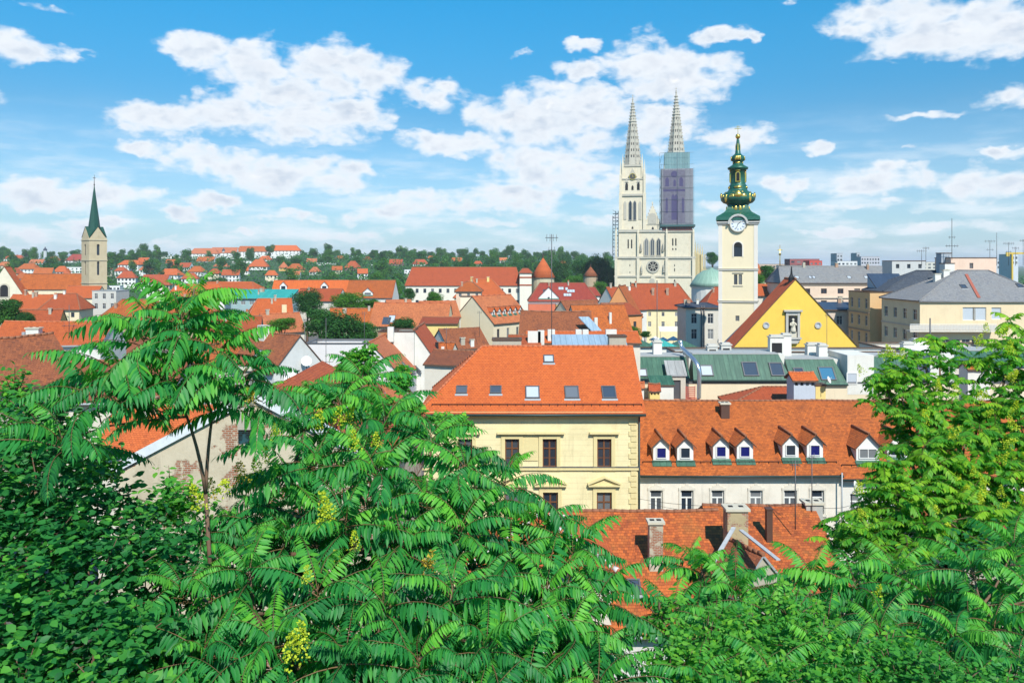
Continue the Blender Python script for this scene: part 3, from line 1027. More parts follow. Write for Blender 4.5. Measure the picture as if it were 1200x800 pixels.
# --- yellow palace-like house in the middle
RUST = wall_mat('yellow_rusticated_plaster', (.76, .66, .38), .6, .42)
TRIM = wcol(.68, .57, .29)
B = house('large yellow town house with a bright orange roof in the middle of the view', 622.5, 62, 251 * 62 / F, 12, 480, 408,
          kind='gx', hl=4.85, wall=RUST, roof='bright', over=.55, verge=.5, gutter=M_GUTTER,
          wins=[('f', 3, 13.72 - 10.35, 1.08, 2.2, 'brown', fx(497, 748, 600, 644, 708)),
                ('f', 4, 13.72 - 6.15, 1.15, 2.3, 'brown', fx(497, 748, 545, 600, 645, 708)),
                ('f', 1, 13.72 - 10.35, 1.08, 2.2, 'brown', fx(497, 748, 545)),
                ('r', 3, 3.4, 1.1, 2.2, 'brown'), ('l', 3, 3.4, 1.1, 2.2, 'brown')])
hw, hd = B.w / 2, B.d / 2
mb = MB()
for (z0_, z1_, o_) in ((-.72, -.5, .12), (-.5, -.28, .24), (-.28, -.08, .42)):
    mb.box(-hw - o_, hw + min(o_, .3), -hd - o_, -hd - .002, B.ze + z0_, B.ze + z1_ - .003, 0)
mb.build('cornice', [TRIM], B.root)
zs = ZZ(547, 62) - B.z0
mb = MB()
mb.box(-hw - .12, hw + .05, -hd - .14, -hd - .002, zs - .22, zs, 0)
mb.box(-hw - .16, hw + .08, -hd - .18, -hd - .002, zs + .003, zs + .05, 1)
mb.build('string_course', [TRIM, M_STEEL], B.root)
mb = MB()
k = 0
z = 2.0
while z < B.ze - .95:
    wq = .62 if k % 2 == 0 else .46
    mb.box(hw - .12 - wq, hw - .12, -hd - .07, -hd - .002, z, z + .38)
    z += .44; k += 1
mb.build('quoins', [TRIM], B.root)
mb = MB(); mb.tube([(hw + .06, -hd - .1, B.ze - .2), (hw + .06, -hd - .1, 0)], .07, 8)
mb.build('downpipe', [M_GUTTER], B.root)
def surround(o, w, h, kind):
    s = MB()
    d0, d1 = -REVEAL - .10, -REVEAL - .002
    a, c = w / 2, h / 2
    s.box(-a - .3, -a - .02, d0, d1, -c, c + .25); s.box(a + .02, a + .3, d0, d1, -c, c + .25)
    s.box(-a - .02, a + .02, d0 + .01, d1, c + .02, c + .25)
    s.box(-a - .36, a + .36, d0 - .06, d1, -c - .2, -c - .02)
    if kind == 'hood':
        s.box(-a - .34, a + .34, d0 - .05, d1, c + .253, c + .42)
        s.box(-a - .62, a + .62, d0 - .22, d1, c + .423, c + .56)
    elif kind == 'ped':
        s.box(-a - .3, a + .3, d0 - .02, d1, c + .253, c + .5)
        s.box(-a - .66, a + .66, d0 - .22, d1, c + .503, c + .62)
        s.prism([(-a - .5, c + .623), (a + .5, c + .623), (0, c + 1.08)], d0 - .05, d1)
        for sg in (-1, 1):
            s.prism([(sg * (a + .72), c + .63), (sg * (a + .72), c + .76), (0, c + 1.32), (0, c + 1.16)], d0 - .24, d1 + .001)
    s.build('surround', [TRIM], o)
for i, o in enumerate(B.wins):
    if i < 3: surround(o, 1.08, 2.2, 'hood')
    elif i < 7: surround(o, 1.15, 2.3, 'ped')
    elif i == 7: surround(o, 1.08, 2.2, 'hood')
mb = MB()
nx = XX(622, 62) - XX(622.5, 62)
mb.box(nx - .75, nx + .55, -hd - .06, -hd - .002, ZZ(547, 62) - B.z0 + .5, ZZ(511, 62) - B.z0)
mb.box(nx - 1.0, nx + .8, -hd - .3, -hd - .002, ZZ(508, 62) - B.z0, ZZ(505.5, 62) - B.z0)
mb.build('blind_panel', [TRIM], B.root)
for (px, py, w_, h_, g) in ((541, 457, .7, .7, None), (581, 457, .75, .7, None), (624, 460, .95, 1.2, M_PALEGLASS), (670, 460, .95, 1.2, None), (713.5, 460, .95, 1.2, None), (643, 421, .7, .75, M_PALEGLASS)):
    skylight(B, px, py, w_, h_, g)
mb = MB()
sx0, sx1 = -B.w / 2 + .6, B.w / 2 + .3
for k in range(26):
    x = sx0 + (sx1 - sx0) * k / 25
    z = roof_z(B, 0, -hd + .15)
    mb.box(x - .02, x + .02, -hd + .1, -hd + .16, z - .1, z + .16)
mb.tube([(sx0, -hd + .13, roof_z(B, 0, -hd + .13) + .15), (sx1, -hd + .13, roof_z(B, 0, -hd + .13) + .15)], .03, 5)
mb.build('snow_guard', [M_BLACK], B.root)
antenna('tall mast with small aerials on the ridge of the yellow house', W(646.5, 409, 68), 9.8, ((.97, 1.1, 4), (.86, .7, 3)), .036)

# --- white house with the row of dormers
C1 = house('long white house with orange tiled roof and six small dormers', 867.5, 66, 235 * 66 / F, 13, 552, 471,
           wall=wcol(.70, .64, .54, .6), roof='mottled', over=.5, verge=.05, gutter=M_GUTTER,
           wins=[('f', 6, 7.9 - 5.35, 1.02, 2.0, 'white', fx(750, 985, 769, 805, 841, 886, 926, 958)), ('f', 6, 6.2, 1.02, 2.0, 'white', fx(750, 985, 769, 805, 841, 886, 926, 958))])
hw, hd = C1.w / 2, C1.d / 2
mb = MB()
for (z0_, z1_, o_) in ((-.78, -.55, .10), (-.55, -.36, .2), (-.36, -.12, .36)):
    mb.box(-hw + .02, hw - .02, -hd - o_, -hd - .002, C1.ze + z0_, C1.ze + z1_ - .003)
mb.build('cornice', [OFFW], C1.root)
def white_surround(o):
    s = MB(); d0, d1 = -REVEAL - .06, -REVEAL - .002
    s.box(-.68, -.53, d0, d1, -1, 1.0); s.box(.53, .68, d0, d1, -1, 1.0); s.box(-.7, .7, d0 - .02, d1, 1.0, 1.2)
    s.box(-.75, .75, d0 - .06, d1, -1.2, -1.02)
    pts = [(-.5, 1.2), (.5, 1.2), (.42, 1.34), (.16, 1.38), (.1, 1.55), (-.1, 1.55), (-.16, 1.38), (-.42, 1.34)]
    s.prism(pts, d0, d1)
    s.build('surround', [OFFW], o)
for o in C1.wins[:6]: white_surround(o)
C2 = house('white house at the end of the dormer row with a wide dormer', 1147.5, 66.1, 325 * 66 / F, 13, 556, 471,
           wall=wcol(.66, .62, .55), roof='mottled', over=.5, verge=.05, gutter=M_GUTTER,
           wins=[('f', 9, 2.6, 1.02, 2.0, 'white')])
for i, px in enumerate((775, 803)): dormer(C1, px, 540.5, 1.35, 1.3, .66, style='blue' if i == 0 else 'cross', winw=.72, winh=.8)
for i, px in enumerate((845, 873)): dormer(C1, px, 539, 1.35, 1.3, .66, style='blue', winw=.72, winh=.8)
for i, px in enumerate((926.5, 955)): dormer(C1, px, 537.5, 1.35, 1.3, .7, style='blue' if i else 'cross', winw=.72, winh=.8)
dormer(C2, 1017, 541, 1.95, 1.25, 1.05, style='two', winw=1.4, winh=.72)
dormer(C2, 1052, 537, 1.8, 1.15, 1.0, style='two', winw=1.2, winh=.7)
for H_, x0, x1 in ((C1, -8, 8.2), (C2, -11.2, 11)):
    mb = MB(); z = roof_z(H_, 0, -hd + .55)
    n_ = int((x1 - x0) / .8)
    for k in range(n_ + 1):
        x = x0 + (x1 - x0) * k / n_
        mb.box(x - .02, x + .02, -hd + .5, -hd + .56, z - .1, z + .14)
    mb.tube([(x0, -hd + .53, z + .12), (x1, -hd + .53, z + .12)], .03, 5)
    mb.build('snow_guard', [M_BLACK], H_.root)
chimney(C1, 849, 486, .75, .7, 1.2, plain('dark_brown_metal', (.09, .045, .03), .6), 'flat', top=473)
mb = MB(); p0 = W(985, 552, 65.4)
mb.tube([p0 + Vector((.1, -.05, -.1)), p0 + Vector((.1, -.05, -6))], .06, 6)
o = mb.build('downpipe', [M_ZINC], C1.root, world=False); o.matrix_local = C1.Mi

# --- small stacks behind the white house's ridge
bs = house('blue grey roof stair house with orange tiled cap behind the dormer roof', 943, 77, 2.1, 2.0, 446, 438, kind='gx', wall=wcol(.45, .50, .56), roof='bright', over=.25, verge=.2, name='chimney_stack', cat='chimney',
           wins=[('f', 4, .3, .3, .35, 'fardark')])
bs2 = house('small yellow roof stack with satellite dish beside the blue grey one', 961.5, 77, 1.0, 1.0, 452, 449, kind='flat', wall=YELLOW, name='chimney_stack', cat='chimney')
dish('white satellite dish turned sideways on the small yellow stack', W(967, 452, 76.4), .35, .9)
house('low hipped orange roof just behind the dormer house ridge', 905, 80, 8.0, 4, 473, 455, kind='gx', hl=4, wall=CREAM, roof='rust')

# --- old red roofs in the foreground
A1 = house('old house with a mottled brick red roof below the yellow house', 772, 41.5, 9.0, 12, 735, 601, kind='gx', wall=wcol(.64, .63, .60), roof='old', over=.5, verge=.15, gutter=M_ZINC)
skylight(A1, 743, 688, .55, .75)
chimney(A1, 768, 662, .75, .6, 1.6, wall_mat('old_plaster_stack', (.48, .42, .32), .6, 0, .7), 'flat', top=612)
A2 = house('small hipped orange roof with white ridge mortar among the sumac leaves', 633, 41.5, 7.4, 7.4, 668, 607, kind='gx', hl=3.7, hr=3.7, wall=OFFW, roof='orange', over=.4, ridge_caps=False)
mb = MB()
r_ = A2
for (a_, b_) in (((-r_.w / 2 - .4, -r_.d / 2 - .4), (0, 0)), ((r_.w / 2 + .4, -r_.d / 2 - .4), (0, 0)), ((r_.w / 2 + .4, r_.d / 2 + .4), (0, 0))):
    pa = Vector((a_[0], a_[1], roof_z(r_, *a_) + .03)); pb = Vector((b_[0], b_[1], roof_z(r_, *b_) + .03))
    n_ = int((pb - pa).length / .4)
    for k in range(n_):
        mb.tube([pa.lerp(pb, k / n_), pa.lerp(pb, (k + 1) / n_)], [.19, .14], 6, 0)
        mb.tube([pa.lerp(pb, k / n_), pa.lerp(pb, (k + .3) / n_)], [.21, .20], 6, 1)
mb.build('ridge_mortar', [plain('whitewashed_ridge', (.70, .66, .60), .9, 0, .3, 8), M_RIDGE], A2.roof)
A3 = house('old brick red roof between two plastered stacks in front of the dormer house', 925, 43, 6.6, 11, 690, 595, kind='gx', wall=BARE, roof='old', over=.4, verge=.1)
chimney(A3, 862, 660, 1.15, .9, 2, wall_mat('peeling_plaster_stack', (.42, .34, .20), .7, 0, .9), 'flat', top=596)
chimney(A3, 978, 612, 1.0, .8, 2, wcol(.42, .40, .36), 'flat', top=589)
mb = MB()
p = on_roof(A3, 901, 632)
mb.box(p.x - .17, p.x + .17, p.y - .17, p.y + .17, p.z - .5, p.z + 1.75); mb.box(p.x - .21, p.x + .21, p.y - .21, p.y + .21, p.z + 1.753, p.z + 1.82)
mb.build('flue', [plain('dark_brown_metal', (.09, .045, .03), .6)], A3.roof)
A4 = house('low ruined roof with white valley flashing below the peeling stack', 893, 41.5, 3.0, 2.6, 690, 652, kind='gy', yaw=24, wall=BARE, roof='brown', over=.3, edge=M_ZINC)
for (a_, b_) in (((836, 658), (860, 617)), ((868, 620), (912, 655)), ((667, 640), (709, 660))):
    mb = MB()
    Ya, Yb = (41.0, 43.5) if a_[0] < 860 else (43, 39) 
    pa, pb = W(*a_, Ya), W(*b_, Yb)
    if a_[0] == 667: continue
    dr = (pb - pa).normalized(); sd_ = dr.cross(Vector((0, 0, 1))).normalized() * .11
    mb.slab([[pa - sd_, pa + sd_, pb + sd_, pb - sd_]], .06, 0, 0)
    t_ = A4
    mb.v = [tuple(A4.Mi @ Vector(v)) for v in mb.v]
    mb.build('valley_flashing', [plain('pale_flashing', (.46, .47, .47), .6, 0, .3, 5)], A4.root)
antenna('thin aerial pole on the old brick red roof by the stacks', W(932, 612, 46), 3.6, ((.92, .6, 2),), .035)
antenna('thin aerial pole in front of the white dormer house', W(951.5, 603, 48), 3.6, ((.95, .5, 2),), .03)
dish('grey satellite dish on a pole before the white dormer house', W(998, 585, 50), .62, 1.0)

# --- near left: worn gable and its roofs
house('old red roof showing in scraps through the right hand tree', 1210, 46, 9, 9, 655, 592, kind='gx', wall=BARE, roof='old', over=.4)
NL = house('worn plaster gable with exposed brick and pale coping behind the slender tree', 297, 33, 11.2, 12, 552, 468, kind='gy', wall=wall_mat('worn_gable_plaster', (.56, .48, .35), .8, 0, .7), roof='orange', over=.25, verge=.02, ridge_caps=False)
mb = MB()
hw, hd = NL.w / 2, NL.d / 2
for sg in (-1, 1):
    P0, P1 = (sg * (hw + .3), NL.ze - .3 * NL.sl), (0, NL.zr)
    mb.prism([(P0[0], P0[1]), (P0[0], P0[1] + .42), (0, P1[1] + .42), (0, P1[1])], -hd - .14, -hd + .55)
mb.build('coping', [plain('pale_coping', (.66, .69, .70), .5, 0, .2, 4)], NL.root)
chimney(NL, 288, 520, .5, .5, 1.2, BARE, 'flat')
for x in (3.0, 3.6, 4.4):
    mb = MB(); z = roof_z(NL, x, -hd + 1.5)
    mb.tube([(x, -hd + 1.5, z - .4), (x, -hd + 1.5, z + 1.3)], .16 if x != 3.6 else .09, 8)
    mb.build('flue', [plain('dark_brown_metal', (.09, .045, .03), .6) if x != 3.6 else M_ZINC], NL.roof)
J5 = house('brown tiled roof with two skylights behind the left sumac leaves', 95, 55, 11.5, 9, 470, 424, kind='gx', yaw=3, wall=OFFW, roof='brown', gutter=M_ZINC, over=.4)
skylight(J5, 44, 453, .7, 1.0, M_PALEGLASS); skylight(J5, 62, 453, .8, 1.0, glass_mat('blue_skylight', (.05, .16, .26), 0))
house('steep brown roof cut by the left edge of the view', -45, 52, 6, 6, 452, 402, kind='gy', yaw=-28, wall=BARE, roof='brown')
J3 = house('orange roof with pale parapet and white stacks at the far left', 52, 85, 11.5, 7, 404, 378, kind='gx', yaw=5, wall=WHITEW, roof='orange', edge=M_ZINC)
chimney(J3, 40, 396, 1.3, .9, 1.6, WHITEW, 'flat', top=385); chimney(J3, 28, 398, .3, .3, 1.4, M_ZINC, 'none', top=389)
antenna('bare aerial pole on the orange roof at the far left', W(81, 392, 86), 3.2, ((.3, 1.6, 3),), .035)
NG = house('small brick gable with white coping beside the blank white wall', 383, 50, 3.6, 6, 474, 437, kind='gy', yaw=-6, wall=wall_mat('brick_gable', (.42, .20, .09), .4, 0, 1.6), roof='brown', edge=M_ZINC, over=.3, verge=.25)
house('orange roof tucked between the brick gable and the blank wall', 424, 62, 5.5, 6, 482, 452, kind='gx', yaw=-6, wall=OFFW, roof='orange')

antenna('tall thin mast in front of the left end of the blank white wall', W(357, 446, 98), 7.6, ((.98, .5, 2),), .035)
antenna('tall thin mast with low side arms before the blank white wall', W(382, 446, 99), 7.8, ((.3, 1.8, 2),), .035)
antenna('thin aerial pole above the little white stack by the blank wall', W(427, 402, 112), 4.4, ((.95, .7, 3),), .035)
antenna('thin aerial pole before the cream fire wall', W(562, 392, 150), 4.4, ((.95, .9, 3),), .04)
antenna('thin aerial pole on the roof right of the white pointed gable', W(523, 408, 120), 3.2, ((.9, .9, 3),), .035)
# --- middle distance left of the yellow house
I12 = house('brown roofed house with grey gable, balcony and satellite dishes', 294, 92, 8.8, 7.0, 432, 392, kind='gx', yaw=-38, wall=wcol(.60, .60, .57), roof='brown', wins=[('r', 1, .9, .8, 1.5, 'cross', [.45]), ('r', 1, 4.2, 3.6, 1.4, 'dark', [.5])])
chimney(I12, 309, 394, 1.3, .9, 1.6, WHITEW, 'none', top=381)
skylight(I12, 303, 415, .8, 1.0, M_PALEGLASS); skylight(I12, 312, 415, .8, 1.0)
mb = MB()
mb.box(I12.w / 2 + .005, I12.w / 2 + 1.3, -I12.d / 2 + .3, I12.d / 2 - .2, I12.ze - 2.9, I12.ze - 2.7)
for k in range(12): 
    y_ = -I12.d / 2 + .3 + (I12.d - .5) * k / 11
    mb.box(I12.w / 2 + 1.24, I12.w / 2 + 1.28, y_ - .02, y_ + .02, I12.ze - 2.697, I12.ze - 1.8)
mb.box(I12.w / 2 + 1.22, I12.w / 2 + 1.3, -I12.d / 2 + .3, I12.d / 2 - .2, I12.ze - 1.797, I12.ze - 1.72)
mb.build('balcony', [GREYW], I12.root)
dish('large white satellite dish on the grey gable of the brown roofed house', I12.M @ Vector((I12.w / 2 + 1.3, -2.2, I12.ze - 1.3)), .75, .3)
dish('second white satellite dish higher up on the grey gable', I12.M @ Vector((I12.w / 2 + .5, .6, I12.ze + .3)), .6, .2)
I9 = house('broad blank white fire wall below the dark trees', 394, 108, 8.3, 6, 403, 401, kind='flat', wall=wcol(.64, .61, .59, .2), edge=M_STEEL, name='fire_wall_house')
I9b = house('orange roof running down behind the blank white fire wall', 433, 108.5, 9.6, 16, 446, 402, kind='gy', wall=wcol(.64, .61, .59, .2), roof='orange', over=.05, edge=M_SOFFIT)
for k, (px, py) in enumerate(((482, 432), (489, 436), (498, 441), (507, 447))): skylight(I9b, px - 8, py - 4, .8, 1.0)
I10 = house('brown roof with a small white pointed gable wall, second from the blank wall', 485, 122, 7.6, 14, 428, 387, kind='gy', wall=WHITEW, roof='rust', over=.05)
I10b = house('flat topped white parapet wall in front of bare brick', 470, 121, 3.9, 5, 389, 388, kind='flat', wall=WHITEW, name='fire_wall_house')
chimney(I10, 512, 408, .5, .4, 1, M_DARK, 'none'); chimney(I10, 519, 413, .5, .4, 1, WHITEW, 'none')
house('bare brick lean-to beside the white parapet wall', 453, 122, 2.6, 4, 389, 385, kind='flat', wall=wall_mat('brick_gable', (.42, .20, .09), .4, 0, 1.6), name='lean_to', cat='outbuilding', wins=[('f', 1, 1.6, .9, .9, 'far')])
chimney(I10b, 458, 391, .9, .7, 1.2, WHITEW, 'none', top=383)
I11 = house('old brown roof with timber gable edge left of the cream fire wall', 550, 150, 8.5, 9, 408, 386, kind='gx', yaw=28, wall=WHITEW, roof='brown')
chimney(I11, 542, 403, .8, .6, 1.1, BARE, 'flat'); chimney(I11, 553, 405, .7, .6, 1.1, WHITEW, 'flat')
house('weathered brown roof in the gap left of the bright orange roof', 535, 95, 8, 8, 428, 412, kind='gx', yaw=-12, wall=OFFW, roof='brown')
house('low orange roof above the skylights of the white walled house', 505, 132, 6, 6, 424, 402, kind='gx', yaw=-18, wall=OFFW, roof='orange')
I5 = house('cream blank fire wall house with six little white dormers on its orange roof', 601, 186, 15, 12.2, 377, 347, kind='gx', yaw=54, wall=wcol(.70, .60, .42, .2), roof='orange', wins=[('f', 4, 2.6, 1.0, 2.6, 'fardark')])
for k in range(6):
    x_ = -5.4 + 2.1 * k
    mbp = I5.M @ Vector((x_, -I5.d / 2 + 1.6, roof_z(I5, x_, -I5.d / 2 + 1.6)))
    px_, py_ = 600 + F * mbp.x / mbp.y, HOR - F * (mbp.z - EYE) / mbp.y
    dormer(I5, px_, py_, 1.1, 1.0, .7, roof='orange', winw=.5, winh=.6, style='cross')
house('flat cream attic box on the top of the cream fire wall', 553, 190, 5.5, 4, 348, 346, kind='flat', wall=wcol(.74, .66, .50, .2), name='attic', cat='rooftop room')
house('grey plastered stack house with flat lid before the ochre wall', 594, 100, 3.4, 2.2, 403, 402, kind='flat', wall=BARE, name='chimney_stack', cat='chimney')
I8 = house('orange roof with cut-out terrace and roof garden', 478, 172, 17, 10, 382, 356, kind='gx', yaw=-4, wall=CREAM, roof='orange', wins=[('f', 3, 1.5, 1.2, .9, 'far', (.2, .8))])
skylight(I8, 453, 376, 1.6, 2.0); skylight(I8, 459, 374, 1.3, 2.0, M_PALEGLASS)
I8b = house('low yellow wall house with three small windows and brown lean-to roof', 514, 160, 7.6, 6, 380, 374, kind='shed', wall=YELLOW, roof='rust', wins=[('f', 3, 1.9, .9, .6, 'far')])
I8c = house('orange gabled house with a grey side wall above the yellow wall', 518, 178, 8.5, 9, 372, 354, kind='gx', yaw=18, wall=GREYW, roof='orange')
I6 = house('wide old brown roof with weathered tiles behind the blue metal roof', 650, 150, 13.5, 9, 394, 366, kind='gx', yaw=-6, wall=GREYW, roof='brown', wins=[('f', 2, 1.2, 1.6, 1.5, 'pale', (.15, .35))])
I6b = house('orange patched roof with small stacks right of the brown roof', 710, 165, 12, 9, 390, 358, kind='gx', yaw=16, wall=OFFW, roof='mottled')
chimney(I6b, 715, 378, .5, .5, 1.5, WHITEW, 'none', top=366); chimney(I6b, 698, 384, .7, .5, 1.4, WHITEW, 'none', top=372)
I6c = house('brown roof with cream gable facing left behind the old brown roof', 690, 190, 10, 9, 372, 353, kind='gx', yaw=28, wall=wcol(.68, .62, .46), roof='brown')
mb = MB(); mb.slab([[W(678, 371, 150), W(690, 371, 150), W(707, 389, 147), W(695, 389, 147)]], .2, 0, 0)
o = mb.build('flashing', [ROOF['blue']], I6.root); o.matrix_local = I6.Mi
I7 = house('orange plastered house with brown roof by the market square', 736, 185, 7.5, 12, 369, 356, kind='gx', yaw=24, wall=ORANGEW, roof='rust', wins=[('f', 2, 2.2, .8, 1.3, 'fardark')])
I7b = house('tall narrow orange gable below the cathedral front', 725, 205, 9, 10, 372, 336, kind='gy', yaw=-18, wall=ORANGEW, roof='mottled')
# roof with blue metal and white stacks directly behind the yellow house
I17 = house('pale blue metal lean-to roof with white stacks behind the yellow house', 692, 82, 7.6, 3.4, 410, 395.5, kind='shed', wall=WHITEW, roof='blue', over=.1)
I17b = house('orange tiled ridge behind the pale blue metal roof', 684, 88, 12.5, 5, 402, 390, kind='gx', wall=OFFW, roof='bright')
for k, (px, py, tp, w_) in enumerate(((626, 408, 388, 1.4), (634, 408, 387, .7), (646, 398, 386, .8), (678, 398, 386, .65), (686, 398, 386, .65), (716, 396, 386, 1.2))):
    chimney(I17b, px, py, w_, .6, 1.5, WHITEW, 'none', top=tp)
house('weathered concrete stack block right of the pale blue metal roof', 724, 80, 1.7, 1.5, 395, 394.5, kind='flat', wall=BARE, name='chimney_stack', cat='chimney')
house('orange brick lean-to roof behind the left end of the bright orange roof', 615, 86, 3.4, 3, 409, 396, kind='shed', wall=BARE, roof='orange')
house('low grey flat lean-to at the left end of the bright orange ridge', 594, 80, 2.9, 2, 399, 398, kind='flat', wall=BARE, name='chimney_stack', cat='chimney')

# --- long block with green metal roof
D = house('long cream block with green metal mansard roof behind the dormer house', 1080, 90, 678 * 90 / F, 6, 449, 447, kind='flat', wall=wcol(.68, .57, .40, .25), z0=0, edge=M_STEEL)
def dl(px, Y=90): return XX(px, Y) - D.root.location.x
zt = ZZ(414.5, 92.5)
hd = D.d / 2
def mans(x0, x1, y0, y1):
    mb = MB()
    zb_, zt_ = ZZ(y1, 89.8), ZZ(y0, 92)
    a, b_ = dl(x0), dl(x1)
    a2, b2 = dl(x0 + (4 if x0 < 860 else 0)), dl(x1 - 8 if x1 > 900 else x1)
    mb.face([(a, -hd - .25, zb_), (b_, -hd - .25, zb_), (b2, -hd + 2, zt_), (a2, -hd + 2, zt_)], 0)
    mb.face([(b_, -hd - .25, zb_), (b_, -hd + 2.1, zb_), (b2, -hd + 2.1, zt_), (b2, -hd + 2, zt_)], 0)
    mb.face([(a, -hd + 2.1, zb_), (a, -hd - .25, zb_), (a2, -hd + 2, zt_), (a2, -hd + 2.1, zt_)], 0)
    mb.box(a, b_, -hd - .3, -hd - .1, zb_ - .18, zb_ - .002, 1)
    mb.box(a2, b2, -hd + 1.95, -hd + 5.5, zt_ + .003, zt_ + .12, 2)
    mb.box(a, b_, -hd + 2.1, -hd + 5.4, zb_ - .1, zt_ - .003, 3)
    r = mb.build('mansard_roof', [ROOF['green'], M_GUTTER, plain('pale_flat_roof', (.36, .37, .36), .85), WHITEW], D.root)
    return r, (a, b_, zb_, zt_)
def mskylight(r, px, y0, y1, w_, zb_, zt_, glass=None):
    yb_, yt_ = -hd - .25, -hd + 2
    f = lambda py: None
    pc = (y0 + y1) / 2
    best = None
    for k in range(101):
        t = k / 100
        yy = yb_ + (yt_ - yb_) * t; z = zb_ + (zt_ - zb_) * t
        wy = D.root.location.y + yy
        py = HOR - F * (z - EYE) / wy
        if best is None or abs(py - pc) < best[0]: best = (abs(py - pc), yy, z, wy)
    _, yy, z, wy = best
    n = Vector((0, -(zt_ - zb_), (yt_ - yb_))).normalized(); u = Vector((1, 0, 0)); v = n.cross(u)
    x = XX(px, wy) - D.root.location.x
    M = Matrix(((u.x, v.x, n.x, x), (u.y, v.y, n.y, yy), (u.z, v.z, n.z, z), (0, 0, 0, 1)))
    h_ = (y1 - y0) * wy / F * 1.15
    a, b_ = w_ / 2, h_ / 2
    m = MB()
    for bx in ((-a - .12, -a, -b_ - .12, b_ + .12), (a, a + .12, -b_ - .12, b_ + .12), (-a, a, b_, b_ + .12), (-a, a, -b_ - .12, -b_)):
        m.box(*bx, -.05, .14)
    m.face([(-a, -b_, .08), (a, -b_, .08), (a, b_, .08), (-a, b_, .08)], 1)
    m.build('skylight', [M_STEEL, glass or M_SKYGLASS], r, mat=M)
r1, q1 = mans(742, 808, 418, 443)
mskylight(r1, 753, 433, 441, .8, q1[2], q1[3], M_PALEGLASS)
r2, q2 = mans(812, 927, 415, 445)
for a_ in ((828, 429, 440, 1.2, M_PALEGLASS), (879, 425, 440, 1.5, None), (910, 426, 440, 1.3, None)): mskylight(r2, a_[0], a_[1], a_[2], a_[3], q2[2], q2[3], a_[4])
r3, q3 = mans(927, 993, 421, 450)
for a_ in ((936, 432, 440, .9, None), (969, 431, 445, 1.5, glass_mat('blue_skylight', (.05, .16, .26), 0))): mskylight(r3, a_[0], a_[1], a_[2], a_[3], q3[2], q3[3], a_[4])
r4, q4 = mans(1024, 1090, 418, 444)
mskylight(r4, 1047, 428, 442, 1.3, q4[2], q4[3]); mskylight(r4, 1081, 426, 438, .9, q4[2], q4[3])
r5, q5 = mans(1118, 1410, 411, 430)
for (x0, x1, y0, y1, yo) in ((993, 1024, 416, 462, 0), (1090, 1118, 414, 450, 0)):
    mb = MB()
    mb.box(dl(x0), dl(x1), -hd - .02, -hd + 5.45, ZZ(y1, 90), ZZ(y0, 90))
    mb.build('penthouse_wall', [WHITEW], D.root)
put_window(D.root, Matrix.Translation((dl(998), -hd - .1, ZZ(443, 90))), 1.2, 1.3, 'pale')
# roof terrace with hut, stacks and the silver duct
mb = MB(); mb.box(dl(750), dl(818), -hd - 3.2, -hd - .01, ZZ(471, 87) - .2, ZZ(471, 87)); mb.box(dl(750), dl(818), -hd - 3.1, -hd - .02, 0, ZZ(471, 87) - .203)
mb.build('terrace', [plain('terracotta_paving', (.50, .22, .12), .8)], D.root)
hut = house('small white roof hut with green metal roof on the terrace', 776.5, 86.6, 2.4, 1.8, 452, 443, kind='shed', wall=WHITEW, roof='green', z0=ZZ(471, 87), walls_below=0, name='roof_hut', cat='hut', over=.15)
house('grey canopy box with dark glass door on the roof terrace', 793, 89, 2.0, 1.6, 439, 425, kind='shed', wall=wcol(.50, .46, .38), roof='grey', z0=ZZ(471, 89), walls_below=0, name='roof_hut', cat='hut', over=.2, wins=[('f', 1, 1.7, .9, 2.2, 'dark', [.5])])
house('yellow stack with a row of tiled slots on the terrace corner', 767.5, 84.5, 1.05, .9, 458, 451, kind='gx', wall=YELLOW, roof='rust', name='chimney_stack', cat='chimney', z0=10, over=.12, wins=[('f', 3, .3, .16, .25, 'fardark')])
house('white stack with an orange cap at the edge of the yellow house roof', 751.5, 84, .55, .7, 455, 449, kind='gx', wall=WHITEW, roof='orange', name='chimney_stack', cat='chimney', z0=10, over=.1)
mb = MB()
cr = empty('railing', W(809, 470, 87.5), 0, 'rust red slatted railing beside the silver duct', 'railing')
for k in range(7): mb.box(-.5, .5, -.03, .03, .15 + k * .22, .27 + k * .22)
for x in (-.5, .5): mb.box(x - .04, x + .04, -.05, -.032, 0, 1.7)
mb.build('slats', [plain('rust_red_paint', (.42, .09, .06), .6)], cr)
duct = empty('ventilation_duct', W(818, 470, 87.5), 0, 'shiny silver ventilation duct bending up over the green roof', 'duct')
pts = [W(816.5, 471, 87.4), W(819, 466, 87.4), W(819.5, 436, 87.4), W(818, 428, 87.6), W(813, 421, 88.4), W(804, 412, 91), W(799, 407, 92), W(797.5, 402, 92.2), W(797, 399, 92.2)]
mb = MB(); mb.tube([p - duct.location for p in pts], .24, 10)
mb.build('duct', [plain('galvanised_duct', (.55, .60, .66), .28, .85, .1)], duct)
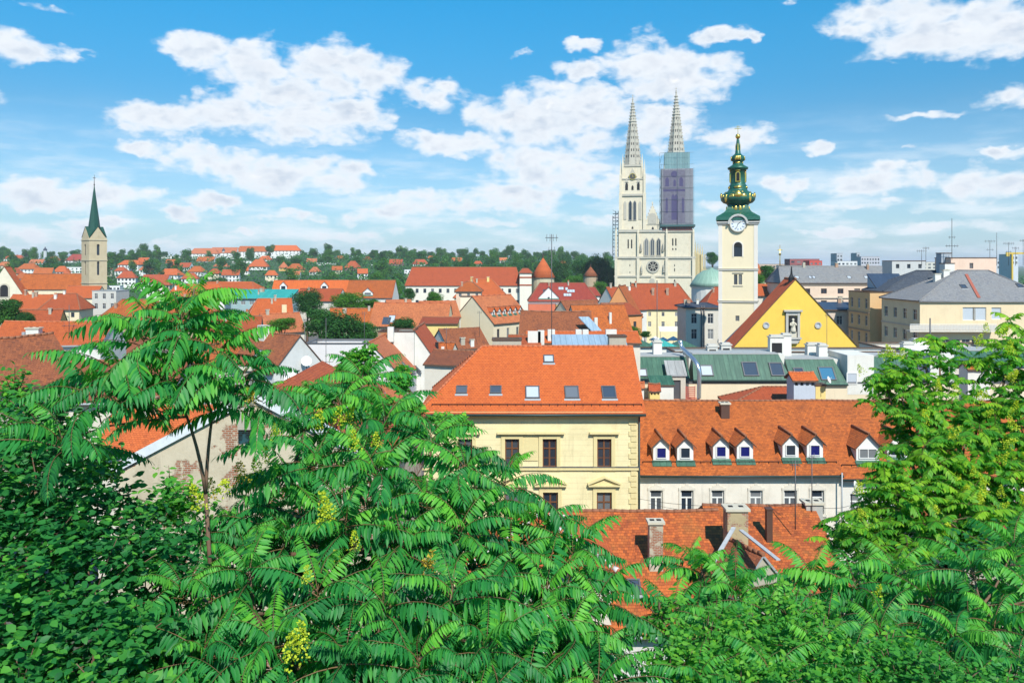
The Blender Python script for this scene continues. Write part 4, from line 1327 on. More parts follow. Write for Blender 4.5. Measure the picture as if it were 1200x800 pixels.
# stacks on the flat roof
for k, (px, w_, y0, y1, lb) in enumerate(((770, 1.0, 401, 418, 'white square stack under a thin pole at the left of the green roof'),
        (834, 1.2, 406, 416, 'grey vent box with a dark opening left of the paired one'), (850, 1.2, 404, 416, 'second grey vent box with a dark opening by the church tower foot'),
        (909, 1.6, 395, 416, 'white stack with dark vent grille beside the plain white stack'), (920.5, 1.1, 393, 425, 'tall plain white stack in front of the yellow gable'),
        (954, 1.9, 404, 416, 'double white stack with lid in front of the yellow gable'), (963, 1.0, 405, 416, 'smaller white stack touching the double stack'),
        (1063, 1.3, 403, 416, 'white stack at the foot of the beige corner building'), (1076, 1.6, 399, 416, 'wider pale stack at the foot of the beige corner building'))):
    Y_ = 94 + (k % 3)
    rt = empty('chimney_stack', W(px, y1, Y_), 0, lb, 'chimney')
    h_ = (y1 - y0) * Y_ / F
    m = MB(); m.box(-w_ / 2, w_ / 2, -.45, .45, -.5, h_)
    m.build('shaft', [WHITEW if k not in (1, 2) else GREYW], rt)
    m = MB(); m.box(-w_ / 2 - .1, w_ / 2 + .1, -.55, .55, h_ + .002, h_ + .12)
    m.box(-w_ / 2 + .1, w_ / 2 - .1, -.4, .4, h_ + .122, h_ + .3)
    m.build('cap', [GREYW], rt)
    if k in (1, 2, 3):
        m = MB(); m.box(-w_ / 2 + .2, w_ / 2 - .2, -.48, -.452, .1, h_ * .7); m.build('vent', [M_DARK], rt)
antenna('straight pole on the square stack left of the silver duct', W(770, 402, 95), 7.5, (), .05)
antenna('thin aerial pole in front of the right side of the yellow gable', W(969, 412, 96), 4.6, ((.95, .5, 2),), .03)
antenna('short dark flue pole at the foot of the beige corner building', W(1090, 415, 97), 4.4, (), .09)
house('orange tiled stack cap rising by the right hand tree', 1147, 80, 2.2, 1.6, 433, 426, kind='gx', wall=WHITEW, roof='bright', name='chimney_stack', cat='chimney', over=.2)
house('low flat concrete strip roof behind the green metal roof', 930, 100, 30, 5, 413, 412, kind='flat', wall=wcol(.60, .60, .57))
house('flat pale roof terrace block before the beige corner building', 1110, 104, 16, 8, 409, 408, kind='flat', wall=wcol(.64, .58, .50))
# ------------------------------------------------------------------ yellow gabled church and its tower
YG = wall_mat('deep_yellow_plaster', (.78, .50, .085), .25)
E = house('deep yellow church gable with a statue niche and two round windows', 932.3, 130, 151.5 * 130 / F, 5, 410, 327.5, kind='gy', wall=YG, roof='rust', over=.25, verge=.15, name='church', cat='church')
hd = E.d / 2
def el_(px, py): return Vector((XX(px, 130) - E.root.location.x, -hd, ZZ(py, 130) - E.z0))
for px in (897.7, 958.5):
    p = el_(px, 381)
    mb = MB()
    n_ = 20
    for k in range(n_):
        a0, a1 = 2 * math.pi * k / n_, 2 * math.pi * (k + 1) / n_
        q_ = lambda r, a, y: (p.x + r * math.cos(a), p.y + y, p.z + r * math.sin(a))
        mb.face([q_(.34, a0, -.16), q_(.55, a0, -.16), q_(.55, a1, -.16), q_(.34, a1, -.16)], 0)
        mb.face([q_(.55, a0, -.16), q_(.55, a0, -.002), q_(.55, a1, -.002), q_(.55, a1, -.16)], 0)
        mb.face([q_(.34, a0, -.16), q_(.34, a1, -.16), q_(.34, a1, -.01), q_(.34, a0, -.01)], 0)
    mb.face([(p.x + .34 * math.cos(2 * math.pi * k / n_), p.y - .03, p.z + .34 * math.sin(2 * math.pi * k / n_)) for k in range(n_)], 1)
    mb.build('round_window', [wcol(.42, .40, .36), M_PALEGLASS], E.root)
def arch(cx, z0, z1, w, n=8):
    r = w / 2
    pts = [(cx - r, z0), (cx + r, z0)]
    for k in range(n + 1):
        a = math.pi * k / n
        pts.append((cx + r * math.cos(a), z1 - r + r * math.sin(a)))
    return pts
def pointed(cx, z0, z1, w, n=4):
    r = w / 2; h = min(r * 1.7, (z1 - z0) * .6)
    pts = [(cx - r, z0), (cx + r, z0)]
    for k in range(n + 1):
        t_ = k / n; pts.append((cx + r * (1 - t_ ** 1.6), z1 - h + h * t_))
    for k in range(n - 1, -1, -1):
        t_ = k / n; pts.append((cx - r * (1 - t_ ** 1.6), z1 - h + h * t_))
    return pts
p = el_(928.5, 395)
ntop = (395 - 363) * 130 / F
mb = MB()
st_ = wcol(.44, .42, .38)
mb.box(p.x - 1.15, p.x - .75, p.y - .35, p.y - .002, p.z, p.z + ntop - .3, 0); mb.box(p.x + .75, p.x + 1.15, p.y - .35, p.y - .002, p.z, p.z + ntop - .3, 0)
mb.box(p.x - 1.15, p.x + 1.15, p.y - .30, p.y - .003, p.z + ntop - .9, p.z + ntop - .297, 0)
mb.box(p.x - 1.5, p.x + 1.5, p.y - .6, p.y - .002, p.z + ntop - .294, p.z + ntop, 0)
mb.box(p.x - 1.3, p.x + 1.3, p.y - .7, p.y - .002, p.z - .3, p.z - .003, 0)
mb.prism([(p.x - .7, p.z - 1.0), (p.x + .7, p.z - 1.0), (p.x + 1.2, p.z - .303), (p.x - 1.2, p.z - .303)], p.y - .5, p.y - .003, 0)
nich = mb.build('niche', [st_], E.root)
mb = MB()
mb.prism(arch(p.x, p.z, p.z + ntop - .95, 1.5), p.y - .26, p.y - .004, 0)
mb.build('recess', [M_DARK], nich)
stt = empty('statue', (E.root.location.x + p.x, 130 - .34, E.z0 + p.z), 0, 'pale stone statue set in the dark niche of the yellow gable', 'statue')
mb = MB()
mb.box(-.5, .5, -.25, .25, 0, .75); mb.box(-.58, .58, -.3, .3, .753, .85)
mb.build('pedestal', [M_STONE], stt)
mb = MB()
mb.lathe([(.50, .853), (.46, 1.2), (.40, 1.5), (.36, 1.75), (.42, 2.1), (.40, 2.35), (.16, 2.55), (.13, 2.62), (.21, 2.75), (.22, 2.92), (.12, 3.07)], 10, 0, sm=True)
mb.tube([(-.36, 0, 2.3), (-.5, -.22, 1.95), (-.1, -.4, 1.9)], [.15, .13, .08], 6)
mb.tube([(.36, 0, 2.3), (.48, -.24, 2.0), (.15, -.38, 2.15)], [.15, .13, .08], 6)
mb.tube([(-.05, -.35, 2.0), (.1, -.38, 2.3), (.12, -.36, 2.5)], [.12, .14, .09], 6)
mb.build('figure', [M_STONE], stt)
E2 = house('dark edged church roof just behind the left slope of the yellow gable', 924, 136, 22.0, .9, 404, 329.5, kind='gy', wall=YG, roof='darkblue', yaw=0, name='church_annex', cat='church')

TY = 150.0
tw0 = XX(843.3, TY); tw1 = XX(886.7, TY)
tw = tw1 - tw0
tcx = XX(864.7, TY + tw / 2)
T = empty('bell_tower', (tcx, TY + tw / 2, 0), R(-15.5), 'slim cream church tower with a green and gold onion dome and a clock', 'church tower')
TW = wall_mat('tower_cream_plaster', (.74, .63, .43), .12)
PIL = wcol(.68, .63, .56, .15)
mb = MB()
h2 = tw / 2
zt = ZZ(261, TY)
zc = [ZZ(403, TY), ZZ(353.5, TY), ZZ(316, TY)]
open_w = [(h2, ZZ(294, TY), 1.55, 2.2), (h2, ZZ(374, TY), .7, 1.2)]
facade(mb, (-h2, -h2, 0), (1, 0, 0), (0, 1, 0), tw, 0, zt, [(h2, ZZ(294.5, TY), 1.5, 2.0), (h2 - .42, ZZ(327.5, TY), .62, 1.9), (h2 + .42, ZZ(327.5, TY), .62, 1.9), (h2 - .1, ZZ(373, TY), .7, 1.0)])
for nm in ('r', 'b', 'l'):
    (ox, oy), U, IN = SIDES[nm]
    facade(mb, (ox * tw, oy * tw, 0), (U[0], U[1], 0), (IN[0], IN[1], 0), tw, 0, zt, [(h2, ZZ(294.5, TY), 1.5, 2.0)])
mb.build('wall', [TW], T)
for (x, z, w_, h_) in ((0, ZZ(294.5, TY), 1.5, 2.0), (-.42, ZZ(327.5, TY), .62, 1.9), (.42, ZZ(327.5, TY), .62, 1.9), (-.1, ZZ(373, TY), .7, 1.0)):
    wdw = put_window(T, Matrix.Translation((x, -h2 + REVEAL, z)), w_, h_, 'fardark')
    if abs(x) < .05:
        m = MB()
        pts = arch(0, -1.25, 1.85, 2.0)
        m.prism(arch(0, 1.003, 1.75, 1.5), -REVEAL - .05, -REVEAL - .004, 0)
        m.build('arch_head', [M_DARK], wdw)
        m = MB()
        for k in range(8):
            a0, a1 = math.pi * k / 8, math.pi * (k + 1) / 8
            f_ = lambda r, a: (r * math.cos(a), 1.0 + r * math.sin(a))
            m.prism([f_(.75, a0), f_(1.0, a0), f_(1.0, a1), f_(.75, a1)], -REVEAL - .09, -REVEAL - .002)
        m.box(-1.0, -.752, -REVEAL - .09, -REVEAL - .002, -1.05, .998); m.box(.752, 1.0, -REVEAL - .09, -REVEAL - .002, -1.05, .998)
        m.build('surround', [PIL], wdw)
m = MB()
m.box(-1.0, 1.0, -h2 - .14, -h2 - .002, ZZ(320.2, TY) , ZZ(319.2, TY)); m.box(-.9, .9, -h2 - .1, -h2 - .002, ZZ(335.5, TY), ZZ(334.6, TY))
m.build('window_hood', [wcol(.40, .36, .30)], T)
mb = MB()
for s in (-1, 1):
    for z0_, z1_ in ((.1, zc[0] - .15), (zc[0] + .15, zc[1] - .15), (zc[1] + .15, zc[2] - .15), (zc[2] + .15, zt - .02)):
        mb.box(s * (h2 + .06) - .35 - .33 * s, s * (h2 + .06) + .35 - .33 * s, -h2 - .07, -h2 + .6, z0_, z1_)
mb.build('pilaster', [PIL], T)
for z in zc:
    m = MB(); m.box(-h2 - .2, h2 + .2, -h2 - .2, h2 + .2, z - .14, z + .1); m.box(-h2 - .3, h2 + .3, -h2 - .3, h2 + .3, z + .102, z + .2, 1)
    m.build('cornice', [PIL, wcol(.40, .36, .30)], T)
# eave cornice
GC = plain('deep_green_copper', (.018, .115, .075), .42, .15, .5, 2.5)
m = MB()
ze_ = zt
m.box(-h2 - .25, h2 + .25, -h2 - .25, h2 + .25, ze_ - .3, ze_); m.box(-h2 - .42, h2 + .42, -h2 - .42, h2 + .42, ze_ + .002, ze_ + .25)
m.build('eave', [wcol(.46, .45, .42)], T)
def sq(prof, n, rot):
    return prof
mp = TY / F
dome = MB()
c0 = (0, 0, 0)
def zz(py): return ZZ(py, TY + h2)
mp = (TY + h2) / F
q2 = math.sqrt(2)
dome.lathe([(24.5 * mp * q2, zz(259)), (24.0 * mp * q2, zz(255)), (20 * mp * q2, zz(252.5)), (15.5 * mp * q2, zz(249.5)), (12.5 * mp * q2, zz(245.5)), (11 * mp * q2, zz(242)), (10.5 * mp * q2, zz(240.5))], 4, 0, rot=math.pi / 4)
dome.lathe([(12 * mp, zz(241)), (12.5 * mp, zz(239.5)), (16.5 * mp, zz(238)), (19.3 * mp, zz(235)), (19.8 * mp, zz(232)), (18.5 * mp, zz(228.5)), (15 * mp, zz(226)), (11.5 * mp, zz(224)), (10 * mp, zz(221)), (10.2 * mp, zz(218)), (9.5 * mp, zz(217)), (8.6 * mp, zz(216)), (8.4 * mp, zz(199.5)), (11.5 * mp, zz(198.5)), (11.8 * mp, zz(196.5)), (9 * mp, zz(195)), (6.2 * mp, zz(193)), (5.2 * mp, zz(191)), (5.0 * mp, zz(190)), (7.6 * mp, zz(188.5)), (8.2 * mp, zz(186)), (7.4 * mp, zz(183.5)), (4.6 * mp, zz(181.5)), (3.2 * mp, zz(180)), (2.4 * mp, zz(172)), (1.5 * mp, zz(164)), (1.3 * mp, zz(163))], 16, 0, sm=True)
dm = dome.build('onion_dome', [GC], T)
gold = MB()
def gblob(px, py, rx, rz, ang=0):
    M = Matrix.Rotation(ang, 4, 'Z')
    n0 = len(gold.v)
    R0 = px
    prof = [(0.01, -1), (.7, -.7), (1, 0), (.7, .7), (0.01, 1)]
    for r, z in prof:
        for j in range(8):
            a = 2 * math.pi * j / 8
            v = Vector((r * rx * math.cos(a), R0 + r * rx * .35 * math.sin(a), zz(py) + z * rz))
            gold.v.append(tuple(M @ v))
    for k in range(4):
        for j in range(8):
            gold.f.append((n0 + k * 8 + j, n0 + k * 8 + (j + 1) % 8, n0 + (k + 1) * 8 + (j + 1) % 8, n0 + (k + 1) * 8 + j)); gold.m.append(0); gold.sm.append(True)
for q in range(4):
    a = q * math.pi / 2 + math.pi
    for off_, rr_, s_ in ((0, 18.8, 1.0), (-.38, 18.5, .8), (.38, 18.5, .8)):
        gblob(rr_ * mp, 231 - (1.5 if off_ == 0 else 0), .75 * s_, .62 * s_, a + off_)
        gblob((rr_ - 4.6) * mp, 226.8, .5 * s_, .38 * s_, a + off_)
    for off_ in (-.8, .8): gblob(19.2 * mp, 233, .28, .8, a + off_)
    for off_ in (-.55, -.2, .2, .55):
        gblob(13.2 * mp, 245, .32, .55, a + off_)
    for off_ in (-.3, 0, .3): gblob(7.9 * mp, 186, .22, .42, a + off_)
    gblob(5.2 * mp, 191, .5, .22, a); gblob(2.6 * mp, 174, .16, 1.0, a)
    gblob(9.7 * mp, 220, .8, .28, a); gblob(8.8 * mp, 200.5, .5, .2, a)
gold.build('gilded_ornament', [M_GOLD], dm)
for q in range(4):
    m = MB()
    r_ = 8.7 * mp
    m.prism(arch(0, zz(214), zz(202), 5.6 * mp), -r_ - .12, -r_ + .2, 0)
    m.prism(arch(0, zz(213), zz(203), 3.6 * mp), -r_ - .16, -r_ + .2, 1)
    m.build('lantern_window', [M_GOLD, M_DARK], dm, mat=Matrix.Rotation(q * math.pi / 2, 4, 'Z'))
m = MB()
m.lathe([(.02, zz(163)), (.35, zz(162.3)), (.48, zz(160)), (.35, zz(157.7)), (.02, zz(157))], 12, 0, sm=True)
m.box(-.05, .05, -.05, .05, zz(157.2), zz(147)); m.box(-.65, .65, -.045, .045, zz(151.2), zz(150.6)); m.box(-.38, .38, -.044, .044, zz(149.3), zz(148.8))
m.build('finial', [M_GOLD], dm)
# clock under an arched hood
ck = MB()
yc = -h2 - .30
zc_ = ZZ(262.5, TY); rc = 8.0 * TY / F
fn = 28
ck.face([(rc * math.cos(2 * math.pi * k / fn), yc - .10, zc_ + rc * math.sin(2 * math.pi * k / fn)) for k in range(fn)], 0)
for k in range(fn):
    a0, a1 = 2 * math.pi * k / fn, 2 * math.pi * (k + 1) / fn
    f_ = lambda r, a: (r * math.cos(a), zc_ + r * math.sin(a))
    ck.prism([f_(rc, a0), f_(rc + .22, a0), f_(rc + .22, a1), f_(rc, a1)], yc - .18, yc + .3, 1)
for k in range(12):
    a = k * math.pi / 6
    Mx = Matrix.Translation((0, yc - .12, zc_)) @ Matrix.Rotation(-a, 4, 'Y')
    ck.box(-.06, .06, -.01, .0, rc * .68, rc * .93, 2, Mx)
for a, ln, w_ in ((R(52), rc * .5, .09), (R(125 - 70), rc * .3, .05), (R(200), rc * .72, .07)):
    Mx = Matrix.Translation((0, yc - .14, zc_)) @ Matrix.Rotation(a, 4, 'Y')
    ck.box(-w_ / 2, w_ / 2, -.015, .0, -.1, ln, 3, Mx)
ck.build('clock', [plain('clock_face', (.70, .74, .76), .5), wcol(.58, .56, .5), plain('clock_blue', (.04, .10, .24), .5), M_BLACK], T)
m = MB()
for k in range(10):
    a0, a1 = math.pi * k / 10, math.pi * (k + 1) / 10
    f_ = lambda r, a: (r * math.cos(a), zc_ + r * math.sin(a))
    m.prism([f_(rc + .24, a0), f_(rc + .6, a0), f_(rc + .6, a1), f_(rc + .24, a1)], -h2 - .75, -h2 + 1.2, 0)
m.build('clock_hood', [wcol(.46, .45, .42)], T)

# ------------------------------------------------------------------ the cathedral
CY = 490.0
CROT = R(-9.5)
CR = empty('cathedral', (XX(767.5, CY), CY, 0), CROT, 'pale stone gothic cathedral with twin spires, rose window and wide front', 'cathedral')
CST = wall_mat('cathedral_stone', (.64, .57, .43), .5)
CST2 = wall_mat('cathedral_grey_stone', (.44, .41, .34), .5)
def cx(px): return XX(px, CY) - CR.location.x
def cz(py): return ZZ(py, CY)
mb = MB()
mb.box(cx(725.5), cx(812), 0, 30, 0, cz(270))
mb.box(cx(721), cx(813.5), -1.2, 30, 0, cz(302)); mb.box(cx(720.5), cx(814.5), -1.8, 30, 0, cz(323.5))
mb.box(cx(732), cx(808), 24, 75, 0, cz(275))
wl = mb.build('wall', [CST], CR)
mb = MB()
for (x0, x1, y0, y1, o_) in ((725, 812.5, 269, 272, .7), (720.5, 814, 300.8, 302.8, 1.9), (720, 815, 323, 324.6, 2.4), (729, 757, 304, 305, 1.3), (780, 809, 304, 305, 1.3)):
    mb.box(cx(x0), cx(x1), -o_, 0 if y0 < 300 else -.3, cz(y1), cz(y0))
mb.build('cornice', [CST2], CR)
mb = MB()
for px in (722.5, 748, 781, 811.5):
    mb.box(cx(px - 1.6), cx(px + 1.6), -2.6, -.5, 0, cz(303)); mb.box(cx(px - 1.1), cx(px + 1.1), -1.7, -.2, cz(302.9), cz(273))
for px in (722.5, 748, 781, 811.5):
    mb.lathe([(.9, 0), (.02, 4)], 4, 0, (cx(px), -1, cz(272.8)), rot=math.pi / 4)
mb.build('buttress', [CST], CR)
for px in (757.7, 764.6, 771.8):
    mb = MB()
    mb.prism(pointed(cx(px), cz(300), cz(278), 3.0), -.6, -.05, 1); 
    mb.prism(pointed(cx(px), cz(299), cz(279.5), 2.0), -.66, -.05, 0)
    mb.box(cx(px) - .12, cx(px) + .12, -.72, -.5, cz(299), cz(281), 1)
    mb.build('window', [M_GLASS, CST2], CR)
for px, y0, y1, w_ in ((736.5, 280, 291, .8), (740.5, 280, 291, .8), (788, 279, 288, .8), (791.5, 279, 288, .8), (788, 290.5, 293, .8), (791.5, 290.5, 293, .8), (738.5, 309.5, 312, .5), (738.5, 318, 320, .5), (790, 309.5, 312, .5), (790, 314, 318, .5), (739.5, 330, 335, .7), (790, 327, 334, .8), (748, 333.5, 335, .8)):
    mb = MB(); f_ = -.04 if y0 < 300 else -1.24 if y0 < 322 else -1.84
    mb.prism(pointed(cx(px), cz(y1), cz(y0), w_), f_, f_ + .02, 0)
    mb.build('slot_window', [M_DARK], CR)
for px, y0, y1 in ((751.5, 285, 294), (777, 284, 294), (752, 310, 320), (777.5, 308, 319)):
    mb = MB(); f_ = -.9 if y0 < 300 else -2.1
    mb.lathe([(.55, 0), (.7, .4), (.45, 2.6), (.5, 3.2), (.2, 3.7), (.3, 4.1), (.1, 4.5)], 7, 0, (cx(px), f_, cz(y1) + .6), sm=True)
    mb.box(cx(px) - .6, cx(px) + .6, f_ - .5, f_ + .8, cz(y1) , cz(y1) + .6)
    mb.build('figure_bracket', [CST2], CR)
# rose window
rs = MB(); c_ = (cx(765.2), cz(312.2)); n_ = 24
ring = lambda r, k: (c_[0] + r * math.cos(2 * math.pi * k / n_), c_[1] + r * math.sin(2 * math.pi * k / n_))
for k in range(n_):
    rs.prism([ring(3.0, k), ring(4.0, k), ring(4.0, k + 1), ring(3.0, k + 1)], -1.75, -1.2, 1)
    rs.prism([ring(.55, k), ring(.95, k), ring(.95, k + 1), ring(.55, k + 1)], -1.7, -1.2, 1)
for k in range(8):
    Mx = Matrix.Translation((c_[0], -1.5, c_[1])) @ Matrix.Rotation(math.pi * k / 4, 4, 'Y')
    rs.box(-.18, .18, -.15, .15, .95, 3.0, 1, Mx)
    a = math.pi * (k + .5) / 4
rs.prism([ring(3.02, k) for k in range(n_)], -1.4, -1.22, 0)
rs.build('rose_window', [M_DARK, CST2], CR)
mb = MB()
mb.prism([(cx(757), cz(336)), (cx(774), cz(336)), (cx(765.3), cz(320.5))], -3.4, -1.7, 0)
mb.prism([(cx(750), 0), (cx(781), 0), (cx(781), cz(336)), (cx(750), cz(336))], -3.2, -1.7, 0)
n_ = 16; c_ = (cx(764), cz(329.3))
mb.prism([(c_[0] + 1.7 * math.cos(2 * math.pi * k / n_), c_[1] + 1.7 * math.sin(2 * math.pi * k / n_)) for k in range(n_)], -3.5, -3.3, 1)
mb.build('portal', [CST, CST2], CR)
# middle gable
mb = MB()
mb.prism([(cx(756), cz(270)), (cx(774), cz(270)), (cx(774), cz(262)), (cx(764.6), cz(240)), (cx(756), cz(262))], .6, 2.6, 0)
mb.prism(arch(cx(764.5), cz(262), cz(249.5), 5.2), .4, .62, 1)
for s in (-1, 1):
    for k in range(6):
        t_ = k / 6; x = cx(764.6) + s * t_ * 9 * CY / F; z = cz(240 + 22 * t_)
        mb.lathe([(.45, 0), (.05, 1.3)], 4, 1, (x, 1.6, z))
mb.box(cx(764.1), cx(765.1), 1.4, 1.8, cz(241), cz(236)); mb.box(cx(763.4), cx(765.8), 1.42, 1.78, cz(238.3), cz(237.5))
mb.prism(pointed(cx(765), cz(270), cz(265.5), 1.2), .5, .59, 2)
mb.box(cx(758), cx(772), .35, .59, cz(263.5), cz(262.6), 1)
gbl = mb.build('gable', [CST, CST2, M_DARK], CR)
mb = MB(); mb.slab([[(cx(756), 2.6, cz(262)), (cx(764.6), 2.6, cz(241)), (cx(764.6), 70, cz(241)), (cx(756), 70, cz(262))], [(cx(764.6), 2.6, cz(241)), (cx(774), 2.6, cz(262)), (cx(774), 70, cz(262)), (cx(764.6), 70, cz(241))]], .3, 0, 0)
mb.build('nave_roof', [ROOF['darkslate']], CR)

def ctower(px0, px1):
    """one west tower with its openwork spire, built from the ground of the front up"""
    w_ = 31 * CY / F
    h_ = w_ / 2
    c0 = (cx(px0) + cx(px1)) / 2
    dz = lambda py: cz(py)
    m = MB()
    yb = h_ + .3
    B_ = lambda hw, z0, z1, mm=0: m.box(c0 - hw, c0 + hw, yb - hw, yb + hw, z0, z1, mm)
    B_(h_ - .9, dz(270.2), dz(230)); B_(h_ - .9, dz(230), dz(228)); 
    B_(h_ - 1.0, dz(228), dz(208.8)); B_(h_ - .1, dz(229.2), dz(226.8), 1); B_(h_ - 2.2, dz(208.8), dz(193.5)); B_(h_ - .6, dz(209.8), dz(208.4), 1); B_(h_ - 1.7, dz(194.2), dz(192), 1)
    for sx in (-1, 1):
        for sy in (-1, 1):
            x, y = c0 + sx * (h_ - .8), yb + sy * (h_ - .8)
            m.box(x - .95, x + .95, y - .95, y + .95, dz(270.2), dz(226))
            m.box(x - .7, x + .7, y - .7, y + .7, dz(226), dz(204))
            m.lathe([(1.0, 0), (.75, .5), (.06, 9.5)], 4, 0, (x, y, dz(204)), rot=math.pi / 4)
            x, y = c0 + sx * (h_ - 2.2), yb + sy * (h_ - 2.2)
            m.box(x - .6, x + .6, y - .6, y + .6, dz(208), dz(192))
            m.lathe([(.8, 0), (.05, 7.0)], 4, 0, (x, y, dz(192)), rot=math.pi / 4)
    r = m.build('tower', [CST, CST2], CR)
    for q in range(4):
        Mq = Matrix.Translation((c0, yb, 0)) @ Matrix.Rotation(q * math.pi / 2, 4, 'Z')
        for s in (-1, 1):
            m = MB()
            m.prism(pointed(s * 1.35, dz(258), dz(234), 2.3), -h_ + .5, -h_ + .95, 1)
            m.prism(pointed(s * 1.35, dz(257.5), dz(235), 1.6), -h_ + .46, -h_ + .95, 0)
            m.build('belfry_window', [M_GLASS, CST2], r, mat=Mq)
        m = MB()
        for s in (-1, 1):
            m.prism(pointed(s * 4.6, dz(257), dz(235), 1.8), -h_ + .62, -h_ + .95, 0)
            m.prism(pointed(s * 3.6, dz(222), dz(213), 1.6), -h_ + .72, -h_ + 1.1, 1)
            m.prism([(s * 3.6 - 1.1, dz(213)), (s * 3.6 + 1.1, dz(213)), (s * 3.6, dz(208.5))], -h_ + .6, -h_ + 1.1, 0)
        m.prism(pointed(0, dz(222), dz(216.5), 1.3), -h_ + .8, -h_ + 1.1, 1)
        m.prism(pointed(0, dz(268), dz(265), 1.1), -h_ + .8, -h_ + 1.0, 1)
        m.prism([(-2.6, dz(206)), (2.6, dz(206)), (0, dz(196))], -h_ + 1.2, -h_ + 2.6, 0)
        m.build('tracery', [CST2, M_DARK], r, mat=Mq)
        m = MB()
        n_ = 20; rc = 2.0; zc1 = dz(212) + 3.0
        m.prism([(rc * math.cos(2 * math.pi * k / n_), zc1 + rc * math.sin(2 * math.pi * k / n_)) for k in range(n_)], -h_ + .45, -h_ + 1.1, 0)
        for k in range(n_):
            f_ = lambda r2, kk: (r2 * math.cos(2 * math.pi * kk / n_), zc1 + r2 * math.sin(2 * math.pi * kk / n_))
            m.prism([f_(1.75, k), f_(2.1, k), f_(2.1, k + 1), f_(1.75, k + 1)], -h_ + .38, -h_ + 1.0, 1)
        m.box(-.1, .1, -h_ + .40, -h_ + .45, zc1 - .2, zc1 + 1.5, 1); m.box(-.2, 1.1, -h_ + .41, -h_ + .45, zc1 - .1, zc1 + .1, 1)
        m.build('clock', [plain('dark_clock_face', (.07, .06, .05), .5), M_GOLD], r, mat=Mq)
    # octagonal openwork spire
    m = MB()
    z0, z1 = dz(193.5), dz(113)
    r0 = 5.6
    m.lathe([(r0 + .6, z0), (r0 + .6, z0 + 1.2), (r0 + .1, z0 + 1.25), (.35, z1)], 8, 0, (c0, yb, 0), rot=math.pi / 8)
    rad = lambda z: .35 + (r0 + .1 - .35) * (z1 - z) / (z1 - z0 - 1.25)
    for k in range(8):
        a = math.pi / 8 + k * math.pi / 4
        z = z0 + 1.5
        while z < z1 - 2:
            rr = rad(z) + .15
            m.lathe([(.3, 0), (.42, .35), (.05, .9)], 4, 0, (c0 + rr * math.cos(a), yb + rr * math.sin(a), z))
            z += 1.9
        a2 = k * math.pi / 4
        z = z0 + 5.6
        while z < z0 + 27:
            rr = rad(z) * math.cos(math.pi / 8)
            rr2 = rad(z + 1.7) * math.cos(math.pi / 8)
            wv_ = rad(z) * .30
            for s in ((-.5, .5) if rad(z) > 2.6 else (0,)):
                t1 = Vector((-math.sin(a2), math.cos(a2), 0)); o1 = Vector((math.cos(a2), math.sin(a2), 0))
                ww = wv_ * (.22 if s else .34)
                P_ = lambda u, zz_, r_: Vector((c0, yb, zz_)) + o1 * (r_ + .03) + t1 * (u + s * wv_ * 1.0)
                m.face([P_(-ww, z, rr), P_(ww, z, rr), P_(ww, z + 1.3, rr + (rr2 - rr) * .76), P_(0, z + 1.9, rr2), P_(-ww, z + 1.3, rr + (rr2 - rr) * .76)], 1)
            z += 3.9
    for zz_ in (z0 + 28.5, z0 + 32, z0 + 36):
        rr = rad(zz_)
        m.lathe([(rr, -.4), (rr + .55, 0), (rr, .5)], 8, 0, (c0, yb, zz_), rot=math.pi / 8)
    m.lathe([(.1, 0), (.55, .3), (.5, .9), (.1, 1.2), (.45, 1.6), (.06, 2.0)], 8, 0, (c0, yb, z1 - .4))
    m.box(c0 - .1, c0 + .1, yb - .1, yb + .1, z1 + 1.4, z1 + 3.4, 0); m.box(c0 - .6, c0 + .6, yb - .09, yb + .09, z1 + 2.4, z1 + 2.65, 0)
    m.build('spire', [CST2, M_DARK], r)
    return r
ta = ctower(726, 757)
tb = ctower(777, 808)
for ch in tb.children:
    if ch.name.startswith('spire'):
        ch.location.z += 3.6
# side buttresses and apse showing on the right
mb = MB()
for k in range(5):
    x0 = cx(813) + k * 2.0
    mb.box(x0, x0 + 1.3, 26 + k * 8, 29 + k * 8, 0, cz(293 + k * 1.5))
    mb.lathe([(1.0, 0), (.7, .6), (.05, 7.5)], 4, 0, (x0 + .65, 27.5 + k * 8, cz(293 + k * 1.5)), rot=math.pi / 4)
mb.box(cx(810), cx(826), 40, 72, 0, cz(297)); mb.box(cx(808), cx(836), 44, 70, 0, cz(316))
for k in range(5):
    mb.box(cx(811) + k * 2.4, cx(811) + k * 2.4 + .7, 39, 40, 0, cz(297))
mb.build('choir', [wall_mat('weathered_choir_stone', (.50, .42, .24), .6)], CR)
# scaffolds
sc = empty('scaffold', (cx(792.5) + CR.location.x, CY, 0), 0, 'netted scaffold with a printed violet screen wrapped round the right spire tower', 'scaffold')
ox = CR.location.x - sc.location.x
sc.location = CR.location + Matrix.Rotation(CROT, 3, 'Z') @ Vector((-ox, 0, 0)); sc.rotation_euler = (0, 0, CROT)
NET = metal_mat('grey_scaffold_net', (.20, .20, .225), (.28, .28, .30), 2.6, .85)
VIO = plain('violet_print', (.15, .14, .185), .85, 0, .35, .6)
VDK = plain('dark_violet_print', (.07, .06, .14), .85, 0, .2, 1)
TEALN = metal_mat('teal_scaffold_net', (.14, .26, .27), (.22, .33, .34), 1.6, .8)
X = lambda px: cx(px) + ox
mb = MB(); mb.box(X(774.5), X(811), -1.6, 17, cz(263.5), cz(198.5), 0)
net = mb.build('net', [NET], sc)
mb = MB(); mb.box(X(778.5), X(807.5), .5, 17, cz(198.4), cz(179), 0); mb.build('upper_net', [TEALN], sc)
mb = MB()
fy = -1.62
mb.box(X(777), X(802), fy - .06, fy, cz(262), cz(200), 0)
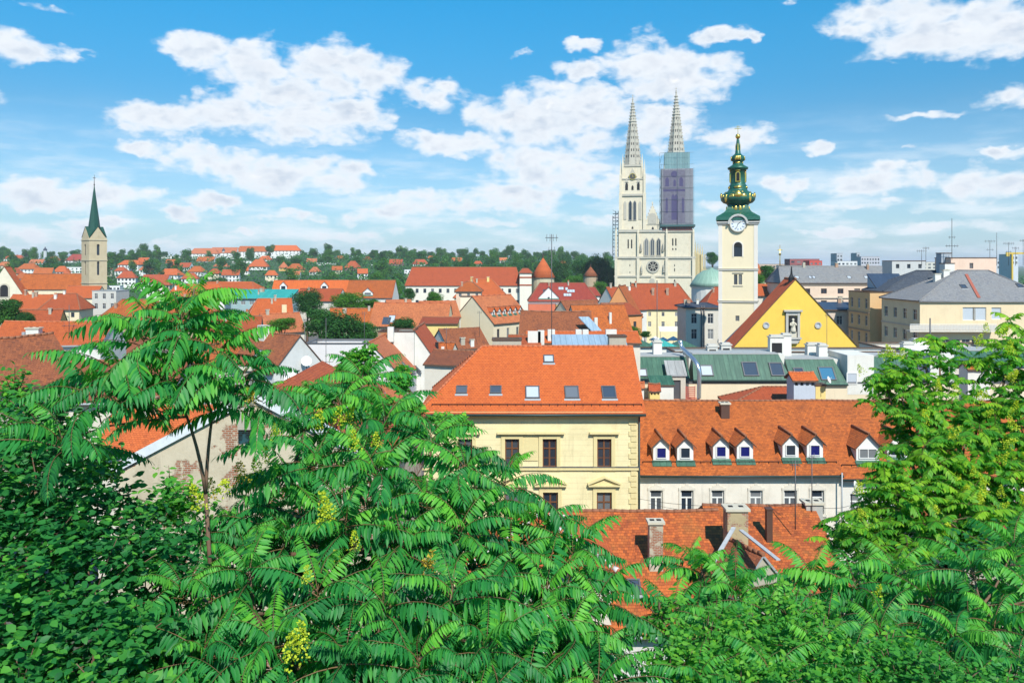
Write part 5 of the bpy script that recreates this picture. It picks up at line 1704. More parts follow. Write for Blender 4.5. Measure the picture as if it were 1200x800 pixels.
for px, y0, y1, w_ in ((788.2, 258, 228, 1.9), (791.8, 258, 228, 1.9), (781, 250, 232, 1.3), (799.5, 250, 232, 1.3), (781.5, 219, 208, 2.2), (797.5, 219, 208, 2.2), (790, 219, 211, 1.4)):
    mb.prism(pointed(X(px), cz(y0), cz(y1), w_), fy - .1, fy - .055, 1)
mb.prism([(X(789.5) + 2.0 * math.cos(2 * math.pi * k / 18), cz(205) + 2.0 * math.sin(2 * math.pi * k / 18)) for k in range(18)], fy - .1, fy - .055, 1)
mb.box(X(777), X(802), fy - .1, fy - .058, cz(225), cz(222.5), 1)
mb.build('printed_screen', [VIO, VDK], net)
mb = MB(); mb.box(X(774), X(813.5), -2.4, 19.4, cz(266), cz(263.6), 0); mb.build('platform', [plain('dark_teal_boards', (.03, .09, .09), .7)], sc)
mb = MB(); mb.box(X(776), X(810), -1.0, 18.6, cz(270), cz(266.1), 0)
for k in range(12): mb.box(X(776.5) + k * 1.5, X(776.5) + k * 1.5 + .25, -1.15, -1.02, cz(270), cz(266.2), 1)
mb.build('base_frame', [plain('rust_red_beams', (.20, .06, .045), .7), M_STEEL], sc)
mb = MB()
for k in range(7):
    z = cz(262) + (cz(180) - cz(262)) * k / 6
    mb.tube([(X(773), -1.9, z), (X(812), -1.9, z)], .07, 4); mb.tube([(X(773), -1.9, z), (X(773), 17, z)], .07, 4)
for px in (773, 775.5, 793, 811.8):
    mb.tube([(X(px), -1.95, cz(264)), (X(px), -1.95, cz(178.5 if 778 < px < 808 else 186 if px < 774 else 198))], .10, 4)
for k in range(8):
    z = cz(262) + k * 5.2
    mb.tube([(X(773), -1.9, z), (X(775.5), -1.9, z + 5.2)], .08, 4)
mb.build('poles', [plain('scaffold_tube', (.10, .14, .17), .5, .4)], sc)
sc2 = empty('scaffold', (cx(723) + CR.location.x, CY + 4, 0), 0, 'narrow bare tube scaffold on the left flank of the cathedral', 'scaffold')
sc2.location = CR.location + Matrix.Rotation(CROT, 3, 'Z') @ Vector((cx(723), 4, 0)); sc2.rotation_euler = (0, 0, CROT)
mb = MB()
for x in (-2.6, -.9, .8):
    for y in (0, 4): mb.tube([(x, y, cz(303)), (x, y, cz(246 if x > -2 else 252))], .13, 4)
for k in range(13):
    z = cz(302) + 2.3 * k
    for y in (0, 4): mb.tube([(-2.6, y, z), (.8, y, z)], .11, 4)
    mb.tube([(-2.6, 0, z), (.8, 0, z + 2.3)] if k % 2 else [(.8, 0, z), (-2.6, 0, z + 2.3)], .09, 4)
    mb.box(-2.6, .8, .3, 3.7, z - .1, z, 0)
mb.build('poles', [plain('scaffold_tube', (.10, .14, .17), .5, .4)], sc2)

# green dome beside the cathedral
DR = empty('chapel', (XX(840, 300), 308, 0), 0, 'round white chapel with a verdigris dome below the cathedral', 'chapel')
mb = MB(); mb.lathe([(7.6, 0), (7.6, ZZ(338, 300)), (8.0, ZZ(337.6, 300)), (8.0, ZZ(336, 300))], 24, 0, sm=False); mb.build('wall', [WHITEW], DR)
mb = MB(); mb.lathe([(8.4, ZZ(336, 300) + .01), (7.4, ZZ(330.5, 300)), (5.6, ZZ(322.5, 300)), (3.4, ZZ(317.5, 300)), (1.0, ZZ(315.5, 300)), (.5, ZZ(313.5, 300))], 24, 0, sm=True); mb.build('dome', [ROOF['copper']], DR)

# ------------------------------------------------------------------ church at the left
JY = 300.0
jx = XX(110.5, JY)
J = empty('bell_tower', (jx, JY, 0), R(45 + 6), 'tan stone church tower with a slender green spire', 'church tower')
JS = wall_mat('tan_stone', (.52, .43, .28), .5)
js = 6.5
mb = MB(); zt = ZZ(281, JY)
wz = [(js / 2, ZZ(293.5, JY), 1.0, 3.6), (js / 2, ZZ(315, JY), .8, 4.6)]
for nm, ((ox, oy), U, IN) in SIDES.items():
    facade(mb, (ox * js, oy * js, 0), (U[0], U[1], 0), (IN[0], IN[1], 0), js, 0, zt, wz)
for q in range(4):
    Mq = Matrix.Rotation(q * math.pi / 2, 4, 'Z')
    mb.prism([(-js / 2, zt), (js / 2, zt), (0, ZZ(266.5, JY))], -js / 2, -js / 2 + .5, 0, Mq)
mb.build('wall', [JS], J)
for q in range(4):
    for (u, z, w_, h_) in wz:
        wd = put_window(J, Matrix.Rotation(q * math.pi / 2, 4, 'Z') @ Matrix.Translation((0, -js / 2 + REVEAL, z)), w_, h_, 'fardark')
        m = MB(); m.prism(arch(0, h_ / 2 + .003, h_ / 2 + .55, w_), -REVEAL - .03, -REVEAL - .004); m.build('arch_head', [M_DARK], wd)
m = MB()
for z in (ZZ(281, JY), ZZ(304.5, JY), ZZ(331, JY)): m.box(-js / 2 - .2, js / 2 + .2, -js / 2 - .2, js / 2 + .2, z - .35, z)
m.build('string_course', [wcol(.46, .40, .28)], J)
m = MB()
zb = ZZ(279, JY); ztp = ZZ(218, JY + 3); zpk = ZZ(266.5, JY); h2j = js / 2 + .05
apex = Vector((0, 0, ztp))
for q in range(4):
    Mq = Matrix.Rotation(q * math.pi / 2, 4, 'Z')
    pk = Mq @ Vector((0, -h2j, zpk + .3)); cr_ = Mq @ Vector((h2j, -h2j, zb)); cl_ = Mq @ Vector((-h2j, -h2j, zb))
    m.face([Mq @ Vector((0, -h2j, zpk + .3)), cr_, Vector((0, 0, zpk + .3))]); m.face([cl_, Mq @ Vector((0, -h2j, zpk + .3)), Vector((0, 0, zpk + .3))])
m.lathe([(2.35, zpk - 2.6), (2.05, zpk), (1.25, zpk + (ztp - zpk) * .4), (.08, ztp)], 8, 0, rot=math.pi / 8)
m.build('spire', [plain('dark_green_copper', (.012, .075, .05), .5, .1, .4, 2)], J)
m = MB(); m.tube([(0, 0, ztp - .8), (0, 0, ZZ(206, JY + 3))], [.14, .06], 5); m.lathe([(.05, 0), (.35, .3), (.05, .6)], 8, 0, (0, 0, ztp - .1)); m.box(-.5, .5, -.05, .05, ZZ(210, JY + 3), ZZ(209.4, JY + 3))
m.build('finial', [M_BLACK], J)
house('long orange church nave roof left of the green spire', 62, 306, 90 * 306 / F, 14, 339, 321.5, kind='gx', wall=wcol(.70, .62, .44), roof='orange', name='church', cat='church')
jf = house('pointed cream church front with an arched window at the left edge', 5, 296, 12, 8, 345, 313, kind='gy', wall=wcol(.66, .60, .46), roof='orange', name='church', cat='church', yaw=18)
m = MB(); m.prism(arch(0, jf.ze - 1, jf.ze + 4.2, 3.6), -jf.d / 2 - .25, -jf.d / 2 - .003, 0); m.prism(arch(0, jf.ze - .8, jf.ze + 3.6, 2.6), -jf.d / 2 - .3, -jf.d / 2 - .01, 1); m.build('arched_window', [wcol(.5, .45, .35), M_DARK], jf.root)
house('low orange church aisle roof at the foot of the tan tower', 92, 285, 12, 9, 349, 336, kind='gx', wall=wcol(.70, .62, .44), roof='orange', name='church', cat='church')

# ------------------------------------------------------------------ streets and roofs between
T_ = [
 # label, px, Y, w, d, eave, ridge, yaw, kind, hl, hr, wall, roof, wins
 ('yellow house with orange roof below the long nave', 35, 225, 15, 9, 362, 346, 0, 'gx', None, None, YELLOW, 'orange', [('f', 6, 2.3, 1, 1.7, 'fardark')]),
 ('orange hipped wing to the right of the yellow house by the nave', 70, 215, 10, 9, 362, 345, 6, 'gx', 3, 3, CREAM, 'orange', [('f', 3, 1.6, .9, 1.3, 'fardark')]),
 ('grey white flat house with dark windows at the foot of the tan tower', 122, 232, 7, 8, 341, 340, 0, 'flat', None, None, GREYW, 'grey', [('f', 3, 1.5, .9, 1.6, 'far'), ('f', 3, 4.4, .9, 1.6, 'far')]),
 ('small orange roof behind the round left tree', 42, 160, 8, 7, 384, 364, 14, 'gx', None, None, OCHRE, 'orange', []),
 ('orange roof behind the slender tree with pink wall', 150, 190, 14, 9, 372, 352, -8, 'gx', 3, 3, PINK, 'orange', [('f', 4, 1.6, .9, 1.3, 'far')]),
 ('low white block house half hidden by the slender tree', 186, 262, 8, 8, 341, 340, 0, 'flat', None, None, WHITEW, 'grey', [('f', 3, 1.8, 1.0, 1.5, 'far')]),
 ('orange hipped roof showing through the top of the slender tree', 215, 185, 15, 9, 372, 350, 10, 'gx', 4, 4, OFFW, 'orange', []),
 ('rusty roof with cream wall behind the slender tree crown', 172, 150, 12, 9, 396, 374, -10, 'gx', None, None, CREAM, 'rust', [('f', 3, 1.5, .8, 1.2, 'far')]),
 ('orange roof just right of the slender tree crown', 268, 150, 11, 9, 397, 372, 12, 'gx', None, None, OFFW, 'orange', []),
 ('weathered orange roof low behind the slender tree', 238, 118, 11, 9, 428, 398, -14, 'gx', None, None, OFFW, 'mottled', []),
 ('brown roof glimpsed between the slender tree and the far left roofs', 138, 112, 9, 8, 416, 390, 8, 'gx', None, None, OFFW, 'brown', []),
 ('orange roof directly left of the pale coping below the slender tree forks', 178, 52, 7, 5, 525, 478, 0, 'gx', None, None, OFFW, 'orange', []),
 ('broad orange roof left of the teal roof', 228, 250, 18, 10, 350, 334, 8, 'gx', 3, 3, WHITEW, 'orange', []),
 ('second broad orange roof touching the teal roof', 262, 290, 22, 11, 340, 331, -6, 'gx', 3, 3, OFFW, 'orange', []),
 ('long teal metal roofed hall with glazed side', 300, 270, 24, 8, 350, 340, -4, 'shed', None, None, wcol(.30, .42, .42), 'teal', [('f', 8, 1.4, 1.6, 1.2, 'far')]),
 ('orange roof with pale chimney below the teal hall', 318, 205, 11, 9, 372, 351, 22, 'gx', 3, None, OFFW, 'orange', []),
 ('orange roof edge behind the garden trees', 335, 178, 9, 8, 388, 368, 35, 'gx', None, None, OFFW, 'orange', []),
 ('very long orange roof with two white dormers behind the round trees', 385, 345, 50, 10, 346, 329, 0, 'gx', None, None, OFFW, 'bright', [('f', 12, 1.8, 1, 1.5, 'far')]),
 ('orange roof with arched white dormer next to the barracks', 432, 330, 20, 11, 348, 329, -6, 'gx', None, None, WHITEW, 'orange', []),
 ('weathered orange roof behind the round dark tree', 370, 290, 17, 9, 352, 339, -14, 'gx', None, None, OFFW, 'rust', []),
 ('orange roof with white gable behind the bright green tree', 470, 282, 9, 9, 362, 352, 20, 'gx', None, None, WHITEW, 'orange', []),
 ('orange roof right of the dark garden trees', 420, 185, 15, 9, 382, 362, 0, 'gx', None, None, OFFW, 'orange', []),
 ('long white barracks with brick red roof and rows of windows', 543, 420, 61, 16, 334, 313.5, 0, 'gx', 3, 3, wcol(.70, .65, .54, .15), 'rust', [('f', 15, 3.0, 1.5, 2.2, 'fardark'), ('f', 15, 9.0, 1.5, 2.2, 'fardark')]),
 ('white end block of the barracks with two dark bands', 616, 416, 6.2, 12, 320, 315, 0, 'gx', 2, 2, wcol(.70, .65, .54, .15), 'rust', []),
 ('hipped orange roof house with chimneys before the barracks', 563, 290, 19, 12, 348, 328, 0, 'gx', 6, 6, CREAM, 'orange', [('f', 5, 1.8, 1, 1.5, 'fardark')]),
 ('small hipped house with pale window tower before the barracks', 549, 262, 8.2, 8, 341, 331, 0, 'gx', 3.5, 3.5, PINK, 'orange', [('f', 3, 1.3, .9, 1.2, 'far')]),
 ('dark pinkish red roof with many skylights and a white gable', 660, 315, 27, 11, 352, 332, 0, 'gx', 5, 5, wcol(.72, .64, .58), 'red', []),
 ('coral red painted house below the skylight roof', 642, 268, 13, 7, 356, 355, 0, 'flat', None, None, CORAL, 'grey', []),
 ('ochre painted low house beside the coral red one', 663, 255, 6, 6, 357, 355, 0, 'flat', None, None, OCHRE, 'grey', []),
 ('small white house with red roof edge right of the skylight roof', 690, 335, 9, 8, 346, 337, 0, 'gx', 2, 2, WHITEW, 'red', [('f', 3, 1.6, .9, 1.3, 'fardark')]),
 ('cream market house with big orange roof below the cathedral front', 777, 250, 21, 12, 361, 333, 0, 'gx', 2, 5, wcol(.76, .66, .40), 'rust', [('f', 5, 1.9, .9, 1.3, 'far'), ('f', 5, 5.0, 1.0, 1.6, 'far')]),
 ('white gabled house with orange roof left of the market house', 741, 238, 11, 11, 362, 337, 30, 'gx', None, None, WHITEW, 'rust', [('f', 3, 2.0, .8, 1.2, 'far')]),
 ('grey town house with dark flat roof and a drainpipe left of the church tower', 823, 175, 7.2, 9, 361, 356, 0, 'gx', 2, 2, wcol(.58, .54, .46), 'darkslate', [('f', 2, 2.3, 1.25, 2.2, 'far'), ('f', 2, 5.7, 1.25, 2.2, 'far')]),
 ('orange roof between the green dome and the cream tower', 852, 230, 12, 8, 357, 337, 0, 'gx', 4, 4, OFFW, 'rust', []),
 ('orange roof behind the yellow gable with green trees', 896, 215, 12, 9, 346, 334, 0, 'gx', None, None, OFFW, 'orange', []),
 ('small orange pyramid roof beside the cream tower belfry', 889, 330, 6, 6, 325, 309, 0, 'gx', 3, 3, OFFW, 'orange', []),
 ('pink apartment house with grey mansard roof and dark red shutters', 985, 205, 30, 12, 331, 313, 0, 'gx', 1.5, 1.5, wcol(.70, .53, .40), 'slate', [('f', 7, 2.2, 1.5, 1.3, 'farbrown'), ('f', 7, 5.3, 1.5, 1.4, 'farbrown'), ('f', 7, 8.6, 1.5, 1.4, 'farbrown')]),
 ('greyish pink house with dark blue roof behind the yellow gable', 975, 170, 13, 8, 363, 355, 0, 'gx', 1, 1, wcol(.60, .50, .42), 'darkblue', [('f', 4, 2.2, 1.3, 1.9, 'far'), ('f', 4, 5.5, 1.3, 1.9, 'far')]),
]
for row in T_:
    lb, px, Y, w, d, e, r_, yaw, kind, hl, hr, wl, rf, wins = row
    H_ = house(lb, px, Y, w, d, e, r_, yaw=yaw, kind=kind, hl=hl, hr=hr, wall=wl, roof=rf, wins=wins, over=.5)
    if 'flat' != kind and Y < 320:
        for k_ in range(1 + rng.randrange(3)):
            xx = (rng.random() - .5) * (H_.w if kind == 'gx' else 1.5) * .8; yy = (rng.random() - .55) * 2.2 if kind == 'gx' else (rng.random() - .5) * H_.d * .7
            wp = H_.M @ Vector((xx, yy, roof_z(H_, xx, yy)))
            chimney(H_, 600 + F * wp.x / wp.y, HOR - F * (wp.z - EYE) / wp.y, rng.uniform(.45, .8), rng.uniform(.4, .6), rng.uniform(.8, 1.4), rng.choice([M_BRICK, M_BRICK, WHITEW, BARE, BARE]), rng.choice(['flat', 'pots', 'flat', 'none']))
    if 'many skylights' in lb:
        for px_, py_ in ((638, 341), (641, 341), (644, 341), (656, 338), (659, 338), (664, 338.5), (666, 341), (669, 341), (672, 341), (662, 345.5), (665, 345.5), (668, 345.5)):
            skylight(H_, px_, py_, .9, 1.3, M_PALEGLASS if px_ > 650 else None)
        dormer(H_, 643, 350, 8.0, .5, 4.0, style='cross', roof='red', winw=.8, winh=.8)
    if 'two white dormers' in lb:
        for px_ in (332, 380): dormer(H_, px_, 340, 3.0, 2.0, 1.6, roof='bright')
    if 'arched white dormer' in lb: dormer(H_, 431, 346, 4.2, 1.2, 1.8, roof='orange')
    if 'hipped orange roof house' in lb:
        for px_ in (553, 572): chimney(H_, px_, 329, .9, .9, 1.4, YELLOW, 'flat')
    if 'pale chimney' in lb: chimney(H_, 333, 366, 1.2, .8, 2.0, BEIGE, 'none', top=357)
    if 'big orange roof' in lb:
        for px_ in (765, 782): chimney(H_, px_, 345, .8, .6, 1.8, M_BRICK, 'flat')
    if 'drainpipe' in lb:
        mb = MB()
        for x in (-.2, .35): mb.tube([(x, -H_.d / 2 - .15, 1), (x, -H_.d / 2 - .15, H_.ze + .6)], .16, 6)
        mb.build('drainpipe', [M_STEEL], H_.root)
    if 'pink apartment' in lb:
        for dz_ in (.35, 3.8, 7.0):
            mb = MB(); mb.box(-H_.w / 2 - .1, H_.w / 2 + .1, -H_.d / 2 - .3, -H_.d / 2 - .002, H_.ze - dz_ - .25, H_.ze - dz_); mb.build('cornice', [wcol(.5, .42, .34)], H_.root)
        for px_ in (934, 950, 953, 995, 1015): skylight(H_, px_, 325, .9, 1.0, M_PALEGLASS)
    if 'two dark bands' in lb:
        for py_ in (325, 334):
            mb = MB(); mb.box(-3.25, 3.25, -6.15, -6.002, ZZ(py_ + .8, 416) - H_.z0, ZZ(py_ - .8, 416) - H_.z0); mb.build('band', [ROOF['rust']], H_.root)

# round defence towers with conical roofs
def cone_tower(lb, px, Y, r, e, tip, wall, roof):
    rt = empty('round_tower', (XX(px, Y), Y + r, 0), 0, lb, 'tower')
    mb = MB(); mb.lathe([(r, 0), (r, ZZ(e, Y))], 20, 0, sm=False); mb.build('wall', [wall], rt)
    mb = MB(); mb.lathe([(r * 1.12, ZZ(e, Y) + .05), (r * .55, ZZ((e * .45 + tip * .55), Y + r)), (.15, ZZ(tip, Y + r))], 20, 0, sm=True); mb.build('roof', [ROOF[roof]], rt)
    mb = MB(); mb.lathe([(.25, 0), (.35, .5), (.06, 2.2)], 6, 0, (0, 0, ZZ(tip, Y + r) - .2)); mb.build('finial', [M_SOFFIT], rt)
cone_tower('round stone tower with a tall orange conical roof', 637, 430, 6.1, 325.5, 302, wcol(.50, .44, .30), 'orange')
cone_tower('smaller stone tower with a dull red conical roof among trees', 693, 520, 4.7, 324, 312.5, wcol(.42, .32, .22), 'brown')

# beige corner building at the right
K1 = house('beige corner apartment house with grey slate roof and long balcony', 1158, 140, 24, 14.5, 352, 318, kind='gx', hl=11, hr=8, wall=wcol(.70, .56, .36), roof='slate', over=.35, gutter=M_ZINC,
           wins=[('l', 4, 2.6, 1.35, 1.9, 'far'), ('l', 4, 6.4, 1.35, 1.9, 'far'), ('f', 6, 7.6, 1.4, 1.6, 'far', (.12, .48)), ('f', 2, 2.35, 2.2, 2.3, 'pale', [.36, .44]), ('f', 2, 2.3, 1.7, 2.1, 'pale', [.56, .8])])
mb = MB()
zb = ZZ(387, 139) - K1.z0
bx0, bx1 = XX(1065, 139) - K1.root.location.x, XX(1166, 139) - K1.root.location.x
hd = K1.d / 2
mb.box(bx0, bx1, -hd - 1.5, -hd - .002, zb - .25, zb, 0)
for k in range(60):
    x = bx0 + (bx1 - bx0) * k / 59
    mb.box(x - .02, x + .02, -hd - 1.45, -hd - 1.41, zb + .003, zb + 1.05, 1)
mb.box(bx0, bx1, -hd - 1.48, -hd - 1.38, zb + 1.053, zb + 1.13, 1)
mb.box(bx0, bx1, -hd - 1.40, -hd - 1.375, zb + .1, zb + .95, 2)
mb.build('balcony', [OFFW, M_WHITE, plain('pale_balcony_panel', (.62, .56, .48), .6)], K1.root)
mb = MB()
for dz_ in (4.5,): mb.box(-K1.w / 2 - .12, -K1.w / 2 - .002, -hd, hd, K1.ze - dz_ - .25, K1.ze - dz_)
mb.build('string_course', [wcol(.5, .42, .34)], K1.root)
for px_, py_ in ((1129, 336), (1195, 335)): skylight(K1, px_, py_, .9, 1.0)
mb = MB()
pa, pb = on_roof(K1, 1132, 322), on_roof(K1, 1147, 349)
sd_ = (pb - pa).cross(Vector((0, 0, 1))).normalized() * .25
up = Vector((0, -.08, .14))
mb.slab([[pa - sd_ + up, pa + sd_ + up, pb + sd_ + up, pb - sd_ + up]], .12, 0, 0)
mb.build('flashing', [plain('rust_red_strip', (.36, .10, .06), .7)], K1.roof)
for px_, py_ in ((1090, 322), (1100, 320)): chimney(K1, px_ + 8, py_, 1.1, .8, 1.2, WHITEW, 'flat')
K1b = house('dark ochre house in the lane behind the beige corner house', 1070, 157, 17, 10, 343, 342, kind='flat', wall=wcol(.62, .40, .20), wins=[('l', 3, 2.2, 1.1, 2.0, 'far'), ('l', 3, 5.6, 1.1, 2.0, 'far'), ('l', 3, 9, 1.1, 2.0, 'far')])
mb = MB()
for dz_ in (3.9, 7.4): mb.box(-K1b.w / 2 - .25, -K1b.w / 2 - .002, -5, 5, K1b.ze - dz_ - .25, K1b.ze - dz_)
mb.build('string_course', [wcol(.34, .24, .16)], K1b.root)
house('blue grey metal attic with a sloping face above the dark ochre house', 1048, 162, 6.5, 5, 341, 322, kind='shed', wall=wcol(.26, .38, .48), roof='darkblue', z0=ZZ(344, 162), walls_below=0, name='attic', cat='rooftop room')
house('dark slate roof running back from the beige corner house', 1083, 158, 16, 9, 341, 318.5, kind='gx', hl=9, hr=3, wall=wcol(.6, .48, .3), roof='darkslate')
PH = house('pink penthouse box on the roof of the beige corner house', 1141, 158, 9, 6, 302.5, 302, kind='flat', wall=wcol(.72, .52, .40), z0=ZZ(320, 158), walls_below=0, name='penthouse', cat='rooftop room', wins=[('f', 1, 1.5, .75, 1.1, 'farbrown', [.45])])
house('grey roof stack cluster left of the pink penthouse', 1109, 160, 2.0, 2, 297, 296.5, kind='flat', wall=wcol(.34, .38, .42), z0=ZZ(322, 160), walls_below=0, name='chimney_stack', cat='chimney')
house('white roof stack at the foot of the tall right mast', 1113, 156, 1.9, 2, 309, 308.5, kind='flat', wall=WHITEW, z0=ZZ(322, 156), walls_below=0, name='chimney_stack', cat='chimney')
house('wide grey plant room on the slate roof before the far towers', 1065, 190, 8, 5, 306, 305.5, kind='flat', wall=wcol(.50, .50, .48), z0=ZZ(322, 190), walls_below=0, name='plant_room', cat='rooftop room', wins=[('f', 3, 1.2, .8, 1.0, 'fardark')])
antenna('tallest aerial mast standing above the pink penthouse', W(1115.5, 302, 158), 7.8, ((.3, 2.6, 5), (.52, 1.4, 3)), .06)
for k, (px, h_, bars, lb) in enumerate(((1080, 3.0, ((.9, 2.2, 5),), 'low wide aerial on the plant room roof'), (1085, 3.6, ((.92, 1.5, 4),), 'slim aerial just right of the plant room'),
        (1160, 5.0, ((.96, 2.4, 4), (.6, 1.6, 3)), 'aerial with two cross bars behind the penthouse right corner'), (1168, 6.6, (), 'bare thin pole right of the penthouse'),
        (1182, 4.6, ((.94, 2.4, 6), (.55, 1.2, 3)), 'broad aerial near the right edge of the skyline'), (1190, 3.6, ((.92, 1.6, 4),), 'small aerial before the far cranes'), (1199, 5.2, ((.95, 1.6, 4),), 'rightmost aerial on the skyline'))):
    antenna(lb, W(px, 309, 170), h_, bars, .045)
# far city at the right horizon
FC = [('far dark red glass office block behind the church gable', 943, 700, 26, 303.5, wcol(.30, .10, .10), 5), ('far bright red roofed block beside the dark red office', 956, 690, 11, 305.5, wcol(.55, .08, .06), 3),
      ('far white tower block with grid of dark windows', 1020, 760, 18, 300.8, wcol(.45, .44, .48), 7), ('far pale low block with twin roof stacks', 993, 720, 18, 306, wcol(.62, .62, .62), 5),
      ('far grey slab left of the white tower block', 1006, 800, 3.5, 296.5, wcol(.40, .42, .45), 1), ('far pair of slim grey stacks on the pale block', 984, 740, 5.5, 297, wcol(.40, .42, .45), 2),
      ('far blue grey block at the right skyline', 1180, 600, 16, 304, wcol(.45, .48, .52), 4), ('far beige long block on the right skyline', 1075, 820, 60, 307, wcol(.55, .52, .46), 12), ('far grey silo block below the crane', 1189, 560, 5, 298, wcol(.52, .55, .58), 2),
      ('far low brown block right of the cream tower', 905, 760, 30, 309.5, wcol(.5, .38, .3), 8), ('far low pale block with many windows right of the cream tower', 940, 600, 30, 311, wcol(.6, .58, .55), 9)]
for lb, px, Y, w, top, wm, nw in FC:
    house(lb, px, Y, w, 14, top, top - .4, kind='flat', wall=wm, name='office_block', cat='building', wins=[('f', nw, 2.5 + 3.4 * k, max(.8, w / nw * .55), 1.7, 'fardark') for k in range(2)], z0=0)
cr = empty('tower_crane', W(1186, 304, 520), 0, 'yellow tower crane with a short jib at the right skyline', 'crane')
mb = MB(); mb.box(-.5, .5, -.5, .5, -20, 3.5); mb.build('mast', [plain('yellow_crane_paint', (.62, .42, .06), .5)], cr)
mb = MB(); mb.box(-4, 9, -.4, .4, 3.502, 4.6); mb.box(-4, -2, -.7, .7, 2.0, 3.4); mb.build('jib', [plain('yellow_crane_paint', (.62, .42, .06), .5)], cr)
fin = empty('church_finial', W(914, 308, 400), 0, 'thin gilded cross and ball finial standing above the far roofs', 'finial')
mb = MB(); mb.tube([(0, 0, -6), (0, 0, 9)], [.35, .12], 6); mb.lathe([(.05, 0), (.8, .9), (.05, 1.8)], 8, 0, (0, 0, 3.4)); mb.box(-1.2, 1.2, -.1, .1, 6.2, 6.6); mb.build('cross', [M_GOLD], fin)
# a tall finial on top of the yellow gable
sf = empty('roof_finial', W(927.5, 328, 131), 0, 'dark pointed finial on the peak of the yellow gable', 'finial')
mb = MB(); mb.lathe([(.55, -.3), (.5, .4), (.2, .9), (.08, 2.2)], 8, 0); mb.build('spike', [M_BLACK], sf)

# market square: awnings, parasols, kiosks
mk = empty('awning', W(786, 385, 205), 0, 'long cream awning in front of the market house', 'awning')
mb = MB(); mb.slab([[(-3.1, -1.4, -.6), (3.1, -1.4, -.6), (3.0, 1.2, .5), (-3.0, 1.2, .5)]], .08, 0, 0); mb.build('canopy', [plain('cream_canvas', (.74, .68, .52), .8)], mk)
mb = MB()
for x in (-2.9, 2.9): mb.tube([(x, -1.2, -.7), (x, -1.2, -3.4)], .05, 5)
mb.build('posts', [M_STEEL], mk)
for k, (px, py, col, lb) in enumerate(((801, 385, (.55, .03, .04), 'red market parasol at the end of the cream awning'), (803, 391, (.5, .03, .04), 'lower red market parasol by the grey town house'), (768, 396, (.75, .74, .72), 'white market parasol among the stalls'), (777, 397, (.72, .72, .72), 'second white market parasol beside the stalls'), (789, 396, (.7, .7, .72), 'pale market parasol nearest the grey town house'))):
    rt = empty('parasol', W(px, py, 190), 0, lb, 'parasol')
    mb = MB(); mb.lathe([(1.5, -.5), (1.45, -.3), (.05, .45)], 8, 0); mb.build('canopy', [plain('canvas_%d' % k, col, .8)], rt)
    mb = MB(); mb.tube([(0, 0, -2.4), (0, 0, .4)], .05, 5); mb.build('pole', [M_WHITE], rt)
for k, (px, py, lb) in enumerate(((752, 404, 'dark green roofed market kiosk nearest the silver duct'), (778, 404, 'dark green roofed market kiosk in the middle'), (803, 405, 'dark green roofed market kiosk beside the grey town house'))):
    house(lb, px, 128, 3.6, 3.2, py + 2, py - 4, kind='gy', hl=1.2, wall=WHITEW, roof='teal' if k == 1 else 'green', name='market_kiosk', cat='kiosk', z0=ZZ(py + 2, 128) - 3, walls_below=6)
# ------------------------------------------------------------------ leaves and crowns
def leaf_mat(name, dark, mid, light, trans=.3, rough=.42, spec=.45):
    if name in MATS: return MATS[name]
    m, nt, b = new_mat(name)
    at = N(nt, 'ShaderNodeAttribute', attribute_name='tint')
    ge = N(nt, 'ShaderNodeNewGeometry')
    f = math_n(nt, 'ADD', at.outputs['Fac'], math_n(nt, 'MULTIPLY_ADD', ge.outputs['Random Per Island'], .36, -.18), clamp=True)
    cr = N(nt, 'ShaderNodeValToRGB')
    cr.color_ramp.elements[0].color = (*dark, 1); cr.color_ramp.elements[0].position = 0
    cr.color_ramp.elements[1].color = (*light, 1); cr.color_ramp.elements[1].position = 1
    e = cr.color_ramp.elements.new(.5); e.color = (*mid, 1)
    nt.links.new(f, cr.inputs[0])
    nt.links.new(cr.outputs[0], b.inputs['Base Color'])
    b.inputs['Roughness'].default_value = rough
    b.inputs['Specular IOR Level'].default_value = spec
    tr = N(nt, 'ShaderNodeBsdfTranslucent')
    tcol = mixc(nt, 1.0, cr.outputs[0], (1.4, 1.5, .8), 'MULTIPLY')
    nt.links.new(tcol, tr.inputs['Color'])
    mx = N(nt, 'ShaderNodeMixShader', i_0=trans)
    nt.links.new(b.outputs[0], mx.inputs[1]); nt.links.new(tr.outputs[0], mx.inputs[2])
    out = [n for n in nt.nodes if n.type == 'OUTPUT_MATERIAL'][0]
    nt.links.new(mx.outputs[0], out.inputs['Surface'])
    MATS[name] = m
    return m

def np_mesh(name, V, T, tint, mats, midx=None):
    """triangles from arrays, with a per-point tint"""
    me = bpy.data.meshes.new(name)
    V = np.asarray(V, np.float32); T = np.asarray(T, np.int32)
    me.vertices.add(len(V)); me.vertices.foreach_set('co', V.ravel())
    me.loops.add(len(T) * 3); me.loops.foreach_set('vertex_index', T.ravel())
    me.polygons.add(len(T)); me.polygons.foreach_set('loop_start', np.arange(0, len(T) * 3, 3, dtype=np.int32))
    try: me.polygons.foreach_set('loop_total', np.full(len(T), 3, np.int32))
    except Exception: pass
    for m in mats: me.materials.append(m)
    if midx is not None: me.polygons.foreach_set('material_index', np.asarray(midx, np.int32))
    at = me.attributes.new('tint', 'FLOAT', 'POINT')
    at.data.foreach_set('value', np.asarray(tint, np.float32))
    me.update(calc_edges=True)
    return me

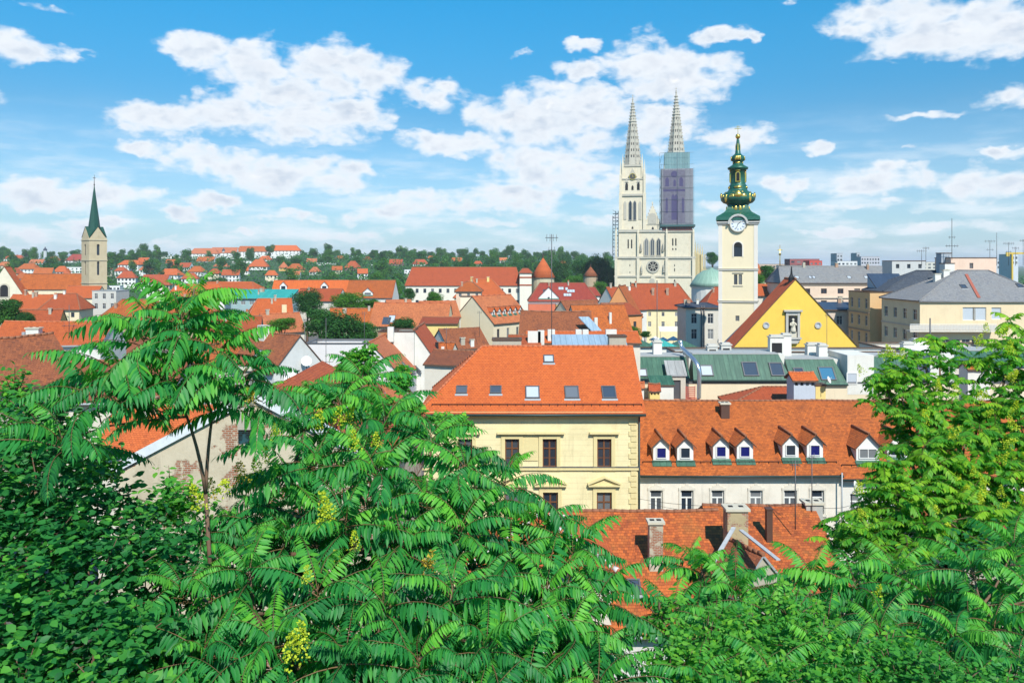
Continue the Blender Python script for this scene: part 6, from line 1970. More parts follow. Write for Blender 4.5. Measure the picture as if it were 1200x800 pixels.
def leaf_template(w1, w2, curl=.28, fold=.05):
    v = np.array([(0, 0, 0), (.33, w1, -.05 + fold), (.35, 0, -.05), (.33, -w1, -.05 + fold), (.68, w2, -curl * .5 + fold), (.70, 0, -curl * .5), (.68, -w2, -curl * .5 + fold), (1, 0, -curl)], np.float32)
    t = np.array([(0, 2, 1), (0, 3, 2), (1, 2, 5), (1, 5, 4), (2, 3, 6), (2, 6, 5), (4, 5, 7), (5, 6, 7)], np.int32)
    return v, t
LANCE = leaf_template(.118, .092, .30, .035)
LANCES = [LANCE, leaf_template(.105, .088, .42, .05), leaf_template(.128, .095, .18, .03), leaf_template(.112, .10, .34, .06)]
OVATE = leaf_template(.30, .25, .22, .05)
SMALL = leaf_template(.27, .2, .15, .04)
CARD = (np.array([(0, 0, 0), (.5, .42, .08), (1, 0, -.1), (.5, -.42, .02)], np.float32), np.array([(0, 1, 2), (0, 2, 3)], np.int32))

def scatter(P, D, Nn, S, tint, tmpl):
    """put the leaf template at points P, along D, facing Nn, of size S"""
    P, D, Nn, S, tint = (np.asarray(a, np.float32) for a in (P, D, Nn, S, tint))
    D = D / np.maximum(np.linalg.norm(D, axis=1, keepdims=True), 1e-6)
    Nn = Nn - (Nn * D).sum(1, keepdims=True) * D
    Nn = Nn / np.maximum(np.linalg.norm(Nn, axis=1, keepdims=True), 1e-6)
    B_ = np.cross(Nn, D)
    tv, tt = tmpl
    V = P[:, None, :] + S[:, None, None] * (tv[None, :, 0:1] * D[:, None, :] + tv[None, :, 1:2] * B_[:, None, :] + tv[None, :, 2:3] * Nn[:, None, :])
    n, k = len(P), len(tv)
    T = (np.arange(n)[:, None, None] * k + tt[None]).reshape(-1, 3)
    return V.reshape(-1, 3), T, np.repeat(tint, k)

class Leaves:
    def __init__(s): s.V, s.T, s.t, s.m, s.n = [], [], [], [], 0
    def add(s, V, T, t, m=0):
        s.V.append(V); s.T.append(T + s.n); s.t.append(t); s.m.append(np.full(len(T), m, np.int32)); s.n += len(V)
    def mesh(s, name, mats):
        return np_mesh(name, np.concatenate(s.V), np.concatenate(s.T), np.concatenate(s.t), mats, np.concatenate(s.m))

nr = np.random.default_rng(11)
def ribbon3(P, r):
    """a thin three-sided stalk along the points P"""
    n = len(P)
    t = np.gradient(P, axis=0); t /= np.maximum(np.linalg.norm(t, axis=1, keepdims=True), 1e-6)
    a = np.cross(t, np.array([0.13, .21, 1.0])); a /= np.maximum(np.linalg.norm(a, axis=1, keepdims=True), 1e-6)
    b_ = np.cross(t, a)
    r = np.asarray(r)[:, None]
    rings = np.stack([P + r * (a * math.cos(q) + b_ * math.sin(q)) for q in (0, 2.094, 4.189)], 1)
    V = rings.reshape(-1, 3)
    T = []
    for k in range(n - 1):
        for j in range(3):
            i0, i1 = k * 3 + j, k * 3 + (j + 1) % 3
            T += [(i0, i1, i1 + 3), (i0, i1 + 3, i0 + 3)]
    return V.astype(np.float32), np.array(T, np.int32)

def frond(L, base, az, el0, length, bend, npairs, leaflet, tint, droop=.5, roll=0.0, tmpl=LANCE, stalk=True):
    """one pinnate leaf: an arching stalk with pairs of hanging leaflets"""
    K = 9
    s = np.linspace(0, 1, K)
    ang = el0 - bend * s ** 1.15
    step = length / (K - 1)
    h = np.concatenate([[0], np.cumsum(np.cos(ang[:-1]) * step)]); z = np.concatenate([[0], np.cumsum(np.sin(ang[:-1]) * step)])
    azs = az + roll * s
    d = np.stack([np.cos(azs), np.sin(azs), np.zeros(K)], 1)
    P = np.array(base)[None] + d * h[:, None]; P[:, 2] += z
    if stalk:
        V, T = ribbon3(P, .0075 * length * (1.15 - s))
        L.add(V, T, np.full(len(V), tint), 1)
    t_ = np.linspace(.16, .97, npairs)
    f = t_ * (K - 1); i0 = np.minimum(f.astype(int), K - 2); fr = (f - i0)[:, None]
    Q = P[i0] * (1 - fr) + P[i0 + 1] * fr
    tg = P[i0 + 1] - P[i0]; tg /= np.linalg.norm(tg, axis=1, keepdims=True)
    side = np.cross(tg, np.array([0, 0, 1.0])); side /= np.maximum(np.linalg.norm(side, axis=1, keepdims=True), 1e-6)
    up = np.cross(side, tg)
    size = leaflet * (0.62 + .55 * np.sin(np.pi * np.clip(t_ * .78 + .16, 0, 1)) - .25 * (t_ > .9))
    PP, DD, NN, SS = [], [], [], []
    for sg in (-1, 1):
        j = nr.normal(0, .10, (npairs, 3))
        fw = .30 + .45 * t_[:, None]
        D = side * sg + tg * fw - np.array([0, 0, 1.0]) * droop * nr.uniform(.7, 1.3, (npairs, 1)) + j
        PP.append(Q); DD.append(D); NN.append(up + side * sg * .35 + nr.normal(0, .12, (npairs, 3))); SS.append(size * nr.uniform(.72, 1.15, npairs))
    PP.append(P[-1:]); DD.append(tg[-1:] - np.array([[0, 0, .25]])); NN.append(up[-1:]); SS.append(size[-1:] * 1.1)
    PP, DD, NN, SS = map(np.concatenate, (PP, DD, NN, SS))
    keep = nr.uniform(0, 1, len(PP)) > .035
    PP, DD, NN, SS = PP[keep], DD[keep], NN[keep], SS[keep]
    if tmpl is LANCE: tmpl = LANCES[int(nr.integers(4))]
    V, T, tt = scatter(PP, DD, NN, SS, tint + nr.normal(0, .05, len(PP)) + .5 * (nr.uniform(0, 1, len(PP)) > .985), tmpl)
    L.add(V, T, tt, 0)

def rosette(L, tip, length, n, tint=.45, leafy=.165, npairs=12, up=1.0, ax=None, tmpl=LANCE, el_lo=-.05, el_hi=1.15, tvar=.15, droop=.72):
    a0 = nr.uniform(0, 6.28)
    for k in range(n):
        q = k / max(1, n - 1)                     # 0 oldest and lowest, 1 youngest
        az = a0 + k * 2.39996 + nr.normal(0, .15)
        el0 = el_lo + (el_hi - el_lo) * q ** 1.1 + nr.normal(0, .1)
        ln = length * (1.0 - .42 * q ** 2) * nr.uniform(.68, 1.14)
        b0 = np.array(tip) + np.array([0, 0, -.16 * length * (1 - q)])
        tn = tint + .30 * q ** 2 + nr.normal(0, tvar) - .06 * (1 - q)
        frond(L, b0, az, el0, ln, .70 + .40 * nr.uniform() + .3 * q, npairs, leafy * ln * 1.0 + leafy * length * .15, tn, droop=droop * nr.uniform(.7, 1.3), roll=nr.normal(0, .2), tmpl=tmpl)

def bezier(p, q, sag, n=6):
    p, q = Vector(p), Vector(q)
    mid = p.lerp(q, .5) + Vector(sag)
    return [p * (1 - t) ** 2 + mid * 2 * t * (1 - t) + q * t * t for t in [k / (n - 1) for k in range(n)]]

SUMAC = leaf_mat('sumac_leaf', (.014, .125, .038), (.036, .270, .052), (.15, .48, .045), .40, .48, .28)
SUMAC_R = leaf_mat('yellow_green_tree_leaf', (.024, .14, .018), (.070, .30, .022), (.28, .50, .025), .42, .5, .28)
BROAD = leaf_mat('shrub_leaf', (.008, .080, .026), (.026, .185, .038), (.13, .42, .035), .34, .5, .25)
BUSH = leaf_mat('bush_leaf', (.026, .165, .030), (.066, .31, .040), (.23, .50, .035), .42, .5, .25)
FARLEAF = leaf_mat('tree_leaf', (.012, .056, .016), (.034, .128, .027), (.09, .23, .033), .2, .7, .12)
FARLIGHT = leaf_mat('light_tree_leaf', (.030, .105, .016), (.060, .19, .020), (.13, .30, .026), .25, .65, .15)
STALK = plain('leaf_stalk', (.16, .09, .035), .6)
BARK = plain('grey_brown_bark', (.17, .10, .062), .85, 0, .4, 9)
FLOWER = leaf_mat('yellow_green_panicle', (.30, .38, .02), (.50, .58, .03), (.70, .70, .08), .3, .6, .2)
PUFF = leaf_mat('golden_panicle', (.38, .26, .02), (.52, .38, .04), (.66, .52, .10), .3, .6, .2)

# a panicle of tiny fruits, shared by all
def panicle_mesh(mat, seed, R_=.10):
    r_ = np.random.default_rng(seed)
    L = Leaves()
    n = 170
    t_ = r_.uniform(0, 1, n)
    a = r_.uniform(0, 6.28, n)
    rad = R_ * (1 - t_ * .75) * np.sqrt(r_.uniform(.05, 1, n))
    P = np.stack([rad * np.cos(a), rad * np.sin(a), t_ * R_ * 2.3 - R_ * .5], 1)
    D = r_.normal(0, 1, (n, 3)); Nn = r_.normal(0, 1, (n, 3)) + np.array([0, 0, 1.2])
    V, T, tt = scatter(P, D, Nn, R_ * r_.uniform(.16, .30, n), r_.uniform(.2, .9, n), CARD)
    L.add(V, T, tt)
    return L.mesh('flower_cluster', [mat])
PAN = [panicle_mesh(FLOWER, k) for k in range(3)] + [panicle_mesh(PUFF, 9)]

def sumac_tree(label, name, base, tips, forks=(), mat=SUMAC, flowers=(), fill=(), trunk_r=.035, cat='tree', mesh_names=('trunk', 'crown')):
    """tips: (px, py, Y, frond length, fronds, tint[, pairs]); every tip is joined to the nearest fork, the forks to the base"""
    base = Vector(base)
    root = empty(name, base, 0, label, cat)
    mb = MB()
    fk = [(base, trunk_r)]
    for (fpx, fpy, fY, par) in forks:
        p = W(fpx, fpy, fY)
        src, r_ = fk[par]
        d = p - src
        pts = bezier(src, p, (nr.normal(0, .05) * d.length, nr.normal(0, .05) * d.length, .03 * d.length))
        mb.tube([v - base for v in pts], [r_ * (1 - .35 * k / 5) for k in range(6)], 7)
        fk.append((p, r_ * .66))
    L = Leaves()
    for tp in tips:
        px, py, Y, ln, n, tint = tp[:6]
        pr = tp[6] + 7 if len(tp) > 6 else 19
        p = W(px, py, Y)
        src, r_ = min(fk, key=lambda f: (f[0] - p).length + (2.0 if f[0].z > p.z + .1 else 0))
        d = p - src
        pts = bezier(src, p, (0, 0, -.12 * d.length))
        mb.tube([v - base for v in pts], [max(.007, r_ * .8 * (1 - .6 * k / 5)) for k in range(6)], 6)
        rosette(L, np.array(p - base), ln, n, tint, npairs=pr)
    for tp in fill:
        px, py, Y, ln, n, tint = tp
        p = W(px, py, Y)
        rosette(L, np.array(p - base), ln, n, tint, npairs=17)
    mb.build(mesh_names[0], [BARK], root)
    link(mesh_names[1], L.mesh(mesh_names[1], [mat, STALK]), root)
    for k, f in enumerate(flowers):
        px, py, Y, s = f[:4]
        me = PAN[f[4] if len(f) > 4 else k % 3]
        o = link('flower_cluster', me, root, Matrix.Translation(W(px, py, Y) - base) @ Matrix.Rotation(nr.uniform(0, 6), 4, 'Z') @ Matrix.Rotation(nr.normal(0, .4), 4, 'X') @ Matrix.Scale(s, 4))
    return root

def gpos(px, Y, dz=0):
    x = XX(px, Y)
    return Vector((x, Y, ground(x, Y) + dz))

# --- shared crowns of the town and hill trees
def crown_mesh(seed, n, mat, blobs, leaf=.11, tmpl=CARD, elong=1.0, tint0=.5):
    r_ = np.random.default_rng(seed)
    bl = []
    for k in range(blobs):
        a = r_.uniform(0, 6.28); rr = .62 * np.sqrt(r_.uniform(.02, 1)); h = r_.uniform(-.55, .62)
        rr *= math.sqrt(max(.1, 1 - h * h))
        bl.append((np.array([rr * math.cos(a), rr * math.sin(a), h * elong]), r_.uniform(.28, .46), r_.normal(0, .13)))
    L = Leaves()
    per = n // blobs
    for c, rad, tn in bl:
        u = r_.normal(0, 1, (per, 3)); u /= np.linalg.norm(u, axis=1, keepdims=True)
        rr = rad * r_.uniform(.55, 1.08, (per, 1)) ** .6
        P = c + u * rr * np.array([1, 1, .85])
        D = r_.normal(0, 1, (per, 3)) + u * .6; D[:, 2] -= .5
        Nn = u + r_.normal(0, .45, (per, 3)) + np.array([0, 0, .5])
        V, T, tt = scatter(P, D, Nn, leaf * r_.uniform(.7, 1.35, per), np.clip(tint0 + tn + r_.normal(0, .1, per), 0, 1), tmpl)
        L.add(V, T, tt)
    return L.mesh('crown', [mat])
CROWNS = {'dark': [crown_mesh(k, 2600, FARLEAF, 11 + 3 * k) for k in range(6)],
          'light': [crown_mesh(20 + k, 2600, FARLEAF if k % 2 else FARLIGHT, 10 + 3 * k, tint0=.7 if k % 2 else .35) for k in range(4)],
          'tall': [crown_mesh(30 + k, 2200, FARLEAF, 16, elong=1.9, leaf=.12, tint0=.3) for k in range(2)],
          'big': [crown_mesh(40, 9000, FARLEAF, 30, leaf=.065), crown_mesh(41, 9000, FARLIGHT, 28, leaf=.065), crown_mesh(42, 9000, FARLEAF, 26, leaf=.065, tint0=.4)]}
tkm = MB(); tkm.tube([(0, 0, 0), (.02, .01, .6), (0, 0, 1)], [.075, .055, .03], 6)
for a in (0.4, 2.3, 4.2): tkm.tube([(0, 0, .7), (.3 * math.cos(a), .3 * math.sin(a), 1.0)], [.035, .012], 5)
TRUNK = tkm.mesh('trunk', [BARK])
def tree(label, x, y, z, r, kind='dark', sz=1.0, group=None, name='tree', idx=None):
    """z: the height of the crown's middle; r: its half width"""
    me = CROWNS[kind]
    me = me[rng.randrange(len(me)) if idx is None else idx]
    z0 = ground(x, y)
    root = empty(name, (x, y, z0), 0, label, 'tree', group)
    h = z - z0
    rz = rng.uniform(0, 6.28)
    link('crown', me, root, Matrix.Translation((0, 0, h)) @ Matrix.Rotation(rz, 4, 'Z') @ Matrix.Diagonal((r, r, r * sz, 1)))
    link('trunk', TRUNK, root, Matrix.Diagonal((r, r, max(.5, h + .15 * r * sz), 1)))
    return root

# trees among the roofs
for (px, py, Y, rpx, kd, sz, idx, lb) in (
    (360, 353, 232, 21, 'big', .8, 2, 'round dark green tree among the orange roofs'), (408, 354, 236, 24, 'big', .55, 1, 'bright green broad tree right of the round dark one'),
    (432, 357, 238, 16, 'big', .5, 1, 'bright green tree at the end of the orange hall'),
    (375, 378, 165, 26, 'big', .75, 0, 'dark garden tree left of the tall one above the white wall'), (402, 388, 150, 34, 'big', .8, 2, 'large dark garden tree above the blank white wall'), (428, 392, 148, 22, 'big', .8, 0, 'dark garden tree at the right end above the white wall'),
    (330, 380, 150, 20, 'big', .45, 1, 'low wide green tree above the brown roofed house'), (472, 381, 158, 19, 'big', .55, 2, 'leafy roof garden bushes on the cut-out terrace'),
    (510, 349, 255, 11, 'big', .8, 1, 'small green tree before the barracks wall'), (8, 368, 150, 26, 'big', .8, 0, 'dark round tree at the left edge by the yellow house'), (30, 374, 146, 13, 'big', .8, 2, 'dark tree beside the tiny gabled attic'),
    (64, 374, 170, 16, 'big', .7, 0, 'green tree behind the left orange roof'), (505, 352, 300, 8, 'big', .8, 2, 'small dark tree left of the barracks windows'),
    (703, 318, 545, 17, 'big', 1.3, 2, 'dark tall tree at the left side of the cathedral'), (715, 328, 535, 12, 'big', 1.4, 0, 'dark tree touching the cathedral corner'), (685, 322, 560, 20, 'big', 1.0, 0, 'dark tree behind the dull red cone tower'),
    (672, 331, 460, 14, 'big', .7, 1, 'light green tree right of the orange cone tower'), (703, 337, 450, 10, 'big', .9, 1, 'light green tree below the dull red cone tower'), (655, 318, 600, 16, 'big', 1.0, 2, 'dark tree behind the orange cone tower'),
    (835, 303, 560, 9, 'big', 1.0, 0, 'dark tree right of the cathedral choir'), (900, 320, 300, 13, 'big', .8, 0, 'dark tree behind the yellow gable beside the cream tower'), (888, 327, 290, 10, 'big', .8, 1, 'lighter tree touching the cream tower'), (915, 322, 310, 9, 'big', .9, 2, 'dark tree left of the grey mansard roof'),
    (743, 388, 178, 9, 'big', .8, 1, 'green bush between the orange house and the stalls'), (756, 392, 172, 8, 'big', .6, 0, 'low green bush by the market stalls'),
    (480, 345, 300, 9, 'big', 1.0, 0, 'dark bushy tree at the left end of the barracks'), (460, 337, 380, 12, 'big', .9, 1, 'green tree between the orange hall and the barracks')):
    tree(lb, XX(px, Y), Y, ZZ(py, Y), rpx * Y / F, kd, sz, idx=idx)

# ------------------------------------------------------------------ the far hill: houses, then trees
def gz(px, Y): return ground(XX(px, Y), Y)
HILL = [  # px, py of the eave, Y, width px, roof px, roof, wall
 (238, 297, 1300, 34, 6, 'orange', 'w'), (262, 296, 1310, 30, 6, 'orange', 'w'), (294, 294.5, 1320, 38, 6, 'orange', 'w'), (332, 293.5, 1290, 38, 6, 'bright', 'w'),
 (240, 306, 1080, 20, 5, 'orange', 'w'), (258, 312, 960, 16, 5, 'orange', 'c'), (302, 312, 900, 22, 8, 'orange', 'w'), (285, 306, 1050, 26, 5, 'blue', 'w'), (344, 315, 860, 18, 6, 'orange', 'o'),
 (332, 313, 880, 10, 6, 'orange', 'o'), (211, 313, 900, 22, 5, 'rust', 'w'), (228, 318, 800, 18, 6, 'orange', 'w'), (196, 322, 760, 26, 7, 'orange', 'w'), (180, 330, 640, 30, 8, 'rust', 'w'),
 (412, 313, 900, 17, 7, 'orange', 'p'), (380, 308, 1000, 20, 3, 'grey', 'w'), (463, 309, 980, 16, 5, 'rust', 'p'), (442, 310, 990, 14, 4, 'grey', 'w'), (493, 309, 980, 18, 5, 'rust', 'w'), (458, 301, 1200, 12, 3, 'grey', 'w'),
 (88, 305, 1100, 24, 7, 'red', 'w'), (70, 318, 760, 16, 6, 'orange', 'w'), (50, 320, 740, 20, 6, 'orange', 'c'), (30, 315, 820, 22, 6, 'orange', 'w'), (12, 320, 720, 18, 6, 'rust', 'c'),
 (85, 313, 860, 22, 4, 'grey', 'w'), (100, 322, 700, 18, 4, 'slate', 'w'), (150, 310, 900, 26, 5, 'orange', 'w'), (165, 307, 1000, 16, 5, 'orange', 'w'), (148, 325, 660, 20, 7, 'rust', 'w'),
 (190, 333, 560, 16, 8, 'orange', 'c'), (130, 335, 540, 20, 6, 'grey', 'w'), (205, 300, 1280, 32, 3, 'grey', 'w'), (15, 303, 1150, 20, 4, 'rust', 'w'), (42, 308, 1050, 16, 4, 'orange', 'w'), (60, 305, 1150, 14, 4, 'orange', 'w'),
 (222, 326, 680, 18, 6, 'rust', 'w'), (270, 322, 720, 20, 6, 'orange', 'w'), (318, 322, 740, 14, 5, 'orange', 'c'), (368, 318, 820, 12, 5, 'orange', 'w'), (535, 306, 1080, 12, 4, 'orange', 'w'),
 (660, 310, 900, 10, 4, 'orange', 'w'), (-20, 312, 800, 24, 6, 'orange', 'w'), (425, 320, 760, 12, 5, 'orange', 'w'), (520, 309, 940, 10, 4, 'rust', 'c'), (25, 326, 660, 16, 6, 'orange', 'w'),
 (365, 307, 1050, 12, 4, 'orange', 'w'), (398, 303, 1180, 10, 3, 'orange', 'w'), (430, 304, 1150, 9, 3, 'rust', 'w'), (395, 316, 840, 12, 4, 'orange', 'c'), (505, 303, 1180, 9, 3, 'orange', 'w'), (560, 309, 960, 10, 3, 'rust', 'w'), (590, 305, 1100, 9, 3, 'orange', 'w'), (310, 304, 1120, 14, 4, 'orange', 'w'), (250, 320, 760, 13, 5, 'rust', 'c'), (285, 317, 820, 12, 4, 'orange', 'w'), (170, 316, 820, 14, 4, 'orange', 'w'), (140, 317, 800, 12, 4, 'rust', 'w'), (200, 308, 1020, 12, 4, 'orange', 'w'), (75, 324, 690, 14, 5, 'orange', 'w'), (5, 311, 900, 14, 4, 'orange', 'c'), (345, 322, 740, 12, 4, 'orange', 'w'),
 (118, 315, 820, 16, 5, 'orange', 'c'), (480, 316, 800, 12, 3, 'grey', 'w')]
WN = {'w': ('white', wcol(.72, .71, .68)), 'c': ('cream', wcol(.68, .60, .44)), 'o': ('ochre', OCHRE), 'p': ('plum pink', wcol(.42, .20, .24))}
RN = {'orange': 'orange', 'bright': 'vivid orange', 'rust': 'rusty red', 'red': 'dark red', 'grey': 'flat grey', 'slate': 'grey slate', 'blue': 'pale blue'}
seen = {}
def where(px, Y):
    if px < 0: return 'cut by the left edge'
    side = 'left of the tan tower' if px < 97 else 'right of the tan tower' if px < 175 else "under the hilltop row's left end" if px < 250 else "under the hilltop row's right end" if px < 355 else 'in woods above the orange hall' if px < 450 else 'in woods above the barracks' if px < 620 else 'in woods beside the cathedral'
    return side
HL = {0: 'long hilltop building with orange roof, leftmost of the four in a row', 1: 'long hilltop building with orange roof, second from the left of the row', 2: 'long hilltop building with orange roof, third from the left of the row', 3: 'long hilltop building with vivid orange hipped roof at the right end of the row', 32: 'long pale flat roofed hilltop block left of the orange row'}
for k, (px, py, Y, wp, rp, rf, wl) in enumerate(HILL):
    w_ = wp * Y / F
    d_ = min(14, max(7, w_ * .6))
    base = f'{WN[wl][0]} hill house with {RN[rf]} roof'
    loc_ = where(px, Y)
    key = (base, loc_)
    seen.setdefault(key, []).append(k)
    n_ = len(seen[key])
    sizew = 'wide' if wp > 22 else 'medium' if wp > 15 else 'narrow'
    lb = HL.get(k) or f'{sizew} {base} {"high up" if py < 309 else "low down" if py > 317 else "midway"} {loc_}'
    z0 = min(gz(px, Y), ZZ(py, Y) - 4)
    kind = 'flat' if rf in ('grey', 'blue') else 'gx'
    hip = None if k % 3 == 1 else (rp * Y / F * .9)
    nw = max(2, int(wp / 4))
    H_ = house(lb, px, Y, w_, d_, py, py - rp, yaw=rng.uniform(-14, 14) if k > 4 else 0, kind=kind, hl=hip, hr=hip, wall=WN[wl][1], roof=rf, z0=z0, over=.6,
          wins=[('f', nw, 2.0, 1.5, 1.7, 'fardark'), ('f', nw, 5.0, 1.5, 1.7, 'fardark')] if ZZ(py, Y) - z0 > 7 else [('f', nw, 1.9, 1.4, 1.6, 'fardark')], name='hill_house', group='houses on the far hill', ridge_caps=False)
for k, (px, Y, lb) in enumerate(((262, 1312, 'small grey lantern turret on the long hilltop building'), (53, 1120, 'pale domed villa turret on the left skyline'))):
    rt = empty('turret', (XX(px, Y), Y, ZZ(297, Y)), 0, lb, 'turret')
    mb = MB(); mb.lathe([(2.2, -6), (2.2, 4), (2.6, 4.1)], 8, 0); mb.build('wall', [wcol(.5, .52, .52)], rt)
    mb = MB(); mb.lathe([(2.7, 4.15), (2.3, 6), (1.0, 7.6), (.2, 9.5)], 8, 0); mb.build('roof', [ROOF['darkslate']], rt)

trees = []
def hill_tree(px, Y, rpx, kd, sz=1.0):
    x = XX(px, Y); r = rpx * Y / F
    trees.append((px, Y, r, kd))
    lb = {'dark': 'dark green round crowned tree in the woods of the far hill', 'light': 'lighter green round tree in the woods of the far hill', 'tall': 'tall narrow dark tree standing out of the far hill'}[kd]
    tree(lb, x, Y, ground(x, Y) + r * 1.15 * sz * (1.5 if kd == 'tall' else 1), r, kd, sz, group={'dark': 'dark trees on the far hill', 'light': 'light trees on the far hill', 'tall': 'tall trees on the far hill'}[kd])
for px, Y, r_ in ((158, 1000, 5), (176, 760, 8), (172, 820, 6), (450, 1150, 3.6), (464, 1180, 3), (472, 1160, 2.5), (447, 1000, 5), (199, 900, 4), (73, 1050, 3.2), (188, 700, 6), (632, 760, 4), (546, 900, 4)):
    hill_tree(px, Y, r_, 'tall')
random.seed(5)
cnt = 0
tries = 0
while cnt < 275 and tries < 6000:
    tries += 1
    if rng.random() < .52: px = rng.uniform(350, 722)
    else: px = rng.uniform(-20, 350)
    Y = rng.uniform(560, 1330)
    r_ = rng.uniform(5.0, 9.0) / Y * F
    py0 = HOR - F * (gz(px, Y) + 6 - EYE) / Y
    bad = False
    for (hx_, hy_, hY, hw_, hr_, _, _) in HILL:
        if abs(px - hx_) < hw_ / 2 + r_ * .7 and Y < hY + 15 and Y > hY - 230 and py0 - 2 * r_ < hy_ + 6 and py0 + 4 > hy_ - hr_: bad = True; break
    if bad and rng.random() < .93: continue
    if any((a - px) ** 2 < (.75 * r_) ** 2 and abs(b_ - Y) < 25 for a, b_, _, _ in trees): continue
    hill_tree(px, Y, r_, 'light' if rng.random() < .4 else 'dark', rng.uniform(.7, 1.35)); cnt += 1
# the closed wood between them that nobody could count
r_ = np.random.default_rng(77)
L = Leaves()
n = 36000
pxs = np.where(r_.uniform(0, 1, n) < .75, r_.uniform(345, 730, n), r_.uniform(-40, 345, n)); Ys = r_.uniform(520, 1345, n)
P = np.array([(XX(a, b_), b_, ground(XX(a, b_), b_)) for a, b_ in zip(pxs, Ys)])
clump = np.sin(P[:, 0] * .11) * np.sin(P[:, 1] * .07) * 2.2
P[:, 2] += np.clip(r_.uniform(0, 1, n) * (5.6 + clump), .2, 8.5)
D = r_.normal(0, 1, (n, 3)); Nn = r_.normal(0, .6, (n, 3)) + np.array([0, -.4, 1])
V, T, tt = scatter(P, D, Nn, r_.uniform(1.4, 3.0, n), np.clip(r_.normal(.42, .2, n), 0, 1), CARD)
L.add(V, T, tt)
o = link('far_undergrowth', L.mesh('far_undergrowth', [FARLEAF])); tag(o, 'closed dark green undergrowth between the trees of the far hill', 'woods', kind='stuff')
# far green belt along the right skyline
L = Leaves(); n = 9000
pxs = r_.uniform(815, 1300, n); Ys = r_.uniform(520, 900, n)
P = np.array([(XX(a, b_), b_, ground(XX(a, b_), b_)) for a, b_ in zip(pxs, Ys)])
P[:, 2] += r_.uniform(0, 1, n) ** .7 * (9 + 5 * np.sin(P[:, 0] * .045) * np.sin(P[:, 0] * .013 + 2))
D = r_.normal(0, 1, (n, 3)); Nn = r_.normal(0, .6, (n, 3)) + np.array([0, -.4, 1])
V, T, tt = scatter(P, D, Nn, r_.uniform(1.0, 2.2, n), np.clip(r_.normal(.42, .16, n), 0, 1), CARD)
L.add(V, T, tt)
o = link('far_greenery', L.mesh('far_greenery', [FARLEAF])); tag(o, 'low dark green belt of trees along the right skyline', 'woods', kind='stuff')
# ------------------------------------------------------------------ the trees and shrubs in front
# slender young tree with two stems at the left
sumac_tree('slender young tree with two thin stems and long fern-like leaves, standing free at the left', 'sumac_tree', gpos(246, 7.4),
    [(213, 368, 7.2, .90, 14, .56, 13), (168, 396, 7.1, .85, 10, .52, 12), (258, 402, 7.2, .82, 10, .52, 12), (138, 430, 7.0, .80, 9, .50, 12), (200, 436, 7.0, .78, 9, .48, 12), (288, 432, 7.3, .74, 9, .52, 11),
     (240, 452, 7.4, .72, 9, .46, 11), (180, 478, 7.0, .6, 7, .44, 11), (280, 470, 7.5, .6, 7, .46, 11), (110, 458, 6.9, .80, 9, .46, 12), (165, 462, 7.0, .70, 8, .44, 11), (308, 462, 7.5, .66, 7, .48, 11), (175, 372, 7.5, .75, 7, .54, 12), (245, 362, 7.4, .7, 7, .56, 11), (228, 338, 7.3, .5, 6, .66, 11), (72, 512, 6.8, .8, 8, .44, 12)],
    forks=[(241, 578, 7.4, 0), (219, 488, 7.3, 1), (249, 486, 7.5, 1), (178, 440, 7.1, 2), (213, 400, 7.25, 3), (120, 500, 7.0, 2)], trunk_r=.028,
    flowers=[(232, 590, 7.2, 1.0), (295, 470, 7.2, .7, 3)])
# big sumac mass in the middle
sumac_tree('biggest sumac tree, a broad dark green mass of fern-like leaves left of the yellow house', 'sumac_tree', gpos(380, 9.4),
    [(358, 500, 9.2, .9, 12, .48), (398, 470, 9.4, 1.0, 14, .50), (452, 488, 9.2, 1.0, 14, .50), (505, 510, 8.9, .95, 13, .48), (545, 545, 8.6, .90, 12, .46), (335, 560, 8.4, .85, 12, .46),
     (370, 535, 8.6, .95, 13, .42), (440, 548, 8.4, .95, 13, .44), (500, 580, 8.2, .90, 12, .42), (275, 640, 7.8, .85, 12, .46), (266, 608, 8.0, .62, 10, .50), (312, 598, 8.2, .68, 11, .48), (236, 622, 7.8, .6, 9, .46), (335, 625, 7.9, .9, 12, .40), (405, 608, 7.8, .92, 12, .40),
     (470, 630, 7.7, .92, 12, .42), (540, 615, 7.9, .88, 12, .42), (365, 462, 9.8, .75, 9, .50), (425, 440, 10.2, .85, 10, .50)],
    forks=[(400, 640, 8.9, 0), (345, 545, 9.0, 1), (430, 540, 9.1, 1), (505, 570, 8.7, 1), (310, 590, 8.4, 1)], trunk_r=.07,
    fill=[(380, 570, 9.6, 1.0, 12, .42), (450, 590, 9.4, 1.0, 12, .42), (350, 600, 9.4, .9, 11, .42), (520, 600, 9.2, .95, 11, .42), (420, 520, 10.2, 1.0, 11, .42), (360, 640, 8.8, 1.0, 12, .42), (470, 660, 8.6, 1.0, 12, .42), (300, 670, 8.4, .85, 11, .42)],
    flowers=[(283, 562, 7.9, 1.0, 3), (262, 572, 7.7, .9), (245, 580, 7.7, .9, 3), (300, 552, 8.0, .9), (385, 600, 7.6, 1.2), (380, 612, 7.55, 1.0), (415, 522, 8.2, .9), (372, 498, 8.8, 1.0), (395, 492, 9.0, .9), (407, 490, 9.0, .8), (325, 510, 8.7, .8), (500, 668, 7.3, 1.0, 3), (392, 662, 7.4, .8), (440, 520, 8.3, .7), (310, 540, 8.1, .8), (415, 640, 7.5, .8)])
